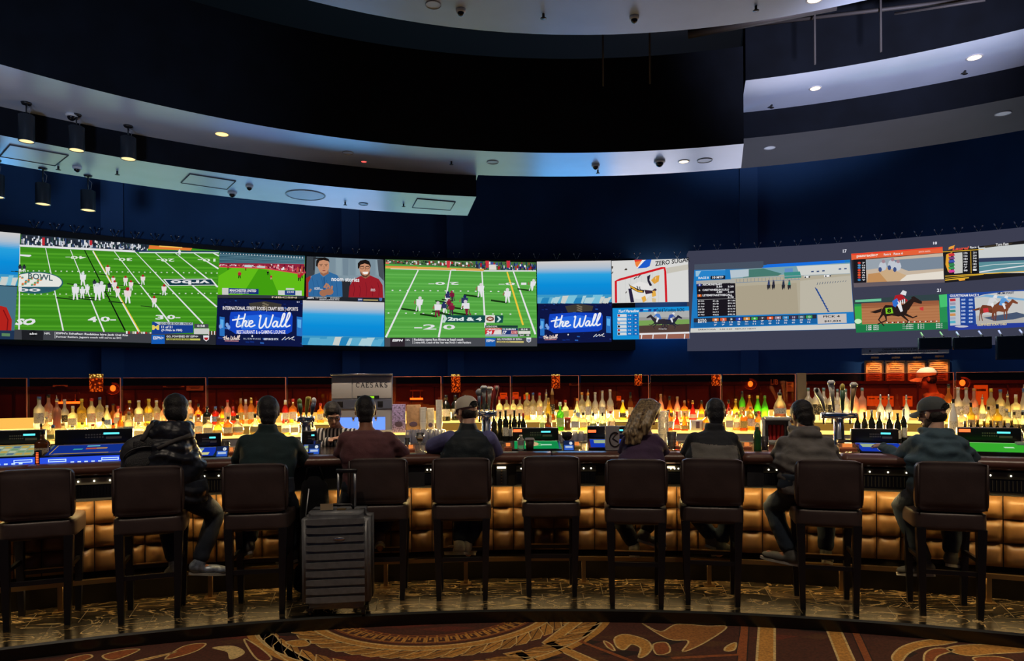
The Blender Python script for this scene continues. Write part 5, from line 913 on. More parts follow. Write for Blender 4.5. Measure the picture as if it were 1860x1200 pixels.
# orange-glowing back shelf items and lamp bars behind the glass
for x0, x1, y, lab in ((107, 142, 731, 'thin glowing orange bar lamp behind the bottles at the far left'), (745, 768, 724, 'thin glowing orange bar lamp behind the paper cup stacks')):
    r = 12.6; th = TH((x0 + x1) / 2, r, y); z = ZR((x0 + x1) / 2, y, r); w = (x1 - x0) / 1250 * P(r, th).y
    s = empty('bar_lamp', P(r, th, z), -th, lab, 'lamp'); m = MB(); m.tube([(-w / 2, 0, 0), (w / 2, 0, 0)], .012, 8); m.build('tube', emis('orange_tube', (1, .42, .08), 6, False), s)
    m = MB()
    for k in (-.3, .3): m.tube([(w * k, .0, .012), (w * k, .0, .09)], .006, 6)
    m.box((0, 0, .1), (w, .02, .02)); m.build('hanger', M_brass, s)
for x0, x1, y0, y1, lab in ((908, 921, 713, 724, 'leftmost of the orange cards behind the red-capped bottles'), (931, 942, 712, 724, 'middle of the orange cards behind the red-capped bottles'), (951, 962, 716, 725, 'right of the orange cards behind the red-capped bottles'), (1120, 1128, 719, 727, 'small orange card behind the amber bottles left of the blond hair'), (1576, 1590, 719, 737, 'left orange card under the framed notices'), (1592, 1606, 719, 738, 'second orange card under the framed notices'), (1608, 1622, 719, 738, 'third orange card under the framed notices'), (1641, 1656, 719, 738, 'orange card left of the grey-green cap'), (1771, 1792, 699, 735, 'tall orange-lit card behind the frosted bottles at the far right')):
    r = 12.48; th = TH((x0 + x1) / 2, r, y0); z0, z1 = ZR((x0 + x1) / 2, y1, r), ZR((x0 + x1) / 2, y0, r); w = (x1 - x0) / 1250 * P(r, th).y
    m = MB(); m.box((0, 0, (z1 - z0) / 2), (w, .02, z1 - z0)); m.box((0, -.012, (z1 - z0) * .75), (w * .7, .003, (z1 - z0) * .12), m=1); m.box((0, .03, -.01), (w, .12, .02), m=2)
    tag(m.build('display_card', [emis('orange_backlit_card', (1, .36, .05), .9, False), M_brass, M_wood], None, P(r, th, z0), -th), lab, 'card', 'orange backlit cards behind the glass')
m = MB(); m.arc([(12.38, 1.02), (12.38, 1.05), (12.58, 1.05), (12.58, 1.02)], -.5, .46, 50); 
for i in range(24): t = -.5 + i * .0417; m.arc([(12.53, 0), (12.53, 1.02), (12.58, 1.02), (12.58, 0)], t, t + .004, 1)
tag(m.build('rear_shelf', mat('rear_shelf_wood', (.10, .035, .018), .5)), 'long low dark wooden shelf behind the amber glass', 'shelf')
# emblem lights
for px, py, lab in ((205, 694, 'small glowing emblem light behind the left glass panels'), (1363, 686, 'small glowing emblem light behind the glass left of the bronze post'), (1748, 684, 'small glowing emblem light at the right behind the glass')):
    r = 13.2; th = TH(px, r, py); s = empty('emblem_light', P(r, th, min(ZR(px, py, r), 1.64)), -th, lab, 'lamp', 'emblem lights behind the glass')
    m = MB(); m.ell((0, 0, 0), (.03, .02, .038), 10); m.build('bulb', emis('bulb_glow', (1, .5, .1), 5, False), s)
    m = MB(); m.tube([(.08 * math.cos(a), 0, .07 * math.sin(a) - .01) for a in [PI * (1.15 + k * .7 / 8 * 2) for k in range(9)]], .012, 6); m.tube([(-.09, 0, -.07), (-.02, 0, -.085), (.02, 0, -.085), (.09, 0, -.07)], .01, 6); m.build('wreath', mat('red_bronze', (.3, .1, .05), .4, metal=.6), s)
# room letters on the panelling
c = Canvas(lambda u, v, l: P(13.215, 0, 0)); th = TH(1407, 13.2, 692)
c = Canvas(lambda u, v, l: Vector((u, 0, v))).quad_frame([(-.045, .025), (.045, .025), (.045, -.045), (-.045, -.045)]); c.text('LIB', 0, 0, 1, 1, (.75, .6, .35), 0, .02)
o = c.build('wall_letters', attr_mat('gilt_letters', False)); o.location = P(13.215, th, ZR(1407, 692, 13.2)); o.rotation_euler = (0, 0, -th); tag(o, 'small pale letters LIB on the panelling behind the glass', 'letters')

# framed notices with picture lights and the rules sign above
M_frame = mat('dark_bronze_frame', (.16, .09, .05), .4, metal=.5); M_notice = mat('orange_tan_notice', (.75, .36, .13), .7)
NW = 13.72
def LW(px, py): return at_c(px, py, LC, NW)
for i, (x0, x1, y0, y1) in enumerate(((1570, 1605, 655, 697), (1607, 1645, 655, 697), (1646, 1683, 655, 697), (1685, 1725, 653, 694))):
    a, b = LW(x0, y0), LW(x1, y1); ctr = (a + b) / 2; th = math.atan2(ctr.x - LC[0], ctr.y - LC[1]); w = math.hypot(a.x - b.x, a.y - b.y); h = a.z - b.z
    s = empty('framed_notice', ctr, -th, ['leftmost of the four orange-lit framed notices under the white sign', 'second from left of the four orange-lit framed notices', 'third of the four orange-lit framed notices, beside the person behind the glass', 'rightmost of the four orange-lit framed notices'][i], 'framed notice', 'framed notices under the rules sign')
    m = MB(); m.box((0, .015, 0), (w - .03, .02, h - .03), m=0)
    for k in range(9): m.box((0, .0, h * .34 - k * h * .085), ((w - .12) * (1 - .3 * (k % 3 == 2)), .012, .008), m=1)
    m.build('notice', [M_notice, mat('notice_print', (.45, .15, .06), .8)], s)
    m = MB()
    for sx in (-1, 1): m.box((sx * (w / 2 - .012), 0, 0), (.024, .05, h))
    for sz in (-1, 1): m.box((0, 0, sz * (h / 2 - .012)), (w, .05, .024))
    m.build('frame', M_frame, s)
    m = MB(); m.box((0, -.16, h / 2 + .05), (w * .4, .04, .03)); m.tube([(0, 0, h / 2), (0, -.08, h / 2 + .07), (0, -.16, h / 2 + .05)], .008, 6); m.build('picture_light', M_frame, s)
    spot('picture_lamp', ctr + Vector((-math.sin(th) * .16, -math.cos(th) * .16, h / 2 + .03)), 9, (1, .46, .13), 110, .8, (math.sin(th) * .45, math.cos(th) * .45, -1), .03)
ctr = (LW(1565, 637) + LW(1722, 637)) / 2; th = math.atan2(ctr.x - LC[0], ctr.y - LC[1]); w = (LW(1565, 637) - LW(1722, 637)).length; h = LW(1640, 632).z - LW(1640, 644).z; ctr = P(NW - .1, th, ctr.z, LC)
s = empty('rules_sign', ctr, -th, 'long white sign board with two lines of lettering above the framed notices', 'sign')
m = MB(); m.box((0, 0, 0), (w, .04, h)); m.build('board', mat('off_white_board', (.62, .6, .58), .5), s)
m = MB(); m.box((0, -.022, h / 2 - .006), (w, .01, .012)); m.box((0, -.022, -h / 2 + .006), (w, .01, .012)); m.box((-w / 2 + .006, -.022, 0), (.012, .01, h)); m.box((w / 2 - .006, -.022, 0), (.012, .01, h)); m.build('frame', mat('off_white_board'), s)
c = Canvas(lambda u, v, l: Vector((u, -.0215, v))).quad_frame([(-w / 2, h / 2), (w / 2, h / 2), (w / 2, -h / 2), (-w / 2, -h / 2)]); ink = (.05, .05, .06); c.text('CAESARS PALACE RACE & SPORTS BOOK', .24, .14, .80, .42, ink, 0, .03); c.text('HOUSE WAGERING RULES AND REGULATIONS', .2, .54, .88, .80, ink, 0, .03); c.rect(.09, .3, .105, .6, ink); c.build('lettering', attr_mat('sign_ink', False), s)
m = MB()
for k in (-.35, .35): m.box((w * k, .06, 0), (.03, .08, .03))
m.build('bracket', M_frame, s)
spot('added_sign_fill', ctr + Vector((-.5, -1.2, .8)), 45, (1, .9, .8), 60, .8, (.4, 1, -.65))  # added unseen spot that brightens the sign board
# dark boxes under the video wall at the right
for (x0, y0), (x1, y1), d, lab in (((1667, 614), (1728, 634), 12.6, 'left of two slim dark soundbars hung under the right end of the video wall'), ((1730, 613), (1801, 633), 12.6, 'right of two slim dark soundbars hung under the right end of the video wall'), ((1808, 611), (1875, 652), 12.5, 'large dark speaker box hung at the right edge under the video wall')):
    a, b = at_c(x0, y0, LC, d), at_c(x1, y1, LC, d); ctr = (a + b) / 2; th = math.atan2(ctr.x - LC[0], ctr.y - LC[1]); w = math.hypot(a.x - b.x, a.y - b.y); h = a.z - b.z
    s = empty('speaker_box', ctr, -th, lab, 'speaker'); m = MB(); m.box((0, 0, 0), (w - .01, .22, h), bev=.01); m.build('cabinet', mat('dark_blue_grey_cabinet', (.02, .04, .06), .5), s); m = MB(); m.box((0, -.112, 0), (w - .05, .01, h - .04)); m.build('grille', mat('dark_mesh', (.012, .025, .04), .8), s)
    m = MB(); m.tube([(-w * .3, .05, h / 2), (-w * .3, .6, h / 2 + .12)], .015, 6); m.tube([(w * .3, .05, h / 2), (w * .3, .6, h / 2 + .12)], .015, 6); m.build('bracket', M_black, s)

th = TH(1675, 12.4, 700); spot('added_walker_fill', P(12.2, th, 2.6), 90, (1, .55, .26), 60, .8, (math.sin(th) * .3, math.cos(th) * .3, -1))  # added unseen spot that lights the person behind the glass
# ------------------------------------------------------------------ bottles: eight shapes, each a thing with body, liquid, cap and label
GL = dict(clear=glassy('clear_glass', (.95, .95, .88), (.92, .84, .52), mix=.5), frosted=glassy('frosted_glass', (.9, .9, .85), (.92, .90, .82), mix=.8, rough=.3), amber=glassy('amber_glass_bottle', (.9, .42, .08), (.85, .38, .06), mix=.55), yellow=glassy('yellow_glass', (.95, .8, .2), (.95, .72, .12), mix=.55),
          green=glassy('green_glass', (.3, .85, .12), (.25, .8, .08), mix=.5), pink=glassy('pinkish_glass', (.95, .55, .42), (.92, .55, .42), mix=.6), red=glassy('dark_red_glass', (.55, .08, .05), (.55, .08, .05), mix=.5), brown=glassy('brown_glass', (.35, .14, .04), (.30, .12, .03), mix=.5),
          dark=mat('near_black_bottle_glass', (.012, .014, .010), .12), white=mat('white_opaque_bottle', (.8, .8, .76), .35), steel=glassy('smoky_glass', (.7, .75, .85), (.55, .6, .7), mix=.4))
CP = {k: mat('cap_' + k, c, .35, metal=me) for k, (c, me) in dict(black=((.012, .012, .014), 0), white=((.75, .73, .68), 0), red=((.55, .03, .03), 0), blue=((.06, .14, .38), 0), gold=((.7, .45, .12), .8), silver=((.7, .7, .72), .9), green=((.10, .32, .05), 0), yellow=((.75, .6, .08), 0), orange=((.75, .30, .05), 0), teal=((.10, .22, .30), 0), cork=((.45, .28, .14), 0)).items()}
def label_mat(name, base, ink, sc=9):
    if name in MATS: return MATS[name]
    m = bpy.data.materials.new(name); m.use_nodes = True; nt = m.node_tree; b = nt.nodes['Principled BSDF']; N = nt.nodes.new; L = nt.links.new
    tc = N('ShaderNodeTexCoord'); mp = N('ShaderNodeMapping'); mp.inputs['Scale'].default_value = (sc * 2.4, sc, sc * 1.6); L(tc.outputs['Object'], mp.inputs[0]); v = N('ShaderNodeTexVoronoi'); v.inputs['Scale'].default_value = 1.6; L(mp.outputs[0], v.inputs['Vector'])
    r = N('ShaderNodeValToRGB'); r.color_ramp.interpolation = 'CONSTANT'; e = r.color_ramp.elements; e[0].position = 0; e[0].color = (*ink, 1); e[1].position = .30; e[1].color = (*base, 1); L(v.outputs['Distance'], r.inputs[0]); L(r.outputs[0], b.inputs['Base Color']); b.inputs['Roughness'].default_value = .6
    MATS[name] = m; return m
LB = dict(white=label_mat('label_white', (.75, .72, .6), (.15, .12, .1)), cream=label_mat('label_cream', (.72, .6, .38), (.25, .12, .05)), black=label_mat('label_black', (.02, .02, .02), (.6, .5, .3)), red=label_mat('label_red', (.7, .62, .5), (.6, .05, .04)), green=label_mat('label_green', (.35, .5, .15), (.7, .65, .4)), blue=label_mat('label_blue', (.12, .22, .5), (.7, .7, .7)), gold=label_mat('label_gold', (.6, .42, .12), (.1, .06, .02)), silver=label_mat('label_silver', (.5, .5, .55), (.1, .1, .12)))
#       body outline (radius, height), square-ness, cap from, cap radius, label from-to, liquid to
SHAPES = {
    'vodka': ([(.10, 0), (.118, .012), (.12, .05), (.12, .60), (.105, .66), (.055, .73), (.042, .78), (.040, .92)], 0, .90, .046, (.18, .5), .55),
    'slim': ([(.085, 0), (.1, .012), (.102, .04), (.1, .52), (.085, .6), (.045, .68), (.036, .74), (.036, .97)], 0, .93, .040, (.2, .45), .5),
    'square': ([(.13, 0), (.15, .012), (.152, .05), (.152, .58), (.13, .64), (.06, .70), (.048, .75), (.046, .90)], .9, .86, .056, (.15, .46), .42),
    'round': ([(.18, 0), (.26, .02), (.30, .12), (.31, .28), (.27, .44), (.16, .58), (.08, .66), (.065, .72), (.06, .86)], 0, .80, .085, (.14, .42), .36),
    'wine': ([(.105, 0), (.12, .012), (.122, .04), (.122, .58), (.105, .66), (.055, .75), (.044, .8), (.043, .98)], 0, .80, .047, (.18, .46), .5),
    'liqueur': ([(.14, 0), (.155, .012), (.158, .05), (.15, .38), (.12, .55), (.07, .7), (.046, .8), (.043, .93)], 0, .88, .052, (.12, .36), .4),
    'decanter': ([(.19, 0), (.215, .015), (.22, .05), (.19, .3), (.13, .5), (.065, .66), (.05, .75), (.048, .86)], .35, .82, .07, (.1, .3), .3),
    'spire': ([(.085, 0), (.095, .012), (.095, .05), (.092, .3), (.075, .6), (.05, .84), (.02, .985)], 0, .80, .058, (.2, .5), .6)}
MESH = {}
for k, (prof, sq, c0, cr, (l0, l1), lq) in SHAPES.items():
    m = MB(); m.lathe(prof, n=18, sq=sq); MESH[k, 'body'] = m.mesh('bottle_' + k, GL['clear'])
    inner = [(r * .93, max(z, .02)) for r, z in prof if z < lq]; rl = next(a[0] + (b[0] - a[0]) * (lq - a[1]) / (b[1] - a[1]) for a, b in zip(prof, prof[1:]) if a[1] <= lq <= b[1])
    m = MB(); m.lathe(inner + [(rl * .93, lq)], n=16, sq=sq); MESH[k, 'liquid'] = m.mesh('liquid_' + k, GL['amber'])
    if k == 'spire': m = MB(); m.lathe([(.06, c0), (.022, .99), (.008, 1.0)], n=14)
    elif k == 'round': m = MB(); m.lathe([(.05, c0), (.085, c0 + .03), (.09, .93), (.06, 1.0)], n=14)
    else: m = MB(); m.lathe([(cr, c0), (cr, .995), (cr * .85, 1.0)], n=14)
    MESH[k, 'cap'] = m.mesh('cap_' + k, CP['black'])
    m = MB(); n = 12; vs = []
    for i in range(n + 1):
        a = -PI / 2 - 1.15 + 2.3 * i / n
        for z in (l0, l1):
            r = max(next(p[0] + (q[0] - p[0]) * (z - p[1]) / (q[1] - p[1]) for p, q in zip(prof, prof[1:]) if p[1] <= z <= q[1]) + .004, .01); ca, sa = math.cos(a), math.sin(a)
            qf = 1.0 if not sq else 1.0 / (abs(ca) ** (2 + sq * 6) + abs(sa) ** (2 + sq * 6)) ** (1 / (2 + sq * 6))
            vs.append((r * qf * ca, r * qf * sa, z))
    m.add(vs, [(2 * i, 2 * i + 1, 2 * i + 3, 2 * i + 2) for i in range(n)], 0, True); MESH[k, 'label'] = m.mesh('label_' + k, LB['white'])
    m = MB(); m.lathe([(cr * .5, .97), (cr * .5, 1.0)], n=8); m.tube([(0, 0, 1.0), (0, -.01, 1.06), (0, -.05, 1.12)], [cr * .45, cr * .3, cr * .25], 6); MESH[k, 'spout'] = m.mesh('spout_' + k, CP['silver'])
WIDTH = {k: 2 * max(r for r, z in v[0]) for k, v in SHAPES.items()}
def setm(o, m): o.material_slots[0].link = 'OBJECT'; o.material_slots[0].material = m
STRETCH = [(0, 320, 'left of the backpack'), (320, 480, 'between backpack and green sweater'), (480, 600, 'between green sweater and striped shirt'), (700, 890, 'left of the white cap'), (890, 1125, 'between white cap and blond hair'), (1125, 1192, 'above the blond hair'), (1192, 1300, 'between blond hair and two-tone sweater'), (1300, 1452, 'between two-tone sweater and grey hoodie'), (1452, 1665, 'between grey and teal hoodies'), (1665, 1900, 'right of grey-green cap')]
ORD = 'first second third fourth fifth sixth seventh eighth ninth tenth eleventh twelfth thirteenth fourteenth fifteenth sixteenth seventeenth eighteenth'.split()
CNT = {}
LAST = {}
ROW = {'U': (11.83, 1.2555, 'upper shelf'), 'L': (11.545, 1.1555, 'lower shelf'), 'F': (11.325, 1.0625, 'front rail'), 'B': (11.97, 1.2555, 'back of upper shelf')}
def bottle(row, x, yt, kind, wpx, glass, cap, lab=None, liq=None, spout=False):
    r, z, rn = ROW[row]; lx, lw, lo = LAST.get(row, (-99, 0, 0)); off = 0.0
    if x - lx < (wpx + lw) * .56 and lo == 0: off = {'U': .115, 'L': .115, 'F': .082}[row]
    LAST[row] = (x, wpx, off); r += off; p0 = at_c(x, 700, BC, r); th = math.atan2(p0.x - BC[0], p0.y - BC[1]); h = ZR(x, yt, r) - z
    if spout: h /= 1.10
    w = wpx / FPX * p0.y / WIDTH[kind]
    st = next(s[2] for s in STRETCH if s[0] <= x < s[1]); k = (rn, st); CNT[k] = CNT.get(k, 0) + 1
    gn = dict(clear='clear', frosted='frosted', steel='smoky', dark='black', white='white').get(glass, glass)
    o = empty('bottle', P(r, th, z), -th, f"{gn} {kind if kind not in ('vodka', 'liqueur') else dict(vodka='tall', liqueur='sloping')[kind]} bottle with {cap} cap, {ORD[CNT[k] - 1]} on {rn} {st}", 'bottle', 'bottles on the back bar'); o.scale = (w, w, h)
    for pn, m in (('body', GL[glass]), ('cap', CP[cap]), ('label', LB[lab] if lab else None), ('liquid', GL[liq] if liq else None)):
        if m: c = link(pn, MESH[kind, pn], o); setm(c, m)
    if spout: c = link('spout', MESH[kind, 'spout'], o)
U = [(71, 720, 'vodka', 17, 'frosted', 'blue', 'silver'), (88, 716, 'vodka', 15, 'pink', 'black', 'red'), (103, 719, 'vodka', 14, 'pink', 'silver', None, 'red', True), (117, 725, 'slim', 14, 'frosted', 'white', 'black'), (132, 737, 'square', 14, 'clear', 'white', 'white'), (148, 724, 'vodka', 15, 'yellow', 'yellow', 'gold'), (166, 723, 'vodka', 15, 'clear', 'red', 'red'), (181, 721, 'vodka', 14, 'clear', 'blue', 'white'), (194, 736, 'liqueur', 14, 'clear', 'white', 'blue'), (205, 733, 'slim', 11, 'amber', 'black', None, 'brown'), (214, 737, 'square', 12, 'pink', 'red', 'white'), (235, 727, 'vodka', 14, 'brown', 'yellow', 'gold'), (252, 727, 'vodka', 15, 'clear', 'white', 'red'), (270, 724, 'vodka', 15, 'yellow', 'yellow', 'cream'), (284, 727, 'vodka', 14, 'clear', 'white', 'red'), (297, 730, 'slim', 12, 'pink', 'red', None),
     (345, 727, 'vodka', 13, 'pink', 'white', 'cream'), (360, 733, 'square', 11, 'amber', 'black', 'gold'), (376, 738, 'square', 13, 'dark', 'black', 'black'), (391, 738, 'wine', 12, 'red', 'blue', 'blue'), (404, 738, 'liqueur', 13, 'amber', 'black', 'gold'), (413, 726, 'vodka', 12, 'pink', 'red', 'cream'), (423, 738, 'wine', 11, 'red', 'red', 'black'), (437, 723, 'wine', 11, 'amber', 'cork', 'gold'), (446, 725, 'wine', 11, 'pink', 'white', 'cream'), (456, 722, 'wine', 12, 'amber', 'gold', 'cream'), (467, 728, 'wine', 11, 'amber', 'red', 'cream'), (518, 726, 'wine', 12, 'red', 'white', 'white'), (532, 724, 'square', 13, 'amber', 'red', 'white'), (545, 735, 'liqueur', 11, 'amber', 'black', 'cream'), (582, 732, 'square', 12, 'amber', 'red', 'white'),
     (810, 717, 'wine', 16, 'dark', 'black', 'white'), (827, 717, 'wine', 16, 'dark', 'black', 'white'), (880, 719, 'wine', 14, 'dark', 'black', 'white'), (907, 720, 'square', 12, 'clear', 'red', 'red'), (920, 720, 'square', 12, 'clear', 'red', 'red'), (932, 720, 'square', 12, 'clear', 'red', 'red'), (944, 720, 'square', 12, 'clear', 'red', 'red'), (957, 713, 'vodka', 13, 'clear', 'yellow', 'cream', 'yellow'), (968, 713, 'vodka', 12, 'clear', 'blue', 'white'), (980, 713, 'vodka', 12, 'clear', 'red', 'red'), (992, 708, 'vodka', 11, 'clear', 'silver', 'white', None, True), (1003, 705, 'spire', 10, 'brown', 'cork', 'black'), (1027, 726, 'square', 11, 'clear', 'red', 'green'), (1048, 723, 'liqueur', 12, 'clear', 'orange', 'blue'), (1057, 712, 'vodka', 12, 'clear', 'orange', 'white'), (1068, 708, 'vodka', 12, 'clear', 'orange', 'silver', None, True), (1081, 712, 'slim', 12, 'frosted', 'white', 'white'), (1094, 709, 'slim', 12, 'frosted', 'silver', 'silver'), (1108, 707, 'slim', 13, 'frosted', 'white', 'red'),
     (1131, 726, 'liqueur', 13, 'yellow', 'white', 'black'), (1145, 712, 'wine', 10, 'brown', 'black', 'cream'), (1157, 738, 'square', 10, 'amber', 'orange', 'cream'), (1200, 715, 'liqueur', 14, 'pink', 'cork', 'gold'), (1216, 719, 'decanter', 15, 'amber', 'black', 'black'), (1230, 720, 'liqueur', 14, 'pink', 'cork', 'red'), (1243, 727, 'square', 12, 'amber', 'cork', 'cream'), (1258, 727, 'decanter', 14, 'red', 'gold', 'red'), (1274, 727, 'decanter', 15, 'amber', 'black', 'gold'),
     (1323, 726, 'decanter', 12, 'red', 'black', 'red'), (1336, 724, 'decanter', 15, 'yellow', 'gold', 'gold'), (1348, 710, 'wine', 11, 'green', 'black', 'gold'), (1361, 717, 'liqueur', 14, 'amber', 'gold', 'cream'), (1376, 718, 'liqueur', 14, 'green', 'yellow', 'black'), (1389, 718, 'liqueur', 14, 'green', 'green', None), (1456, 728, 'wine', 12, 'brown', 'black', None), (1468, 704, 'vodka', 14, 'frosted', 'teal', 'silver'), (1482, 704, 'vodka', 14, 'frosted', 'teal', 'black'), (1496, 704, 'vodka', 14, 'frosted', 'teal', 'black'), (1509, 706, 'vodka', 13, 'frosted', 'teal', 'black'), (1521, 706, 'vodka', 13, 'frosted', 'teal', 'silver'), (1536, 706, 'vodka', 13, 'frosted', 'teal', None), (1552, 704, 'vodka', 14, 'pink', 'teal', None), (1566, 704, 'vodka', 14, 'pink', 'teal', None), (1599, 716, 'round', 14, 'steel', 'silver', None), (1614, 716, 'round', 13, 'steel', 'silver', None), (1646, 717, 'round', 12, 'steel', 'silver', None),
     (1723, 697, 'vodka', 14, 'amber', 'black', 'white'), (1740, 703, 'slim', 15, 'frosted', 'white', 'silver'), (1755, 703, 'slim', 15, 'frosted', 'cork', 'silver'), (1769, 705, 'slim', 14, 'pink', 'cork', 'red'), (1784, 717, 'liqueur', 12, 'clear', 'silver', 'white', None, True), (1800, 705, 'vodka', 14, 'clear', 'yellow', 'cream', 'yellow'), (1817, 707, 'vodka', 14, 'clear', 'blue', 'white'), (1830, 710, 'liqueur', 12, 'clear', 'silver', 'blue', 'yellow', True), (1845, 716, 'square', 14, 'clear', 'white', 'white'), (1859, 699, 'liqueur', 14, 'frosted', 'blue', 'blue', None, True)]
L_ = [(74, 769, 'round', 16, 'brown', 'black', 'gold'), (84, 757, 'square', 13, 'clear', 'silver', 'cream'), (96, 771, 'round', 23, 'clear', 'blue', 'green'), (114, 768, 'square', 16, 'clear', 'cork', 'gold', 'amber'), (131, 772, 'square', 15, 'clear', 'white', 'gold', 'yellow'), (149, 766, 'square', 16, 'clear', 'yellow', 'cream', 'yellow'), (168, 770, 'liqueur', 16, 'clear', 'red', 'green'), (187, 758, 'round', 18, 'clear', 'black', 'silver'), (205, 768, 'liqueur', 13, 'amber', 'black', None, 'brown'), (219, 747, 'slim', 12, 'amber', 'red', 'cream'), (234, 747, 'square', 16, 'clear', 'cork', 'silver'), (251, 766, 'square', 15, 'clear', 'white', 'white'), (268, 768, 'square', 15, 'clear', 'yellow', 'cream', 'yellow'),
      (346, 755, 'square', 13, 'clear', 'white', 'white'), (360, 752, 'square', 16, 'clear', 'red', 'white', 'amber'), (378, 757, 'square', 16, 'clear', 'cork', 'cream', 'amber'), (396, 757, 'decanter', 19, 'yellow', 'cork', 'gold', 'amber'), (414, 756, 'square', 15, 'amber', 'black', 'cream', 'brown'), (431, 753, 'round', 22, 'clear', 'black', 'silver', 'amber'), (463, 751, 'round', 20, 'clear', 'black', 'gold', 'yellow'), (519, 762, 'square', 14, 'clear', 'cork', 'white', 'yellow'), (535, 760, 'square', 14, 'clear', 'white', 'cream'), (566, 762, 'liqueur', 13, 'clear', 'silver', 'white'),
      (986, 748, 'square', 12, 'clear', 'white', 'green'), (996, 722, 'wine', 12, 'yellow', 'gold', 'red'), (1017, 730, 'square', 13, 'green', 'white', 'green', 'green'), (1044, 744, 'square', 14, 'clear', 'silver', 'silver'), (1059, 749, 'square', 14, 'clear', 'black', 'cream', 'yellow'), (1077, 749, 'round', 15, 'clear', 'black', 'green'), (1094, 749, 'round', 15, 'clear', 'black', 'green', 'yellow'), (1109, 746, 'square', 14, 'clear', 'red', 'red'), (1214, 744, 'square', 14, 'amber', 'black', 'white', 'amber'), (1229, 747, 'decanter', 14, 'red', 'red', 'cream'), (1243, 749, 'decanter', 13, 'amber', 'gold', 'gold', 'amber'), (1283, 749, 'square', 13, 'amber', 'cork', 'cream', 'amber'), (1324, 740, 'square', 13, 'clear', 'red', 'red'), (1338, 748, 'square', 13, 'clear', 'cork', 'white', 'amber'), (1350, 742, 'square', 13, 'amber', 'gold', 'gold', 'amber'), (1363, 738, 'vodka', 15, 'yellow', 'cork', 'silver', 'amber'), (1378, 746, 'square', 14, 'amber', 'red', 'cream', 'amber'),
      (1731, 724, 'liqueur', 16, 'white', 'black', 'white'), (1747, 742, 'square', 14, 'clear', 'white', 'white'), (1763, 731, 'square', 12, 'yellow', 'black', 'cream'), (1795, 738, 'liqueur', 14, 'clear', 'black', 'gold', 'yellow'), (1811, 734, 'square', 14, 'yellow', 'black', 'cream', 'yellow'), (1828, 742, 'square', 14, 'clear', 'white', 'silver'), (1842, 748, 'square', 12, 'clear', 'black', 'black', 'brown'), (1857, 748, 'square', 12, 'clear', 'black', 'black', 'brown')]
F_ = [(897, 750, 'wine', 12, 'dark', 'black', None), (908, 747, 'wine', 12, 'dark', 'black', None), (918, 745, 'wine', 12, 'dark', 'black', 'white'), (927, 752, 'wine', 12, 'dark', 'gold', 'silver'), (934, 745, 'wine', 11, 'dark', 'black', 'white'), (943, 750, 'wine', 11, 'dark', 'black', None), (950, 750, 'wine', 11, 'dark', 'red', 'cream'), (995, 751, 'square', 13, 'brown', 'gold', 'cream'),
      (1557, 751, 'wine', 12, 'dark', 'cork', 'silver'), (1570, 748, 'wine', 12, 'dark', 'black', 'black'), (1583, 744, 'wine', 12, 'dark', 'silver', 'white'), (1597, 748, 'wine', 12, 'dark', 'cork', 'gold'), (1615, 748, 'wine', 12, 'dark', 'silver', 'white'), (1630, 750, 'wine', 12, 'dark', 'black', 'white'), (1641, 742, 'wine', 11, 'dark', 'silver', 'white'), (1752, 764, 'wine', 11, 'dark', 'silver', 'white'), (1763, 764, 'wine', 11, 'dark', 'cork', None), (1775, 762, 'wine', 12, 'dark', 'gold', 'white'), (1787, 764, 'wine', 12, 'dark', 'gold', 'white'), (1799, 763, 'wine', 12, 'dark', 'gold', 'white'), (1811, 764, 'wine', 12, 'dark', 'gold', 'cream'), (1824, 763, 'wine', 12, 'dark', 'gold', 'red'), (1837, 763, 'wine', 12, 'dark', 'gold', 'red'), (1851, 770, 'wine', 12, 'dark', 'gold', 'silver')]
for row, lst in (('U', U), ('L', L_), ('F', F_)):
    for b in lst: bottle(row, *b)
# ------------------------------------------------------------------ people
def J(px, py, r): return at_c(px, py, BC, r)
def PZ(px, r, z):
    th = TH(px, r, 820); return P(r, th, z)
def remesh(bmv, bmf, vox, smooth=3, noise=0.0, nsc=14.0, fold=0.0):
    me = bpy.data.meshes.new('tmp'); me.from_pydata([tuple(v) for v in bmv], [], bmf); bm = bmesh.new(); bm.from_mesh(me); bmesh.ops.recalc_face_normals(bm, faces=bm.faces); bm.to_mesh(me); bm.free()
    o = bpy.data.objects.new('tmp', me); COL.objects.link(o)
    md = o.modifiers.new('r', 'REMESH'); md.mode = 'VOXEL'; md.voxel_size = vox; md.use_smooth_shade = True
    if smooth: sm = o.modifiers.new('s', 'SMOOTH'); sm.factor = .5; sm.iterations = smooth
    dg = bpy.context.evaluated_depsgraph_get(); out = bpy.data.meshes.new_from_object(o.evaluated_get(dg))
    bpy.data.objects.remove(o); bpy.data.meshes.remove(me)
    if noise:
        nr = [v.normal.copy() for v in out.vertices]
        for v, n in zip(out.vertices, nr):
            q = v.co * nsc; d = mnoise.noise(q) + .5 * mnoise.noise(q * 2.3)
            if fold: d += fold * math.sin(v.co.z * 60 + 5 * mnoise.noise(v.co * 5) + v.co.x * 14)
            v.co += n * noise * d
    for p in out.polygons: p.use_smooth = True
    return out
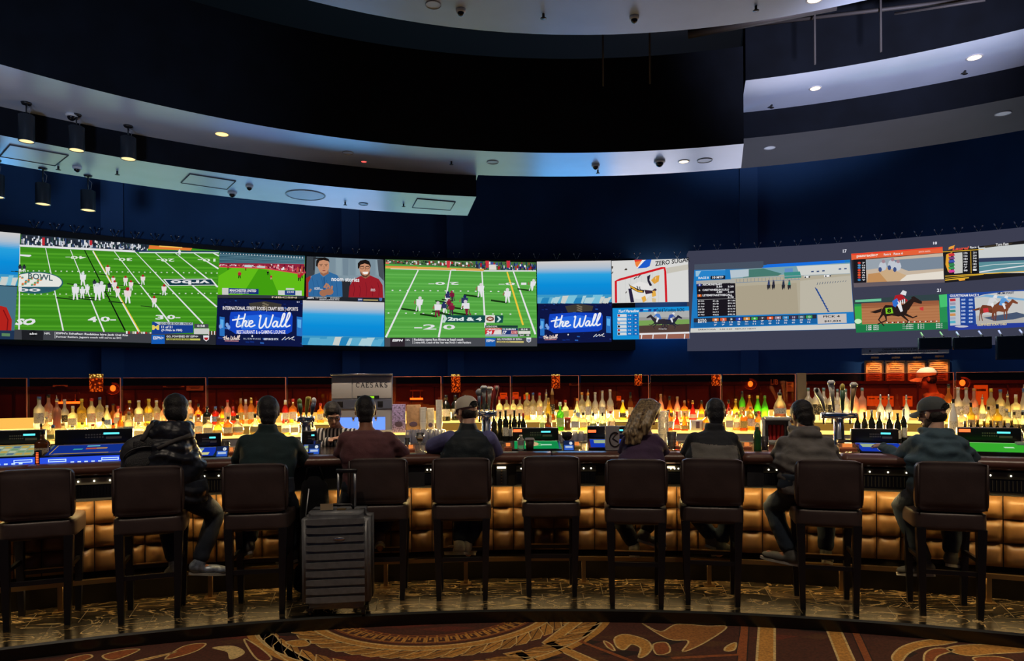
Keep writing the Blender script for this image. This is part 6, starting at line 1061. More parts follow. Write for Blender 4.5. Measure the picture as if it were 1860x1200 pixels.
class Blob:
    def __init__(s): s.m = MB()
    def limb(s, pts, rs, n=14):                            # tapering limb with round ends
        pts = [Vector(p) for p in pts]; d0 = (pts[0] - pts[1]).normalized(); d1 = (pts[-1] - pts[-2]).normalized(); P_, R_ = [], []
        for t, k in ((.95, .3), (.7, .71), (.35, .94)): P_.append(pts[0] + d0 * rs[0] * t); R_.append(rs[0] * k)
        for i in range(len(pts) - 1):
            for k in range(4):
                t = k / 4; P_.append(pts[i].lerp(pts[i + 1], t)); R_.append(rs[i] * (1 - t) + rs[i + 1] * t)
        P_.append(pts[-1]); R_.append(rs[-1])
        for t, k in ((.35, .94), (.7, .71), (.95, .3)): P_.append(pts[-1] + d1 * rs[-1] * t); R_.append(rs[-1] * k)
        s.m.tube(P_, R_, n); return s
    def rings(s, rs, n=20):                                # (centre, lateral half-vector, forward half-vector)
        vs = []
        for c, a, b in rs: vs += [c + a * math.cos(2 * PI * k / n) * (1 - .0) + b * math.sin(2 * PI * k / n) for k in range(n)]
        fs = [(i * n + k, i * n + (k + 1) % n, (i + 1) * n + (k + 1) % n, (i + 1) * n + k) for i in range(len(rs) - 1) for k in range(n)] + [tuple(range(n)), tuple((len(rs) - 1) * n + k for k in range(n))]
        s.m.add(vs, fs, 0, True); return s
    def ell(s, c, d, mtx=None, n=16): s.m.ell(c, d, n, 0, mtx); return s
    def mesh(s, vox, smooth=3, **k): return remesh(s.m.v, s.m.f, vox, smooth, **k)
def smooth_rings(rs, k=3):
    out = []
    for (a, b) in zip(rs, rs[1:]):
        for i in range(k):
            t = i / k; t2 = t * t * (3 - 2 * t); out.append(tuple(a[j].lerp(b[j], t if j == 0 else t2) for j in range(3)))
    out.append(rs[-1]); return out
def hand(bl, wrist, tip_dir, palm_n, side, curl=.6, sc=1.0):
    """five separate bent fingers and a side thumb; tip_dir along the hand, palm_n out of the palm, side towards the thumb"""
    t, n, s = Vector(tip_dir).normalized(), Vector(palm_n).normalized(), Vector(side).normalized(); w = Vector(wrist)
    pc = w + t * .05 * sc; bl.limb([w, w + t * .03 * sc], [.027 * sc, .026 * sc]); bl.limb([pc - s * .022 * sc - t * .01, pc - s * .022 * sc + t * .03 * sc], [.02 * sc, .018 * sc]); bl.limb([pc + s * .018 * sc - t * .01, pc + s * .02 * sc + t * .03 * sc], [.021 * sc, .018 * sc]); bl.limb([pc, pc + t * .03], [.022 * sc, .019 * sc])
    for k, ln in enumerate((.070, .082, .076, .058)):
        b = w + t * .088 * sc + s * (.03 - .02 * k) * sc; c = curl * (1 + .12 * k); d1 = (t * math.cos(c * .5) + n * math.sin(c * .5)); d2 = (t * math.cos(c * 1.5) + n * math.sin(c * 1.5)); m1 = b + d1 * ln * .5 * sc; bl.limb([b - t * .012, b, m1, m1 + d2 * ln * .5 * sc], [.0095, .0095, .0085, .007], 8)
    b = w + t * .03 * sc + s * .032 * sc; m1 = b + (t * .7 + s * .6 + n * .3) * .035 * sc; bl.limb([b, m1, m1 + (t * .95 + n * .3) * .03 * sc], [.013, .0105, .009], 8)
SK = {'tan': mat('skin_tan', S(196, 138, 108), .5), 'light': mat('skin_light', S(214, 166, 140), .5), 'brown': mat('skin_brown', S(150, 98, 72), .5)}
M_eye = mat('eye_white', (.7, .7, .68), .3); M_iris = mat('eye_dark', (.03, .02, .015), .3); M_lip = mat('lip', (.42, .16, .13), .5)
def cloth(name, col, rough=.85, **k): return mat('cloth_' + name, col, rough, sheen=.04, bump=(70, .12), noise=(9, .18), **k)
def person(label, root, head, yaw, pitch, roll, neck, shL, shR, elL, elR, wrL, wrR, pel, legs, top, top_mat, trousers_mat, skin, hair, shoe_mats, stand=False, tw=1.12, td=1.05, sleeves='long', hood=False, vest=None, yoke=None, noise=.004, fold=.5, collar=None, hand_sc=1.0, hoodk=1.0, hatcol=None, glasses=False, beard=False, beltz=None, lean_sw=0, prepare=None):
    """joints are places in the room; the lateral axis runs from the left to the right shoulder"""
    t = empty('person', root, 0, label, 'person'); inv = Vector(root); L = lambda p: Vector(p) - inv
    head, neck, shL, shR, elL, elR, wrL, wrR, pel = [L(p) for p in (head, neck, shL, shR, elL, elR, wrL, wrR, pel)]
    legs = [[L(p) for p in l] for l in legs]
    lat = (shR - shL); lat.z *= .5; lat.normalize(); up = (neck - pel).normalized(); fwd = Vector((0, 0, 1)).cross(lat).normalized(); sw = (shR - shL).length / 2
    plat = Vector((lat.x, lat.y, 0)).normalized()
    mid = (shL + shR) / 2
    def torso(k, e):
        q = lambda f, a, b, o=0: (pel.lerp(mid, f) + fwd * o, (plat if f < .4 else lat) * (a * k + e), fwd * (b * td + e))
        return smooth_rings([q(-.16, .165 * tw, .115), q(0, .178 * tw, .125), q(.3, .17 * tw, .118, -.01), q(.62, max(.19 * tw, sw * .93), .126, -.02), q(.88, sw * .93, .116, -.022), q(1.04, sw * .76, .10, -.016), (mid.lerp(neck, .5), lat * (.118 + e), fwd * (.09 + e)), (mid.lerp(neck, .8), lat * (.078 + e), fwd * (.074 + e)), (neck, lat * (.058 + e), fwd * (.06 + e))])
    def arms(bl, e, upto=1.0):
        for s, sh, el, wr in ((-1, shL, elL, wrL), (1, shR, elR, wrR)):
            a = sh - lat * s * .05 - Vector((0, 0, .012)); pts = [a, a.lerp(el, .5), el]; rs = [.062 + e, .055 + e, .045 + e]
            if upto >= 1: bl.limb(pts + [el.lerp(wr, .5), wr], rs + [.042 + e, .031 + e])
            else: bl.limb([a, a.lerp(el, upto * .6), a.lerp(el, upto)], [.062 + e, .06 + e, .056 + e])
    HM = Matrix.Rotation(yaw, 3, 'Z') @ Matrix.Rotation(pitch, 3, 'X') @ Matrix.Rotation(roll, 3, 'Y'); base = Matrix((lat, fwd, Vector((0, 0, 1)))).transposed(); base.normalize(); HM = base @ HM
    h = lambda x, y, z: head + HM @ Vector((x, y, z))
    # --- one continuous body: head with face, neck, trunk, arms, hands, legs, feet
    b = Blob(); b.rings(torso(.94, -.012)); arms(b, -.010)
    b.ell(h(0, -.008, .022), (.074, .093, .09), HM); b.ell(h(0, .022, -.035), (.058, .066, .078), HM); b.ell(h(0, .05, -.078), (.036, .034, .03), HM); b.limb([neck - Vector((0, 0, .03)), h(0, -.02, -.06)], [.056, .052])
    b.limb([h(0, .086, .0), h(0, .106, -.032)], [.008, .014], 8); b.ell(h(0, .094, -.034), (.018, .012, .009), HM); b.ell(h(0, .078, .018), (.055, .014, .012), HM)
    for s in (-1, 1): b.ell(h(s * .078, -.006, -.005), (.009, .02, .033), HM @ Matrix.Rotation(s * .35, 3, 'Z')); b.ell(h(s * .04, .068, -.025), (.024, .018, .02), HM)
    for s, el, wr in ((-1, elL, wrL), (1, elR, wrR)):
        d = (wr - el).normalized(); dd = Vector((d.x, d.y, d.z * .3)).normalized(); dn = Vector((0, 0, -1)); hand(b, wr, dd, dn, dd.cross(dn) * (1 if s > 0 else -1) * -1, .55, hand_sc)
    for hip, kn, an, toe in legs: b.limb([hip, hip.lerp(kn, .5), kn, kn.lerp(an, .4), an], [.08, .072, .05, .05, .034]); b.limb([an - Vector((0, 0, .03)), an.lerp(toe, .6) - Vector((0, 0, .03)), toe], [.034, .032, .024])
    me = b.mesh(.0075, 3); me.materials.append(SK[skin]); link('body', me, t)
    m = MB()
    for s in (-1, 1): e = MB(); e.ell(h(s * .031, .078, .0), (.014, .009, .009), 10, 0, HM); e.ell(h(s * .031, .0855, .0), (.006, .003, .006), 8, 1, HM); e.build('eye', [M_eye, M_iris], t)
    e = MB(); e.ell(h(0, .084, -.062), (.024, .008, .0075), 10, 0, HM); e.build('mouth', M_lip, t)
    e = MB()
    for s in (-1, 1): e.tube([h(s * .05, .082, .017), h(s * .032, .092, .024), h(s * .014, .092, .02)], [.003, .005, .004], 6)
    e.build('eyebrows', mat('brow_hair', (.02, .014, .01), .8), t)
    # --- clothes
    g = Blob(); g.rings(torso(1.0, .010)[:-4] if sleeves != 'collar' else torso(1.0, .010))
    if vest is None: arms(g, .012 if sleeves == 'long' else .016, 1.0 if sleeves == 'long' else .82)
    if hood:
        g.ell(neck - fwd * .085 + Vector((0, 0, -.035)), (.12 * hoodk, .075 * hoodk, .055 * hoodk), base); g.ell(neck - fwd * .105 - Vector((0, 0, .085)), (.085 * hoodk, .045 * hoodk, .055 * hoodk), base)
        for k in range(9): a = PI * (.9 + 1.2 * k / 8); g.ell(neck + lat * .085 * hoodk * math.cos(a) + fwd * .075 * hoodk * math.sin(a), (.034 * hoodk,) * 3)
    if collar: g.rings([(neck - Vector((0, 0, .05)), lat * .085, fwd * .085), (neck + Vector((0, 0, .01)), lat * .074, fwd * .078), (neck + Vector((0, 0, .035)), lat * .07, fwd * .074)])
    me = g.mesh(.010, 4, noise=noise, fold=fold); me.materials.append(top_mat if vest is None else vest)
    if yoke:
        me.materials.append(yoke)
        for p in me.polygons:
            c = p.center; lx = (c - mid).dot(lat); f = (c - pel).dot(up) / (mid - pel).dot(up)
            if f > .78 + .10 * (lx / sw) ** 2 or abs(lx) > sw * .93: p.material_index = 1
    go = link(top if vest is None else 'vest', me, t)
    if vest is not None:
        for s_, sh, el in ((-1, shL, elL), (1, shR, elR)):
            g = Blob(); a = sh - lat * s_ * .05 - Vector((0, 0, .012)); g.limb([a, a.lerp(el, .4), a.lerp(el, .74)], [.078, .074, .072]); me = g.mesh(.010, 3, noise=.003); me.materials.append(top_mat); link('sleeve', me, t)
    if prepare == 'stripes': go.data.materials[0] = top_mat
    g = Blob(); hz = [pel + plat * .0 + Vector((0, 0, -.02))]
    g.rings(smooth_rings([(pel + Vector((0, 0, .10)), plat * .180 * tw, fwd * .128 * td), (pel, plat * .195 * tw, fwd * .138), (pel - Vector((0, 0, .085)), plat * .17 * tw, fwd * .12)]))
    for hip, kn, an, toe in legs: g.limb([hip, hip.lerp(kn, .5), kn, kn.lerp(an, .5), an + (kn - an).normalized() * .045], [.098, .088, .07, .066, .06])
    me = g.mesh(.011, 3, noise=.007, nsc=11); me.materials.append(trousers_mat); link('trousers', me, t)
    for (hip, kn, an, toe), sm in zip(legs, shoe_mats if isinstance(shoe_mats, list) else [shoe_mats] * 2):
        d = (toe - an); d.z = 0; d.normalize(); sd = d.cross(Vector((0, 0, 1))); c0 = an - Vector((0, 0, .055)); pitchv = (toe - an); dz = (toe.z - an.z + .05)
        R = Matrix((sd, d, Vector((0, 0, 1)))).transposed(); R2 = R @ Matrix.Rotation(math.atan2(dz, .2), 3, 'X')
        q = lambda x, y, z: c0 + R2 @ Vector((x, y, z))
        g = Blob(); g.ell(q(0, -.02, .02), (.043, .058, .052), R2); g.ell(q(0, .09, .0), (.046, .105, .036), R2); g.ell(q(0, .15, -.004), (.047, .06, .03), R2); g.limb([an, an - Vector((0, 0, .04))], [.045, .045]); me = g.mesh(.008, 3); me.materials.append(sm); so = link('shoe', me, t)
        m = MB(); out = [(.038 * math.sin(a) * (1.15 if math.cos(a) > 0 else .9), .075 + .145 * math.cos(a)) for a in [2 * PI * k / 20 for k in range(20)]]; m.prism([q(x, y, -.042) for x, y in out], R2 @ Vector((0, 0, .02))); m.build('sole', mat('pale_sole', (.5, .48, .42), .7) if shoe_mats is not M_blackshoe else M_blackshoe, so)
    # --- hair or cap
    if hair:
        style, hm = hair; vs = []; m = MB(); g = Blob()
        if style in ('short', 'crop'):
            e = .012 if style == 'short' else .005
            g.ell(h(0, -.016, .03), (.074 + e, .09 + e, .088 + e), HM); g.ell(h(0, -.045, -.02), (.064 + e, .055 + e, .075), HM); g.ell(h(0, -.048, -.075), (.048 + e, .034 + e, .045), HM)
        elif style == 'cap': g.ell(h(0, -.03, -.015), (.079, .068, .06), HM)
        elif style == 'bun': g.ell(h(0, -.016, .032), (.084, .1, .092), HM); g.ell(h(0, -.05, -.02), (.075, .06, .07), HM); g.ell(h(.02, -.12, .0), (.035, .045, .04), HM)
        elif style == 'beanie': g.ell(h(0, -.012, .045), (.092, .108, .098), HM); g.ell(h(0, -.045, -.02), (.085, .07, .08), HM)
        me = g.mesh(.008, 2, noise=.003, nsc=40); me.materials.append(hm); link('hair', me, t)
    if hatcol:
        hm2 = hatcol; vs = []; n = 20; m = MB(); rows = 7
        for i in range(rows + 1):
            a = PI / 2 * i / rows; 
            for k in range(n): b2 = 2 * PI * k / n; vs.append(h(.091 * math.cos(b2) * math.cos(a) ** .8, -.004 + .107 * math.sin(b2) * math.cos(a) ** .8, .042 + .092 * math.sin(a)))
        fs = [(i * n + k, i * n + (k + 1) % n, (i + 1) * n + (k + 1) % n, (i + 1) * n + k) for i in range(rows) for k in range(n)]
        m.add(vs, fs, 0, True); m.add([v + (h(0, 0, -.012) - head) * 1 if j < n else v for j, v in enumerate(vs[:n])] + vs[:n], [(k, (k + 1) % n, n + (k + 1) % n, n + k) for k in range(n)], 0, True); cp_ = m.build('cap', hm2, t)
        m = MB(); vs = []
        for i in range(9):
            a = PI * (.12 + .76 * i / 8)
            for rr, zz in ((.085, .036), (.185, .022 - .012 * abs(math.cos(a)))): vs.append(h(.084 * math.cos(a) * (1 if rr < .1 else 1.02), -.004 + (.1 * math.sin(a) if rr < .1 else .1 * math.sin(a) + .078 * math.sin(a) ** .6), zz - .03 * abs(math.cos(a)) * (rr > .1)))
        m.add(vs, [(2 * i, 2 * i + 1, 2 * i + 3, 2 * i + 2) for i in range(8)], 0, True); m.add([v + HM @ Vector((0, 0, -.005)) for v in vs], [(2 * i, 2 * i + 1, 2 * i + 3, 2 * i + 2) for i in range(8)], 0, True); m.build('bill', hm2, cp_)
        m = MB(); m.tube([h(.045 * math.cos(a), -.1 - .012 * math.sin(a), .034 + .038 * math.sin(a)) for a in [PI * k / 8 for k in range(9)]], .004, 6); m.ell(h(0, -.104, .045), (.036, .008, .024), 12, 0, HM); m.build('strap_opening', mat('cap_opening', (.02, .02, .02), .9), cp_); m = MB(); m.ell(h(0, -.004, .136), (.008, .008, .004), 8, 0, HM); m.build('button', hm2, cp_)
    if glasses:
        m = MB()
        for s in (-1, 1): m.tube([h(s * .033 + .024 * math.cos(a), .098, -.003 + .018 * math.sin(a)) for a in [2 * PI * k / 14 for k in range(15)]], .002, 6); m.tube([h(s * .057, .096, .002), h(s * .08, .0, .006)], .002, 6)
        m.tube([h(-.01, .1, .0), h(.01, .1, .0)], .002, 6); m.build('glasses', M_black, t)
    if beard:
        g = Blob(); g.ell(h(0, .04, -.085), (.05, .045, .045), HM); g.ell(h(.045, .01, -.06), (.02, .04, .04), HM); g.ell(h(-.045, .01, -.06), (.02, .04, .04), HM); me = g.mesh(.008, 2, noise=.003, nsc=50); me.materials.append(mat('beard_hair', (.10, .06, .04), .9)); link('beard', me, t)
    return t, dict(h=h, HM=HM, lat=lat, fwd=fwd, neck=neck, inv=inv, mid=mid, pel=pel, up=up)
M_blackshoe = mat('black_shoe', (.015, .015, .017), .5)
M_jeans = cloth('blue_jeans', (.022, .038, .064)); M_dkjeans = cloth('dark_jeans', (.018, .026, .045)); M_blk = cloth('black_trousers', (.012, .013, .018))
HAIRM = {k: mat('hair_' + k, c, .6, bump=(120, .3)) for k, c in dict(black=(.010, .008, .008), dark=(.02, .015, .012), blond=(.30, .19, .09), bluish=(.018, .018, .022)).items()}
def seat_legs(px, knees=None, ankles=None, toes=None, sr=9.62):
    """thighs from the seat, knees forward below the counter, shoes on the rail; any joint may be given as a place"""
    th = TH(px, sr, 880); out = []
    for i, s in enumerate((-1, 1)):
        tl = th + s * .0102; hip = P(sr, tl, .84); kn = (knees or {}).get(i) or P(9.83, th + s * .018, .66); an = (ankles or {}).get(i) or P(9.80, th + s * .013, .33); toe = (toes or {}).get(i) or P(9.90, th + s * .014, .265); out.append([hip, kn, an, toe])
    return out
grey = mat('grey_canvas_shoe', (.13, .13, .12), .8); silv = mat('silver_blue_shoe', (.32, .38, .48), .35, metal=.3, noise=(40, .4)); whit = mat('white_trainer', (.5, .48, .44), .7); brn = mat('brown_sandal', (.14, .08, .05), .6)

# 1 puffy jacket with backpack
p1, i1 = person('seated person in black puffy hooded jacket wearing a backpack and dark knit hat', PZ(312, 9.66, 0), J(319, 748, 9.80), .1, -.35, .05, J(312, 776, 9.72), J(262, 800, 9.66), J(352, 806, 9.70), J(252, 845, 9.80), J(362, 850, 9.84), P(10.0, TH(280, 10, 830), 1.13), P(10.02, TH(345, 10, 830), 1.13), PZ(318, 9.67, .87),
    seat_legs(318, {1: J(392, 932, 9.84), 0: PZ(300, 9.83, .66)}, {1: J(362, 1020, 9.72), 0: J(318, 1020, 9.78)}, {1: J(398, 1034, 9.75), 0: J(312, 1040, 9.88)}, sr=9.67), 'puffy_jacket', cloth('black_puffy', (.012, .014, .022), .4), M_dkjeans, 'tan', ('beanie', HAIRM['black']), silv, tw=1.2, td=1.25, hood=True, hoodk=1.4, noise=.010, fold=.9)
# 2 dark green sweater
p2, i2 = person('seated person with short dark hair in a dark green sweater', PZ(480, 9.66, 0), J(487, 748, 9.80), .15, -.25, 0, J(486, 778, 9.74), J(436, 802, 9.70), J(542, 806, 9.70), J(428, 850, 9.80), J(556, 846, 9.82), P(10.05, TH(455, 10, 830), 1.13), P(10.08, TH(535, 10, 830), 1.13), PZ(486, 9.6, .87),
    seat_legs(486, {1: J(530, 925, 9.86), 0: PZ(458, 9.83, .66)}, {0: J(452, 985, 9.78), 1: J(530, 1000, 9.80)}, {0: J(444, 1010, 9.88), 1: J(520, 1024, 9.86)}, sr=9.6), 'sweater', cloth('dark_green_knit', (.010, .030, .034)), M_dkjeans, 'tan', ('short', HAIRM['bluish']), grey, tw=1.05, collar=True)
# 3 maroon t-shirt
p3, i3 = person('seated person with black hair in a maroon short-sleeved shirt beside the ribbed suitcase', PZ(672, 9.66, 0), J(664, 747, 9.82), .05, -.3, 0, J(665, 774, 9.75), J(620, 796, 9.72), J(716, 798, 9.72), J(618, 838, 9.85), J(734, 830, 9.84), P(10.05, TH(640, 10, 830), 1.13), P(10.05, TH(700, 10, 830), 1.13), PZ(668, 9.73, .87),
    seat_legs(668, {0: J(628, 925, 9.86)}, {1: J(690, 968, 9.78)}, {1: J(690, 996, 9.86)}, sr=9.73), 'tee_shirt', cloth('maroon_jersey', (.155, .058, .066)), M_dkjeans, 'brown', ('short', HAIRM['black']), brn, sleeves='short', tw=1.08)
# 4 white cap, black vest
p4, i4 = person('seated person in white baseball cap and black vest over a purple-blue short-sleeved shirt', PZ(845, 9.66, 0), J(848, 748, 9.82), .75, -.2, 0, J(850, 776, 9.75), J(806, 796, 9.74), J(898, 796, 9.72), J(778, 814, 9.86), J(902, 828, 9.82), P(10.10, TH(790, 10.1, 820), 1.14), P(10.0, TH(885, 10, 830), 1.13), PZ(846, 9.73, .87),
    seat_legs(846, {0: J(838, 945, 9.88), 1: J(868, 945, 9.88)}, {0: J(834, 985, 9.80), 1: J(848, 985, 9.82)}, {0: J(822, 1000, 9.88), 1: J(852, 1005, 9.88)}, sr=9.73), 'tee_shirt', cloth('purple_blue_jersey', (.12, .12, .30)), M_jeans, 'light', ('cap', HAIRM['dark']), whit, sleeves='short', vest=cloth('black_vest', (.010, .018, .024), .7), collar=True, hatcol=mat('white_cap_cotton', (.80, .72, .58), .85, bump=(60, .1)))
# 5 blond hair, purple sweater
p5, i5 = person('seated person with long blond hair in a dark purple sweater, leaning over the bar', PZ(1165, 9.66, 0), J(1178, 752, 9.88), -.25, -.75, .25, J(1170, 780, 9.78), J(1132, 802, 9.74), J(1204, 806, 9.74), J(1128, 840, 9.88), J(1212, 838, 9.88), P(10.08, TH(1150, 10, 830), 1.13), P(10.08, TH(1192, 10, 830), 1.13), PZ(1160, 9.56, .87),
    seat_legs(1160, {}, {0: J(1152, 990, 9.80), 1: J(1172, 965, 9.80)}, {0: J(1152, 1010, 9.86), 1: J(1190, 990, 9.84)}, sr=9.56), 'sweater', cloth('purple_knit', (.062, .030, .080)), M_blk, 'light', None, [whit, grey], tw=.92, td=.9)
def blond():
    m = mat('blond_streaked_hair', (.26, .165, .075), .42); nt = m.node_tree; N = nt.nodes.new; tc = N('ShaderNodeTexCoord'); mp = N('ShaderNodeMapping'); mp.inputs['Scale'].default_value = (70, 70, 9); nt.links.new(tc.outputs['Object'], mp.inputs[0]); n = N('ShaderNodeTexNoise'); n.inputs['Scale'].default_value = 1; nt.links.new(mp.outputs[0], n.inputs['Vector'])
    r = N('ShaderNodeValToRGB'); e = r.color_ramp.elements; e[0].position = .35; e[0].color = (.07, .04, .02, 1); e[1].position = .62; e[1].color = (.42, .29, .14, 1); nt.links.new(n.outputs['Fac'], r.inputs[0]); nt.links.new(r.outputs[0], nt.nodes['Principled BSDF'].inputs['Base Color']); return m
h5 = i5['h']; g = Blob(); g.ell(h5(0, -.018, .03), (.088, .104, .098), i5['HM']); g.ell(h5(0, -.055, -.03), (.078, .062, .085), i5['HM']); rn5 = random.Random(2)
for k in range(48):
    k *= 14 / 47; a = -.075 + .15 * k / 14; s0 = h5(a, -.09 + .25 * abs(a), .06); e0 = J(1133 + 3.2 * k + rn5.uniform(-3, 3), 800 + rn5.uniform(-14, 6) - (k > 9) * 16, 9.655); mid5 = s0.lerp(e0, .5) - i5['fwd'] * .035 if False else s0.lerp(e0 - i5['inv'], .5) - i5['fwd'] * .05
    g.limb([s0, mid5 + Vector((0, 0, .03)), (e0 - i5['inv']) - i5['fwd'] * .03], [.024, .02, .011], 8)
me = g.mesh(.007, 9, noise=.0015, nsc=60); me.materials.append(blond()); link('hair', me, p5)
# 6 two-tone sweater
p6, i6 = person('seated person with cropped hair in a grey sweater with dark shoulders', PZ(1295, 9.66, 0), J(1299, 750, 9.82), 0, -.2, 0, J(1298, 776, 9.76), J(1250, 798, 9.72), J(1338, 798, 9.72), J(1242, 840, 9.84), J(1346, 840, 9.84), P(10.05, TH(1262, 10, 830), 1.13), P(10.05, TH(1330, 10, 830), 1.13), PZ(1295, 9.6, .87),
    seat_legs(1295, {}, {0: J(1296, 975, 9.84), 1: J(1310, 985, 9.82)}, {0: J(1318, 1000, 9.88), 1: J(1304, 1006, 9.90)}, sr=9.6), 'sweater', cloth('warm_grey_knit', (.17, .16, .145)), M_jeans, 'tan', ('crop', HAIRM['bluish']), grey, yoke=cloth('charcoal_knit', (.016, .018, .024)), tw=1.08, collar=True)
# 7 grey hoodie
p7, i7 = person('large seated person in a grey hoodie and jeans, knee out to the side', PZ(1470, 9.64, 0), J(1456, 755, 9.84), .5, -.3, 0, J(1460, 780, 9.76), J(1412, 806, 9.70), J(1512, 808, 9.68), J(1408, 848, 9.82), J(1520, 842, 9.82), P(10.05, TH(1430, 10, 830), 1.13), P(10.05, TH(1500, 10, 830), 1.13), PZ(1472, 9.6, .87),
    seat_legs(1474, {0: J(1402, 918, 9.80), 1: PZ(1500, 9.83, .66)}, {0: J(1434, 1002, 9.70), 1: J(1500, 1000, 9.80)}, {0: J(1396, 1004, 9.76), 1: J(1502, 1022, 9.88)}, sr=9.6), 'hoodie', cloth('grey_fleece', (.135, .125, .118)), M_jeans, 'brown', ('short', HAIRM['black']), grey, tw=1.25, td=1.25, hood=True, noise=.007, fold=.8)
# 8 teal hoodie
p8, i8 = person('seated bearded person in teal hoodie and grey-green cap, one arm out on the bar', PZ(1705, 9.64, 0), J(1694, 752, 9.80), .85, -.15, 0, J(1700, 784, 9.74), J(1656, 802, 9.68), J(1752, 806, 9.66), J(1632, 832, 9.86), J(1766, 836, 9.78), P(10.06, TH(1606, 10.06, 810), 1.14), P(10.0, TH(1745, 10, 830), 1.13), PZ(1708, 9.66, .87),
    seat_legs(1706, {0: J(1636, 918, 9.84), 1: PZ(1728, 9.83, .66)}, {0: J(1680, 1022, 9.76), 1: J(1728, 1005, 9.78)}, {0: J(1648, 1036, 9.84), 1: J(1744, 1022, 9.88)}, sr=9.66), 'hoodie', cloth('teal_fleece', (.045, .088, .118)), M_jeans, 'light', ('cap', HAIRM['dark']), grey, tw=1.15, td=1.15, hood=True, noise=.007, fold=.8, hatcol=mat('grey_green_cap_cotton', (.09, .10, .10), .85, bump=(60, .1)), glasses=True, beard=True)
# bartender
def striped():
    m = bpy.data.materials.new('black_white_stripes'); m.use_nodes = True; nt = m.node_tree; b = nt.nodes['Principled BSDF']; N = nt.nodes.new; Lk = nt.links.new
    tc = N('ShaderNodeTexCoord'); w = N('ShaderNodeTexWave'); w.inputs['Scale'].default_value = 9; w.bands_direction = 'X'; w.inputs['Distortion'].default_value = .6; w.inputs['Detail'].default_value = 1; Lk(tc.outputs['Object'], w.inputs['Vector'])
    r = N('ShaderNodeValToRGB'); r.color_ramp.interpolation = 'CONSTANT'; e = r.color_ramp.elements; e[0].color = (.012, .012, .018, 1); e[1].position = .5; e[1].color = (.62, .60, .58, 1); Lk(w.outputs['Fac'], r.inputs[0]); Lk(r.outputs[0], b.inputs['Base Color']); b.inputs['Roughness'].default_value = .85; return m
def stand_legs(px, r, rt):
    th = TH(px, r, 850); return [[P(r, th + s * .009, .86), P(r, th + s * .010, .47), P(r + .02, th + s * .010, .09), P(r + rt, th + s * .013, .035)] for s in (-1, 1)]
def turned(px, r): pass
b0 = J(598, 845, 11.02)
pb, ib = person('standing bartender in black and white striped shirt and glasses, looking down behind the bar', PZ(605, 11.05, 0), J(604, 752, 10.95), .12, -.45, .08, J(611, 772, 11.03), J(650, 788, 11.05), J(574, 788, 11.0), J(655, 845, 10.98), J(566, 842, 10.94), P(10.88, TH(630, 10.88, 830), 1.13), P(10.86, TH(596, 10.86, 830), 1.13), PZ(616, 11.09, .93),
    [l for l in stand_legs(616, 11.09, -.14)], 'striped_shirt', striped(), M_blk, 'light', ('bun', HAIRM['dark']), M_blackshoe, tw=.95, noise=.003, fold=.2, glasses=True)
# person passing behind the amber glass
pg, ig = person('standing person in a pale cap and orange-lit jacket walking behind the amber glass', PZ(1690, 12.85, 0), J(1684, 688, 12.8), .2, -.2, 0, J(1694, 710, 12.84), J(1690, 724, 12.66), J(1698, 724, 13.06), J(1676, 752, 12.62), J(1676, 748, 13.04), P(12.66, TH(1656, 12.66, 745), 1.20), P(12.98, TH(1660, 13.0, 745), 1.22), PZ(1704, 12.86, .96),
    stand_legs(1704, 12.86, .0), 'jacket', cloth('tan_jacket', (.34, .20, .10)), M_dkjeans, 'tan', ('cap', HAIRM['dark']), M_blackshoe, noise=.005, hatcol=mat('pale_cap_cotton', (.6, .56, .5), .85))

# backpack on the first person
inv, lat, fwd, nk, md, pl1, up1 = [i1[k] for k in ('inv', 'lat', 'fwd', 'neck', 'mid', 'pel', 'up')]
bpk = empty('backpack', J(262, 822, 9.60), math.atan2(lat.y, lat.x) + .25, 'dark patterned backpack with mesh pocket hanging on the puffy jacket at the left', 'backpack')
M_bp = cloth('dark_backpack', (.018, .018, .022), .6); M_mesh = mat('studded_mesh', (.05, .05, .055), .5, bump=(160, .9))
b = Blob(); b.ell((0, 0, -.01), (.16, .075, .15)); b.limb([(-.08, 0, -.09), (.08, 0, -.09)], [.075, .075]); me = b.mesh(.009, 4, noise=.004); me.materials.append(M_bp); link('bag', me, bpk)
b = Blob(); b.ell((-.01, -.055, -.06), (.125, .05, .075)); me = b.mesh(.008, 3, noise=.003); me.materials.append(M_mesh); link('front_pocket', me, bpk, None)
m = MB(); m.tube([(.14 * math.cos(a), -.05 - .03 * math.sin(a), -.03 + .08 * math.sin(a)) for a in [PI * k / 12 for k in range(13)]], .006, 6); m.build('zip', mat('zip_dark', (.03, .03, .035), .4), bpk)
m = MB(); m.box((.02, -.06, .065), (.2, .03, .06), bev=.01); m.build('studded_flap', M_mesh, bpk)
W2 = lambda v: bpk.matrix_world.inverted() @ v
bpy.context.view_layer.update()
for pts in (((258, 800, 9.525), (272, 775, 9.60), (288, 768, 9.68)), ((286, 815, 9.52), (318, 800, 9.53), (346, 790, 9.60))):
    q = [bpk.matrix_world.inverted() @ J(*p) for p in pts]; m = MB(); m.tube([q[0], q[0].lerp(q[1], .5), q[1], q[1].lerp(q[2], .5), q[2]], .016, 8); m.build('strap', cloth('strap_webbing', (.06, .055, .055)), bpk)
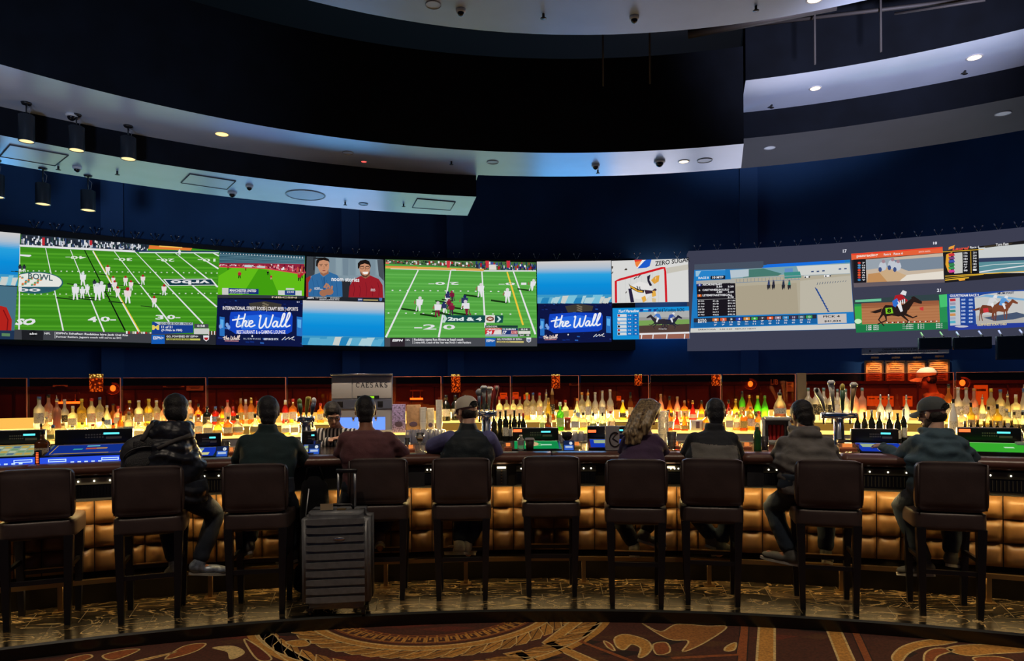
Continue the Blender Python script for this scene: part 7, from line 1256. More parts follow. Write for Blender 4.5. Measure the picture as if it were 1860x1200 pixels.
# ------------------------------------------------------------------ things on the counter and the back bar
CT = 1.0855
def place(px, r, z=CT): th = TH(px, r, 800); return P(r, th, z), -th
def sized(px0, px1, r): return (px1 - px0) / FPX * P(r, TH((px0 + px1) / 2, r, 800), 0).y
M_pic2 = attr_mat('machine_screen_picture', True, .8)
M_blue_panel = emis('blue_lit_machine_front', (.03, .10, .95), .8)
M_cyan = emis('cyan_readout', (.1, .75, .85), 1.6, False); M_redled = emis('red_led', (1, .12, .03), 2.2, False); M_dimtxt = mat('dim_grey_print', (.22, .2, .16), .6)
M_glassclear = glassy('drinking_glass', (.94, .95, .96), (.5, .5, .55), mix=.12); M_wp = mat('white_paper_card', (.62, .62, .64), .6)
def machine(px0, px1, label, paint, r=10.22, lift=0.0, glow=False, rear=True, led=None, depth=.34):
    px = (px0 + px1) / 2; loc, rz = place(px, r); w = sized(px0, px1, r); t = empty('gaming_machine', loc, rz, label, 'gaming machine', 'gaming machines set along the bar')
    f0, f1 = .004 + lift, .05 + lift * 1.25                # height of front and rear edge of the sloping bed
    m = MB(); m.prism([(-w / 2, -depth / 2, 0), (-w / 2, -depth / 2, f0 + .012), (-w / 2, depth / 2, f1 + .012), (-w / 2, depth / 2, 0)], (w, 0, 0)); m.build('bed', M_black, t)
    nrm = Vector((0, -(f1 - f0), depth)).normalized(); at = lambda u, v, l=1: Vector((-w / 2 + .02 + u * (w - .04), depth / 2 - .02 - v * (depth - .04), f0 + .012 + (f1 - f0) * ((depth - .02 - v * (depth - .04)) / depth))) + nrm * (.001 + .0008 * l)
    c = Canvas(lambda u, v, l: at(u, v, l)).quad_frame([(0, 0), (1, 0), (1, 1), (0, 1)]); paint(c); c.build('screen', M_pic2, t)
    if glow:
        m = MB(); m.box((0, -depth / 2 - .006, (f0 + .008) / 2), (w, .01, f0)); g_ = m.build('lit_front', M_blue_panel, t)
        for sx in (-.3, .32):
            m = MB(); m.box((sx * w, -depth / 2 - .013, f0 * .5), (.11, .006, .006)); m.box((sx * w, -depth / 2 - .013, f0 * .78), (.11, .006, .005)); m.box((sx * w - .055, -depth / 2 - .013, f0 * .64), (.005, .006, .022)); m.box((sx * w + .055, -depth / 2 - .013, f0 * .64), (.005, .006, .022))
            m.build('slot_surround', emis('pale_blue_edge', (.55, .75, 1), 1.1, False), g_)
        m = MB()
        for k in range(5): m.box((-.07 + k * .045, -depth / 2 - .013, f0 * .35), (.022, .006, .01))
        m.build('button_lights', emis('pale_blue_edge', (.55, .75, 1), 1.1, False), g_)
    if rear:
        h = .115; m = MB(); m.box((0, depth / 2 + .05, f1 + .012 + h / 2), (w * .98, .06, h), bev=.006); hs = m.build('display_housing', M_black, t)
        y = depth / 2 + .0185; z = f1 + .012
        m = MB(); m.box((w * .22, y, z + h * .68), (w * .2, .003, .014)); m.build('readout', M_cyan, hs)
        m = MB()
        for a in range(7): m.box((-w * .1 + a * w * .035, y, z + h * .62), (w * .022, .003, .01)); m.box((-w * .1 + a * w * .035, y, z + h * .44), (w * .022, .003, .01))
        m.build('grille', M_dimtxt, hs); m = MB(); m.box((w * .25, y, z + h * .38), (w * .2, .003, .018)); m.build('plate', M_dimtxt, hs)
        if led:
            m = MB(); m.box((-w * .38, y, z + h * led), (w * .18, .004, .024)); m.build('led_strip', M_redled, hs)
    return t
def pt_blue(c):
    c.rect(0, 0, 1, 1, S(16, 40, 120), 0); c.rect(.05, .05, .95, .9, S(20, 52, 150), 1)
    for a, b in (((.05, .9), (.95, .9)), ((.05, .05), (.95, .05)), ((.05, .05), (.05, .9)), ((.95, .05), (.95, .9))): c.line([a, b], .012, S(190, 160, 80), 2)
    c.rect(.3, .42, .42, .56, S(60, 150, 160), 2); c.rect(.46, .38, .6, .52, S(190, 90, 60), 2); c.rect(.6, .38, .74, .5, S(200, 150, 70), 2); c.rect(.45, .16, .62, .24, S(120, 220, 230), 2); c.rect(.1, .86, .8, .93, S(170, 140, 70), 3)
def pt_light(c):
    c.rect(0, 0, 1, 1, S(150, 170, 140), 0); rn = random.Random(6)
    for i in range(6):
        for j in range(4): c.rect(.05 + i * .155, .08 + j * .22, .17 + i * .155, .25 + j * .22, rn.choice([S(190, 200, 170), S(90, 120, 150), S(200, 170, 80), S(120, 160, 120)]), 1)
def pt_green(c):
    c.rect(0, 0, 1, 1, S(20, 150, 80), 0); c.rect(.3, .3, .62, .7, S(70, 190, 110), 1); c.disc(.42, .42, .14, .28, S(220, 190, 140), 2); c.rect(.38, .32, .46, .52, S(190, 90, 70), 3); c.rect(.6, .45, .85, .6, S(180, 235, 200), 2); c.rect(.0, .0, 1, .06, S(110, 200, 130), 1)
def pt_bright(c): c.rect(0, 0, 1, 1, S(60, 185, 50), 0); c.rect(.62, .44, .78, .58, S(200, 245, 200), 1); c.rect(0, 0, 1, .05, S(150, 220, 130), 1)
def pt_bluecard(c): c.rect(0, 0, 1, 1, S(24, 60, 190), 0); c.rect(.1, .1, .5, .5, S(170, 190, 150), 1); c.rect(.4, .6, .8, .9, S(220, 220, 150), 1); c.line([(.02, .02), (.98, .02)], .03, S(90, 140, 230), 2)
machine(-30, 64, 'gaming machine at the far left edge with a pale game screen and blue-lit front', pt_light, 10.15, .055, True, led=None)
machine(96, 226, 'wide gaming machine with deep blue gold-edged screen and glowing blue front, left of the backpack', pt_blue, 10.12, .05, True)
machine(340, 394, 'small gaming machine with a blue screen between the puffy jacket and the green sweater', pt_bluecard, 10.2, .0)
machine(930, 1018, 'gaming machine with a green card-table screen behind the water bottle', pt_green, 10.25, led=.78)
machine(1068, 1150, 'gaming machine with a blue screen behind the white paper bag', pt_bluecard, 10.25, .01, led=.6)
machine(1558, 1640, 'gaming machine with a blue screen under the teal sleeve', pt_bluecard, 10.22)
machine(1758, 1862, 'gaming machine with a plain bright green screen at the far right', pt_bright, 10.18, .02, led=.78)
machine(545, 572, 'narrow dark gaming machine with blue screen right of the green sweater', pt_bluecard, 10.2)

def simple(name, px, r, label, cat, mb, m, z=CT, group=None):
    loc, rz = place(px, r, z); return tag(mb.build(name, m, None, loc, rz), label, cat, group)
def glass_tumbler(px, r, h, w, label, drink=None, z=CT, group=None, name='drinking_glass', taper=.82):
    loc, rz = place(px, r, z); t = empty(name, loc, rz, label, 'glass', group); m = MB(); R = w / 2; m.lathe([(R * taper, 0), (R, h), (R * .94, h), (R * taper * .9, .012), (.001, .012)], n=18, cap=False); m.build('bowl', M_glassclear, t)
    if drink: m = MB(); m.lathe([(R * taper * .86, .014), (R * .88, h * .7)], n=16); m.build('drink', drink, t)
    return t
tea = mat('amber_drink', (.45, .16, .04), .2); rosy = mat('rosy_drink', (.45, .10, .06), .2)
glass_tumbler(408, 10.5, .10, .085, 'short clear glass with an icy drink, between the puffy jacket and the green sweater'); glass_tumbler(576, 10.32, .10, .07, 'clear glass lit blue on the bar, just right of the green sweater')
glass_tumbler(740, 10.15, .12, .05, 'slim clear glass on the bar right of the maroon sleeve')
def tablet(px, r, w, label):
    loc, rz = place(px, r); t = empty('tent_display', loc, rz, label, 'display'); m = MB(); m.prism([(-w / 2, -.05, 0), (-w / 2, .02, .085), (-w / 2, .05, 0)], (w, 0, 0)); m.build('body', M_black, t)
    c = Canvas(lambda u, v, l: Vector((-w / 2 + .006 + u * (w - .012), -.048 + (1 - v) * .066, .004 + (1 - v) * .08)) + Vector((0, -.77, .63)) * .001 * (l + 1)).quad_frame([(0, 0), (1, 0), (1, 1), (0, 1)]); c.rect(0, 0, 1, 1, S(24, 40, 80), 0); c.rect(.05, .45, .95, .95, S(50, 100, 210), 1); c.rect(.15, .55, .85, .75, S(190, 210, 235), 2); c.disc(.7, .28, .16, .16, S(230, 240, 250), 2); c.build('screen', M_pic2, t)
tablet(404, 10.12, .10, 'small blue-lit tent display left of the green sweater'); tablet(571, 10.1, .10, 'small blue-lit tent display between green sweater and bartender'); tablet(1033, 10.12, .10, 'small blue-lit tent display right of the green card-table screen')
# goblet, water bottle, coffee cup, dark goblet
loc, rz = place(763, 10.12); t = empty('goblet', loc, rz, 'clear stemmed goblet on the bar left of the white cap', 'glass'); m = MB(); m.lathe([(.036, .0), (.034, .004), (.006, .012), (.006, .07), (.02, .085), (.036, .12), (.034, .165), (.032, .165), (.034, .12), (.018, .09), (.001, .085)], n=20, cap=False); m.build('glass_body', M_glassclear, t); m = MB(); m.lathe([(.004, .087), (.017, .09), (.031, .115), (.031, .118)], n=16); m.build('drink', mat('pale_amber_drink', (.6, .3, .1), .2), t)
loc, rz = place(946, 9.96, 1.105); t = empty('water_bottle', loc, rz, 'small clear plastic water bottle on the bar before the green screen', 'bottle'); m = MB(); m.lathe([(.022, 0), (.028, .006), (.028, .03), (.026, .04), (.028, .05), (.028, .085), (.02, .105), (.012, .112), (.012, .118)], n=16); m.build('bottle_body', glassy('clear_plastic', (.95, .95, .97), (.6, .6, .65), mix=.25), t); m = MB(); m.lathe([(.0135, .112), (.0135, .13)], n=12); m.build('cap', CP['white'], t); m = MB(); m.lathe([(.0287, .045), (.0287, .08)], n=16, cap=False); m.build('label', mat('grey_wrap', (.4, .38, .36), .5), t)
loc, rz = place(962, 10.05, CT); t = empty('coffee_cup', loc, rz, 'dark paper coffee cup with a pale lid beside the water bottle', 'cup'); m = MB(); m.lathe([(.03, 0), (.04, .1)], n=18); m.build('cup', mat('dark_cup', (.05, .035, .03), .6), t); m = MB(); m.lathe([(.043, .098), (.043, .106), (.037, .112), (.037, .116)], n=18); m.build('lid', mat('pale_lid', (.45, .42, .40), .5), t)
loc, rz = place(1030, 10.5); t = empty('dark_goblet', loc, rz, 'dark glass bowl on a short foot behind the blue-lit tent display', 'glass'); m = MB(); m.lathe([(.03, 0), (.01, .02), (.012, .05), (.045, .08), (.055, .13), (.05, .13), (.03, .075)], n=18); m.build('bowl', mat('smoky_dark_glass', (.05, .04, .05), .1), t)
# paper bag
loc, rz = place(1112, 9.98, 1.106); w = .115; t = empty('paper_bag', loc, rz, 'white paper shopping bag with black ring print and cord handle, left of the purple sweater', 'bag')
m = MB(); m.prism([(-w / 2, -.045, 0), (-w / 2, -.04, .2), (-w / 2, .04, .2), (-w / 2, .045, 0)], (w, 0, 0)); m.build('bag', mat('grey_white_paper', (.40, .40, .44), .7), t)
m = MB(); m.tube([(.02 + .045 * math.cos(a), -.047, .09 + .06 * math.sin(a)) for a in [PI * .3 + k * PI * 1.5 / 12 for k in range(13)]], .005, 6); m.tube([(.03, -.047, .14), (.0, -.047, .1), (.045, -.047, .07)], .004, 6); m.build('print', M_black, t); m = MB(); m.tube([(-.03, -.04, .2), (-.02, -.04, .245), (.02, -.04, .245), (.03, -.04, .2)], .003, 6); m.build('handle', mat('grey_cord', (.3, .3, .3), .7), t)
# plastic cup stacks
def cup_stack(px, r, z, n, w, label, m_, name='cup_stack', step=.011, h0=.11):
    loc, rz = place(px, r, z); prof = [(w * .36, 0)]
    for k in range(n): prof += [(w * .5, h0 + k * step - .003), (w * .5, h0 + k * step + .001), (w * .47, h0 + k * step + .002)]
    m = MB(); m.lathe(prof[::1], n=18, smooth=False); return tag(m.build(name, m_, None, loc, rz), label, 'cups')
M_pcup = glassy('frosted_plastic_cup', (.8, .82, .9), (.72, .74, .82), mix=.65, rough=.3); M_wcup = mat('white_paper_cup', (.72, .70, .66), .6)
cup_stack(1205, 10.55, CT, 20, .098, 'tall stack of clear plastic cups beside the blond hair', M_pcup); glass_tumbler(1220, 10.15, .16, .085, 'tall clear pint glass tinted pink right of the purple sweater', None)
cup_stack(769, 11.5, 1.1555, 15, .075, 'left stack of white paper cups behind the goblet', M_wcup); cup_stack(798, 11.5, 1.1555, 22, .07, 'tall right stack of white paper cups beside the black bottles', M_wcup)
# boxes on the back bar
for x0, x1, y0, lab, mm in ((713, 737, 734, 'purple-lit patterned tea box right of the silver drink machine', mat('lilac_patterned_box', (.34, .26, .5), .6, noise=(60, .7))), (739, 764, 735, 'brown carton with a dark oval print beside the lilac tea box', mat('brown_carton', (.42, .24, .12), .7, noise=(20, .3))), (776, 789, 741, 'cream napkin carton between the paper cup stacks', mat('cream_carton', (.7, .6, .4), .7, noise=(30, .2)))):
    r = 11.58; loc, rz = place((x0 + x1) / 2, r, 1.1555); w = sized(x0, x1, r); h = ZR((x0 + x1) / 2, y0, r) - 1.1555
    t = empty('carton', loc, rz, lab, 'box'); m = MB(); m.box((0, 0, h / 2), (w * .98, .14, h), bev=.003); m.build('box', mm, t); m = MB(); m.ell((0, -.071, h * .3), (w * .3, .002, h * .1), 12); m.build('print', mat('dark_print', (.1, .06, .1), .6), t)
# upturned pint glasses on the rail
pint = None
for k, (px, rr) in enumerate([(742 + 10.5 * i, 11.33) for i in range(7)] + [(748 + 10.5 * i, 11.415) for i in range(6)]):
    loc, rz = place(px, rr, 1.0625)
    if pint is None:
        pint = empty('pint_glass', loc, rz, 'upturned pint glass in the blue-lit cluster left of the white cap', 'glass', 'upturned pint glasses on the rail'); m = MB(); m.lathe([(.036, 0), (.034, .07), (.026, .125), (.018, .132), (.001, .133)], n=14, cap=False); m.build('bowl', glassy('blue_grey_glass', (.8, .84, .95), (.5, .52, .68), mix=.45), pint); m = MB(); m.lathe([(.037, .0), (.037, .004)], n=14, cap=False); m.build('rim', M_glassclear, pint); o = pint
    else: o = copy_tree(pint); o.location = loc; o.rotation_euler = (0, 0, rz)
for k in range(4):
    loc, rz = place(1022 + k * 11.2, 11.36, 1.0625); o = copy_tree(pint); o.location = loc; o.rotation_euler = (0, 0, rz); o['label'] = 'upturned glass in the yellow-lit row of four below the frosted bottles'; o['group'] = 'row of four upturned glasses'; o.scale = (1, 1, .75)
for k in range(4):
    loc, rz = place(958 + k * 6, 11.34 + .05 * (k % 2), 1.0625); m = MB(); m.lathe([(.03, 0), (.037, .13)], n=14); tag(m.build('shaker_tin', M_steel, None, loc, rz), 'steel shaker tin in the cluster right of the dark wine bottles', 'shaker', 'steel shaker tins')
loc, rz = place(1010, 11.3, 1.0625); m = MB(); m.lathe([(.022, 0), (.028, .10), (.02, .10), (.016, .01)], n=14); tag(m.build('steel_cup', M_chrome, None, loc, rz), 'small bright steel cup left of the four upturned glasses', 'cup')
loc, rz = place(1031, 11.62, 1.1555); t = empty('jar', loc, rz, 'lidded jar of dark cherries on the lower shelf below the frosted bottles', 'jar'); m = MB(); m.lathe([(.034, 0), (.036, .01), (.036, .12)], n=16); m.build('glass_body', mat('dark_jar', (.10, .03, .015), .15), t); m = MB(); m.lathe([(.038, .12), (.038, .14)], n=16); m.build('lid', CP['red'], t)

# beer towers
def tower(px, r, label, handles, zt=.30, w=.24):
    loc, rz = place(px, r, CT); t = empty('beer_tower', loc, rz, label, 'beer tap'); m = MB(); m.lathe([(.07, 0), (.07, .012), (.045, .03), (.042, zt)], n=18); m.lathe([(.05, zt), (.05, zt + .012)], n=18); m.build('column', M_chrome, t)
    m = MB(); m.box((0, 0, zt + .03), (w, .06, .05), bev=.012); m.tube([(-w / 2, 0, zt + .03), (-w / 2 - .015, 0, zt + .03)], .026, 12); m.tube([(w / 2, 0, zt + .03), (w / 2 + .015, 0, zt + .03)], .026, 12); m.build('manifold', M_chrome, t)
    for k, (dx, h, kind, c1, c2, ln) in enumerate(handles):
        x = dx * w; fm = MB(); fm.tube([(x, .0, zt + .03), (x, .06, zt + .03), (x, .085, zt + .01), (x, .09, zt - .05)], [.012, .012, .011, .009], 8); fm.tube([(x, .03, zt + .05), (x, .03, zt + .075)], .008, 8); f = fm.build('faucet', M_chrome, t)
        z0 = zt + .075; m = MB(); mm = [mat('tap_%s' % c1, TAPC[c1], .4), mat('tap_%s' % c2, TAPC[c2], .4)]
        if kind == 'paddle': m.tube([(x, .03, z0), (x + ln * .4, .03, z0 + h * .5), (x + ln, .03, z0 + h * .93), (x + ln, .03, z0 + h)], [.012, .02, .026, .02], 10); m.ell((x + ln, .006, z0 + h * .9), (.015, .006, .022), 10, 1)
        elif kind == 'round': m.tube([(x, .03, z0), (x + ln, .03, z0 + h * .65)], [.012, .018], 10); m.ell((x + ln, .03, z0 + h * .82), (.034, .014, .036), 14, 1)
        elif kind == 'crown': m.tube([(x, .03, z0), (x + ln * .5, .03, z0 + h * .5), (x + ln, .03, z0 + h * .84)], [.011, .019, .026], 10); m.tube([(x + ln, .03, z0 + h * .84), (x + ln, .03, z0 + h * .92), (x + ln, .03, z0 + h)], [.028, .034, .018], 8, 1)
        else: m.tube([(x, .03, z0), (x + ln * .5, .03, z0 + h * .45), (x + ln, .03, z0 + h * .75)], [.012, .022, .02], 10); m.ell((x + ln, .028, z0 + h * .86), (.022, .016, .034), 10, 1)
        m.build('handle', mm, t)
TAPC = dict(grey=(.32, .33, .34), navy=(.06, .08, .13), red=(.32, .03, .03), cream=(.62, .58, .50), silver=(.5, .5, .52), green=(.06, .13, .07), yellow=(.62, .50, .08), wood=(.36, .22, .10), black=(.02, .02, .02), white=(.65, .65, .66), leaf=(.18, .30, .06))
tower(884, 10.62, 'chrome beer tower with four tall handles, just right of the white cap', [(-.42, .19, 'round', 'navy', 'grey', -.0), (-.14, .22, 'crown', 'grey', 'silver', .0), (.14, .21, 'crown', 'cream', 'cream', .01), (.42, .22, 'paddle', 'red', 'cream', .03)], .27, .16)
tower(1524, 10.62, 'chrome beer tower with four tall handles, right of the grey hoodie', [(-.42, .20, 'paddle', 'cream', 'black', -.07), (-.14, .27, 'crown', 'cream', 'silver', -.02), (.14, .24, 'leafy', 'green', 'yellow', .0), (.42, .25, 'crown', 'wood', 'cream', .02)], .25, .26)
tower(556, 10.62, 'small chrome beer tower with yellow and dark green handles, left of the bartender', [(-.4, .13, 'leafy', 'green', 'leaf', -.01), (0, .16, 'paddle', 'yellow', 'yellow', .02), (.4, .14, 'leafy', 'navy', 'white', .02)], .24, .12)
# silver drink machine
r = 11.60; loc, rz = place(659, r, 1.1555); w = sized(606, 713, r); h = 1.765 - 1.1555; t = empty('drink_machine', loc, rz, 'tall silver drink machine with dark serif lettering and blue-lit bay behind the bartender', 'drink machine')
m = MB(); m.box((0, .02, h * .64), (w, .17, h * .72)); m.box((-w * .44, .02, h * .14), (w * .12, .17, h * .28)); m.box((w * .44, .02, h * .14), (w * .12, .17, h * .28)); m.box((0, .07, h * .14), (w, .07, h * .28)); m.box((0, .0, .015), (w, .19, .03)); m.build('cabinet', mat('silver_enamel', (.45, .45, .48), .35, metal=.3), t)
m = MB(); m.box((-w * .33, -.068, h * .78), (w * .32, .008, h * .36), bev=.003); m.build('door', mat('pale_steel_panel', (.62, .60, .60), .4, metal=.2), t); m = MB(); m.box((w * .165, -.068, h * .78), (w * .64, .008, h * .36), bev=.003); pn = m.build('front_panel', mat('pale_steel_panel'), t)
m = MB(); m.box((0, -.02, h + .008), (w * 1.02, .2, .016), bev=.004); m.build('top_trim', M_chrome, t)
m = MB(); m.box((0, -.07, h * .5), (w * .98, .008, h * .16)); m.build('lower_panel', mat('blue_grey_panel', (.16, .18, .26), .35, metal=.4), t)
m = MB(); m.box((.1 * w, -.074, h * .62), (w * .36, .01, h * .05)); dp = m.build('display', M_black, t); m = MB(); m.box((.12 * w, -.08, h * .62), (w * .16, .004, h * .035)); m.build('lcd', emis('lime_lcd', (.35, .9, .02), .9, False), dp)
for sx in (-.36, .3): m = MB(); m.box((sx * w, -.076, h * .5), (w * .09, .008, h * .1), bev=.003); m.build('selector', M_black, t)
m = MB(); m.box((0, .03, h * .14), (w * .76, .005, h * .25)); m.build('lit_bay', emis('blue_lit_bay', (.12, .25, 1), 1.5), t)
for sx in (.22, -.15): m = MB(); m.tube([(sx * w, -.03, h * .28), (sx * w, -.03, h * .2)], [.018, .012], 10); m.build('nozzle', M_chrome, t)
def serif(c, word, x0, y0, hh, ww, ink):                  # roman capitals drawn with thick and thin strokes
    TN, TK = .10 * hh, .17 * hh; x = x0
    for ch in word:
        q = lambda pts, wd: c.line([(x + a * ww, y0 + b * hh) for a, b in pts], wd, ink, 1, True)
        arcp = lambda cx, cy, rx, ry, a0, a1, n=10: [(cx + rx * math.cos(a0 + (a1 - a0) * k / n), cy + ry * math.sin(a0 + (a1 - a0) * k / n)) for k in range(n + 1)]
        if ch == 'C': q(arcp(.45, .5, .38, .48, -.8, -2 * PI + .8, 16), TK * .85); q([(.72, .05), (.72, .28)], TN)
        elif ch == 'A': q([(.08, 1), (.42, 0)], TN); q([(.42, 0), (.78, 1)], TK); q([(.2, .66), (.64, .66)], TN); q([(0, 1), (.2, 1)], TN); q([(.64, 1), (.92, 1)], TN)
        elif ch == 'E': q([(.18, 0), (.18, 1)], TK); q([(.06, 0), (.66, 0)], TN); q([(.06, 1), (.7, 1)], TN); q([(.18, .48), (.55, .48)], TN); q([(.66, 0), (.66, .2)], TN); q([(.7, 1), (.7, .8)], TN)
        elif ch == 'S': q(arcp(.38, .25, .24, .25, -.4, -PI * 1.45, 10) + arcp(.38, .75, .27, .25, -PI * .5, PI * .85, 10), TK * .85)
        elif ch == 'R': q([(.18, 0), (.18, 1)], TK); q([(.06, 0), (.35, 0)] + arcp(.35, .26, .24, .26, -PI / 2, PI / 2, 8) + [(.18, .52)], TN); q([(.36, .52), (.78, 1)], TK); q([(.06, 1), (.32, 1)], TN); q([(.66, 1), (.9, 1)], TN)
        x += ww * (1.08 if ch != 'E' else .95)
cs = Canvas(lambda u, v, l: Vector((u, -.0745, -v))); serif(cs, 'CAESARS', w * -.10, -h * .87, .048, .046, (.02, .02, .03)); o = cs.build('lettering', attr_mat('machine_ink', False), pn)
# grey curved cabinet, cans and the bottle that stands on it
r = 11.36; loc, rz = place(1409, r, 1.0625); w = sized(1388, 1438, r); t = empty('can_cooler', loc, rz, 'grey metal curved-front cooler with red cans beside the grey hoodie', 'cooler'); m = MB(); prof = [(-w / 2, 0), (-w / 2, .2), (-w * .44, .245), (-w * .3, .255), (w * .5, .255), (w * .5, 0)]; m.prism([(x, .07, z) for x, z in prof], (0, .008, 0)); m.box((-w * .45, -.0, .11), (w * .1, .14, .22)); m.box((w * .45, -.0, .11), (w * .1, .14, .22)); m.box((.02, 0, .235), (w * .92, .15, .04), bev=.01); m.box((0, 0, .008), (w, .14, .016)); m.build('cabinet', mat('grey_enamel', (.42, .44, .44), .3), t)
for k in range(4):
    lo, rzz = place(1399 + k * 7.4, 11.37, 1.0625 + .017); m = MB(); m.lathe([(.016, 0), (.0195, .008), (.0195, .145), (.016, .155)], n=14); tag(m.build('drink_can', mat('red_can', (.5, .02, .02), .3, metal=.4), None, lo, rzz), 'red drink can in the row of four inside the grey cooler', 'can', 'red cans in the cooler')
lo, rzz = place(1417, 11.35, 1.0625 + .256); ob = empty('bottle', lo, rzz, 'amber liquor bottle with pour spout standing on top of the grey cooler', 'bottle'); ob.scale = (.40, .40, .24)
for pn_, mm in (('body', GL['clear']), ('label', LB['white']), ('liquid', GL['amber']), ('cap', CP['black'])): setm(link(pn_, MESH['liqueur', pn_], ob), mm)
link('spout', MESH['liqueur', 'spout'], ob)
r = 11.62; loc, rz = place(1265, r, 1.1555); w = sized(1256, 1277, r); m = MB(); m.box((0, 0, .055), (w, .1, .11), bev=.006); m.box((.01, -.052, .06), (w * .3, .004, .07), m=1); simple('steel_box', 1265, r, 'small pale steel box on the lower shelf left of the two-tone sweater', 'box', m, [mat('pale_steel_panel'), mat('dark_print')], 1.1555)
# green bottle, red tumbler and red tray glow on the bar
loc, rz = place(1376, 10.2); t = empty('carafe', loc, rz, 'dark green glass bottle with pale green handle on the bar, left of the grey hoodie', 'bottle'); m = MB(); m.lathe([(.032, 0), (.034, .01), (.034, .12), (.026, .16), (.013, .18), (.013, .20)], n=16); m.build('bottle_body', glassy('deep_green_glass', (.12, .3, .18), (.05, .14, .09), mix=.6), t); m = MB(); m.tube([(-.02, 0, .17), (-.016, 0, .215), (0, 0, .228), (.016, 0, .215), (.02, 0, .17)], .004, 6); m.build('handle', mat('pale_green_plastic', (.3, .5, .35), .5), t)
glass_tumbler(1389, 10.12, .125, .062, 'square-looking glass of dark red drink next to the green bottle', mat('dark_red_drink', (.18, .02, .03), .2), taper=.98)
M_napkin = mat('orange_red_napkin', (.62, .20, .10), .8); M_caddy = glassy('clear_acrylic', (.95, .95, .95), (.6, .3, .25), mix=.2)
for px, rr, lab in ((1228, 10.2, 'clear acrylic napkin caddy glowing red left of the two-tone sweater'), (1357, 10.15, 'clear acrylic napkin caddy glowing orange left of the green bottle'), (1540, 10.15, 'wide clear acrylic napkin caddy glowing red beside the blue screen'), (746, 10.02, 'clear acrylic napkin caddy glowing red right of the maroon sleeve'), (923, 10.1, 'clear acrylic napkin caddy glowing orange left of the water bottle'), (418, 10.15, 'clear acrylic napkin caddy glowing orange beside the blue tent display'), (1048, 10.15, 'clear acrylic napkin caddy glowing yellow right of the blue tent display')):
    loc, rz = place(px, rr); ww = .15 if px == 1540 else .075; t = empty('napkin_caddy', loc, rz, lab, 'napkin caddy', 'napkin caddies on the bar'); m = MB(); m.box((0, 0, .004), (ww, .09, .008)); m.box((-ww / 2, 0, .035), (.004, .09, .07)); m.box((ww / 2, 0, .035), (.004, .09, .07)); m.box((0, .043, .035), (ww, .004, .07)); m.build('tray', M_caddy, t)
    m = MB()
    for k in range(5): m.box((0, -.01 + .004 * k, .012 + k * .005), (ww * .85, .07, .0035), .08 * (k % 3 - 1))
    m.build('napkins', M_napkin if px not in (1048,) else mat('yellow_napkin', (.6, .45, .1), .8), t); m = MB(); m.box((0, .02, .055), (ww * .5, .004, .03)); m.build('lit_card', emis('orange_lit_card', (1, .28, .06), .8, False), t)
for x0, x1, lab in ((1528, 1556, 'ribbed steel drip tray behind the wide napkin caddy'),):
    loc, rz = place(1542, 10.55); w = sized(1522, 1562, 10.55); t = empty('drip_tray', loc, rz, lab, 'drip tray'); m = MB(); m.box((0, 0, .06), (w, .1, .02)); m.box((0, 0, .04), (w * .95, .1, .01)); m.box((0, 0, .0125), (w, .12, .025)); m.build('tray', M_steel, t); m = MB()
    for k in range(7): m.box((0, -.045 + .015 * k, .074), (w * .95, .004, .006))
    m.build('grid', M_black, t)
# left end: brown bottle with red display, white card
loc, rz = place(77, 10.12); t = empty('bottle', loc, rz, 'brown round-shouldered liquor bottle on the bar between the two blue-lit machines', 'bottle'); t.scale = (.30, .30, .26)
for pn_, mm in (('body', GL['brown']), ('cap', CP['black']), ('label', LB['cream']), ('liquid', GL['brown'])): setm(link(pn_, MESH['square', pn_], t), mm)
loc, rz = place(69, 10.02); t = empty('ticket_light', loc, rz, 'slim dark box with a column of red digits beside the brown bottle', 'display'); m = MB(); m.box((0, 0, .055), (.04, .05, .11), bev=.004); m.build('case', M_black, t); m = MB()
for k in range(7): m.box((0, -.026, .02 + k * .012), (.016, .003, .006))
m.build('digits', M_redled, t)
loc, rz = place(126, 10.55); m = MB(); m.box((0, 0, .075), (.075, .01, .15)); m.box((0, .02, .003), (.075, .06, .006)); tag(m.build('table_card', M_wp, None, loc, rz), 'plain pale standing card behind the wide blue machine', 'card')
loc, rz = place(1698, 10.02); m = MB()
m.ell((0, 0, .02), (.03, .025, .02), 10); m.ell((.02, .01, .015), (.02, .02, .015), 10); tag(m.build('crumpled_foil', M_chrome, None, loc, rz), 'crumpled shiny foil by the teal sleeve on the bar', 'foil')
loc, rz = place(1853, 10.3); m = MB(); m.box((0, 0, .05), (.06, .05, .10), bev=.004); m.box((0, -.026, .06), (.05, .003, .04), m=1); tag(m.build('small_carton', [M_wp, mat('blue_red_print', (.15, .12, .5), .6)], None, loc, rz), 'small white and blue carton at the far right end of the bar', 'box')

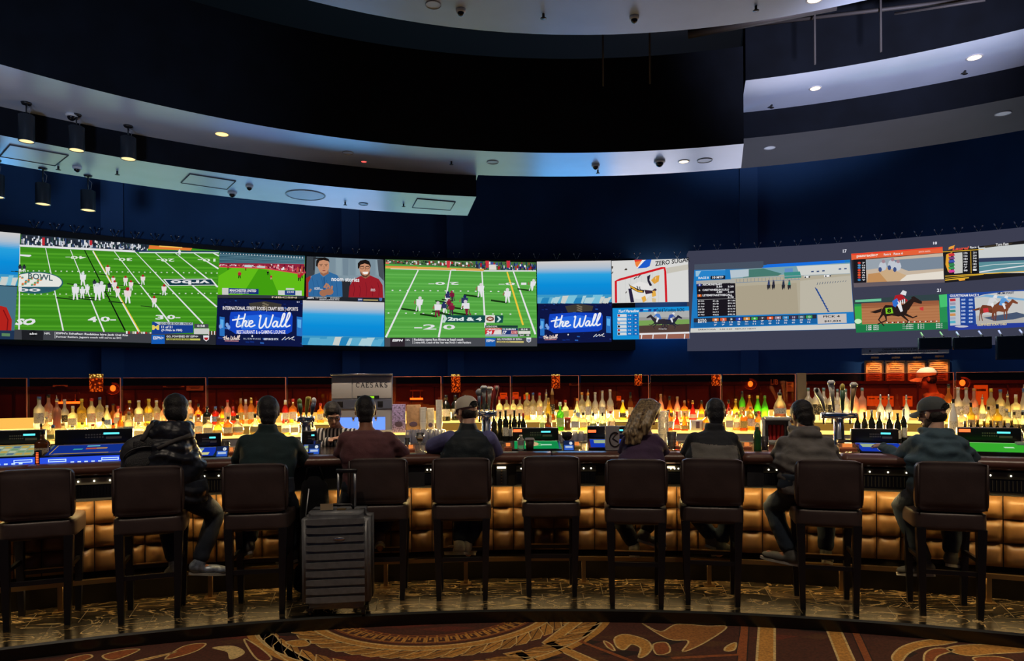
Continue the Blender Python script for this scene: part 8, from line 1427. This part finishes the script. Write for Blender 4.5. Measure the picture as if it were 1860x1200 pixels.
# ------------------------------------------------------------------ suitcase and the bag behind it
wc = at_z(610, 1118, 0); th = math.atan2(wc.x - BC[0], wc.y - BC[1]); rz = -th - .10; sc_ = empty('suitcase', (wc.x, wc.y + .10, 0), rz, 'large grey ribbed hard-shell suitcase standing on the marble with handle up', 'suitcase')
M_shell = mat('grey_ribbed_shell', (.15, .155, .165), .38, noise=(30, .15)); Wd, Hd, Dd = .485, .70, .27
def shellbox(w, h, d, bev, z0, y0):
    bm = bmesh.new(); bmesh.ops.create_cube(bm, size=1); bmesh.ops.scale(bm, vec=(w, d, h), verts=bm.verts); ed = [e for e in bm.edges if abs((e.verts[0].co - e.verts[1].co).normalized().y) > .9]; bmesh.ops.bevel(bm, geom=ed, offset=bev, segments=5, affect='EDGES'); ed = [e for e in bm.edges if abs((e.verts[0].co - e.verts[1].co).normalized().y) < .1 and abs(e.verts[0].co.y - e.verts[1].co.y) < 1e-5]; bmesh.ops.bevel(bm, geom=ed, offset=.018, segments=2, affect='EDGES'); bm.verts.index_update(); vs = [v.co + Vector((0, y0, z0 + h / 2)) for v in bm.verts]; fs = [[v.index for v in f.verts] for f in bm.faces]; bm.free(); return vs, fs
m = MB(); m.add(*shellbox(Wd, Hd, Dd * .48, .05, .055, -Dd * .25), 0, True); m.build('front_shell', M_shell, sc_); m = MB(); m.add(*shellbox(Wd, Hd, Dd * .48, .05, .055, Dd * .25), 0, True); m.build('rear_shell', M_shell, sc_)
m = MB(); m.add(*shellbox(Wd + .006, Hd + .006, .022, .052, .052, 0), 0, True); m.build('zip_band', M_black, sc_)
for k in range(10):                                        # horizontal raised ribs, each with a slanted end
    z = .105 + k * .062; m = MB(); y = -Dd * .49 - .004; x0 = Wd * .43; m.prism([(-x0, y - .0, z + .004), (-x0 * .6, y, z), (x0 * .6, y, z + .006), (x0, y, z + .010), (x0, y, z + .047), (x0 * .6, y, z + .05), (-x0 * .6, y, z + .044), (-x0, y, z + .041)], (0, -.008, 0)); m.build('rib', M_shell, sc_)
m = MB(); m.ell((.03, -Dd * .49 - .014, .565), (.042, .004, .010), 14); tag(m.build('badge', M_chrome, sc_), 'oval silver badge')
for sx in (-1, 1):
    for sy in (-1, 1):
        m = MB(); m.tube([(sx * .19 - .012, sy * .09, .028), (sx * .19 + .012, sy * .09, .028)], .028, 14); m.box((sx * .19, sy * .09, .052), (.05, .05, .02)); m.build('wheel', M_black, sc_)
m = MB()
for sx in (-1, 1): m.tube([(sx * .062 + .045, .08, .75), (sx * .062 + .045, .08, 1.02)], .010, 8)
hn = m.build('trolley_handle', M_steel, sc_); m = MB(); m.box((.045, .08, 1.025), (.16, .03, .03), bev=.008); m.build('grip', M_black, hn)
m = MB(); m.tube([(-.07, -.0, .757), (-.05, -.0, .785), (.09, -.0, .785), (.11, -.0, .757)], .011, 8); m.build('carry_handle', M_black, sc_)
m = MB(); m.box((.03, -.05, .762), (.06, .03, .010)); m.build('lock', M_brass, sc_); m = MB(); m.box((-.07, -.08, .785), (.09, .006, .045), .2); m.build('luggage_tag', mat('beige_tag', (.42, .32, .2), .7), sc_)
pb_ = at_z(588, 1075, 0); bg = empty('travel_bag', (pb_.x - .05, pb_.y - .06, 0), -th, 'black soft travel bag standing upright between the green sweater and the suitcase', 'bag'); b = Blob(); b.limb([(0, 0, .16), (0, 0, .84)], [.13, .11]); b.limb([(-.05, 0, .14), (.05, 0, .14)], [.135, .135]); me = b.mesh(.012, 4, noise=.008, nsc=8); me.materials.append(cloth('black_nylon', (.006, .006, .008), .95, spec=.15)); link('bag', me, bg)
m = MB(); m.tube([(-.06, -.03, .92), (-.05, -.04, 1.02), (.04, -.04, 1.03), (.07, -.03, .92)], .012, 8); m.build('handle', M_black, bg); m = MB(); m.tube([(-.05, -.12, .3), (-.06, -.13, .6), (-.03, -.11, .86)], .006, 6); m.build('zip', M_steel, bg); m = MB(); m.box((0, 0, .012), (.22, .2, .024), bev=.006); m.build('base', M_black, bg)

# ------------------------------------------------------------------ ceiling fittings
M_bulb = emis('warm_lamp_face', (1, .70, .32), 1.5)
def pendant(px, ptop, pbot, wpx, rodtop, c, r, zc, label, grp):
    p = at_c(px, (ptop + pbot) / 2, c, r); k = p.y / FPX; zt = at_c(px, ptop, c, r).z; zb = at_c(px, pbot, c, r).z; t = empty('pendant_light', (p.x, p.y, zb), 0, label, 'pendant light', grp); w = wpx * k
    m = MB(); m.lathe([(w / 2, .0), (w / 2, zt - zb), (w * .46, zt - zb + .004), (.001, zt - zb + .004)], n=20, cap=False); m.lathe([(w / 2, 0), (w * .44, 0), (w * .42, .05)], n=20, cap=False); m.build('shade', mat('black_pendant_metal', (.012, .018, .026), .4), t)
    m = MB(); m.lathe([(w * .435, .004), (.001, .004)], n=18, cap=False); m.build('bulb', M_bulb, t); m = MB(); m.tube([(0, 0, zt - zb), (0, 0, zc - zb)], .007, 6); m.lathe([(.04, zc - zb - .02), (.05, zc - zb - .001)], n=14); m.build('rod', M_black, t)
    m = MB(); m.tube([(.03, 0, zt - zb), (.05, 0, zt - zb + .1), (.0, .02, zc - zb - .05), (.01, 0, zc - zb)], .003, 5); m.build('cable', mat('grey_cable', (.2, .2, .22), .6), t)
for px, a, b_, i in ((48, 210, 257, 'left'), (139, 231, 273, 'middle'), (233, 250, 289, 'right')): pendant(px, a, b_, 26, 0, CA, 8.0, 4.60, i + ' one of the three black cylinder pendants in the upper row at left', 'upper pendant lights')
for px, a, b_, i in ((-6, 318, 358, 'leftmost'), (78, 334, 371, 'middle'), (160, 347, 382, 'rightmost')): pendant(px, a, b_, 24, 0, CB, 10.25, 4.30, i + ' one of the three black cylinder pendants in the lower row at left', 'lower pendant lights')
def onceil(px, py, z): p = at_z(px, py, z); return p
def downlight(px, py, z, label, m_, w=.09, lamp=True):
    p = onceil(px, py, z); t = empty('downlight', p, 0, label, 'downlight'); m = MB(); m.lathe([(w * 1.25, 0), (w * 1.25, -.006), (w, -.008), (w, 0)], n=20, cap=False); m.build('trim_ring', mat('pale_trim_ring', (.6, .6, .6), .5), t); m = MB(); m.lathe([(w, -.003), (.001, -.003)], n=18, cap=False); m.build('lamp_face', m_, t)
    if lamp: spot('downlight_lamp', p - Vector((0, 0, .02)), 14, (1, .75, .45), 80, .8)
M_dl = emis('downlight_glow', (1, .75, .45), 6, False); M_dlr = emis('red_glow', (1, .06, .05), 3, False)
for a in ((403, 243, 4.6, 'amber glowing downlight under the middle ring, above the large football field', emis('amber_glow', (1, .45, .10), 5, False), .07), (1242, 293, 4.6, 'small glowing downlight near the right end of the middle ceiling ring', M_dl, .06), (1481, 160, 5.4, 'left of two glowing downlights on the high right ceiling ring', M_dl, .06), (1770, 104, 5.4, 'right of two glowing downlights on the high right ceiling ring', M_dl, .07), (1480, -2, 5.0, 'warm downlight at the rim of the round ceiling disc', M_dl, .06)): downlight(*a)
downlight(661, 293, 4.6, 'tiny red lamp under the middle ring above the two seated men on screen', M_dlr, .035, False)
def dome(px, py, z, s, label):
    p = onceil(px, py, z); t = empty('dome_camera', p, 0, label, 'security camera'); m = MB(); m.lathe([(s, 0), (s, -.02), (s * .8, -.03)], n=18); m.build('mount', mat('white_dome_mount', (.6, .6, .62), .5), t); m = MB(); m.ell((0, 0, -.028), (s * .72, s * .72, s * .75), 16); m.build('dome', mat('black_dome', (.008, .008, .010), .08), t)
for a in ((1082, 299, 4.6, .055, 'left black dome camera on the middle ceiling ring'), (1198, 292, 4.6, .075, 'right black dome camera on the middle ceiling ring'), (140, 303, 4.3, .05, 'white dome camera near the left access panel of the low ring'), (422, 349, 4.3, .06, 'white dome camera right of the middle access panel of the low ring, lower one'), (453, 337, 4.3, .05, 'white dome camera right of the middle access panel of the low ring, upper one'), (130, 207, 4.6, .06, 'pale dome camera beside the middle upper pendant'), (1152, 30, 5.0, .045, 'black dome camera on the round ceiling disc'), (837, 17, 5.0, .045, 'black dome sensor left of centre on the round ceiling disc')): dome(*a)
def disc(px, py, z, s, label, name='ceiling_speaker'):
    p = onceil(px, py, z); t = empty(name, p, 0, label, 'ceiling speaker'); m = MB(); m.lathe([(s, 0), (s, -.008), (s * .93, -.010), (s * .93, 0)], n=28, cap=False); m.build('rim', mat('grey_rim', (.28, .3, .33), .5), t); m = MB(); m.lathe([(s * .92, -.004), (.001, -.004)], n=28, cap=False); m.build('grille', mat('soffit_grille', (.55, .59, .64), .5), t)
for a in ((555, 354, 4.3, .27, 'large round flush speaker on the low ceiling ring'), (895, 294, 4.6, .08, 'small round flush speaker by the joint of the middle ring'), (1280, 291, 4.6, .10, 'round flush speaker near the right end of the middle ring'), (632, 277, 4.6, .07, 'small round flush speaker left of centre on the middle ring'), (787, 8, 5.0, .07, 'round flush speaker at the left of the round ceiling disc'), (1398, 268, 5.04, .08, 'round flush speaker on the dim right ring, left one'), (1822, 206, 5.04, .09, 'round flush speaker on the dim right ring, right one'), (660, 370, 4.3, .07, 'small round flush speaker left of the right access panel')): disc(*a)
def panel(pts, z, label):
    t = None; q = [onceil(a, b, z) for a, b in pts]; ctr = sum(q, Vector()) / 4; t = empty('access_panel', ctr, 0, label, 'access panel', 'access panels of the low ring'); m = MB(); m.prism([v - ctr - Vector((0, 0, .006)) for v in q], (0, 0, .006)); m.build('hatch', mat('soffit_hatch', (.56, .60, .65), .4), t)
    m = MB()
    for a, b in zip(q, q[1:] + q[:1]): m.tube([a - ctr - Vector((0, 0, .006)), b - ctr - Vector((0, 0, .006))], .007, 6)
    m.build('frame', mat('dark_gap', (.05, .06, .07), .7), t)
panel([(18, 262), (124, 281), (100, 300), (0, 283)], 4.3, 'access panel of the low ring at the far left'); panel([(345, 315), (428, 328), (412, 343), (329, 331)], 4.3, 'access panel in the middle of the low ring'); panel([(758, 360), (827, 366), (818, 381), (749, 376)], 4.3, 'access panel near the right end of the low ring')
for px, py, z in ((213, 311, 4.3), (820, 293, 4.6), (106, 302, 4.3), (627, 367, 4.3), (733, 370, 4.3), (1402, 190, 5.4), (1753, 128, 5.4), (987, 25, 5.0), (1373, 11, 5.0), (1086, 309, 4.6)):
    p = onceil(px, py, z); m = MB(); m.tube([(0, 0, 0), (0, 0, -.04)], .012, 8); m.lathe([(.028, -.04), (.028, -.044)], n=10); tag(m.build('sprinkler', M_black, None, p), 'tiny dark sprinkler head under a stepped ceiling ring', 'sprinkler', 'sprinkler heads of the ceiling')
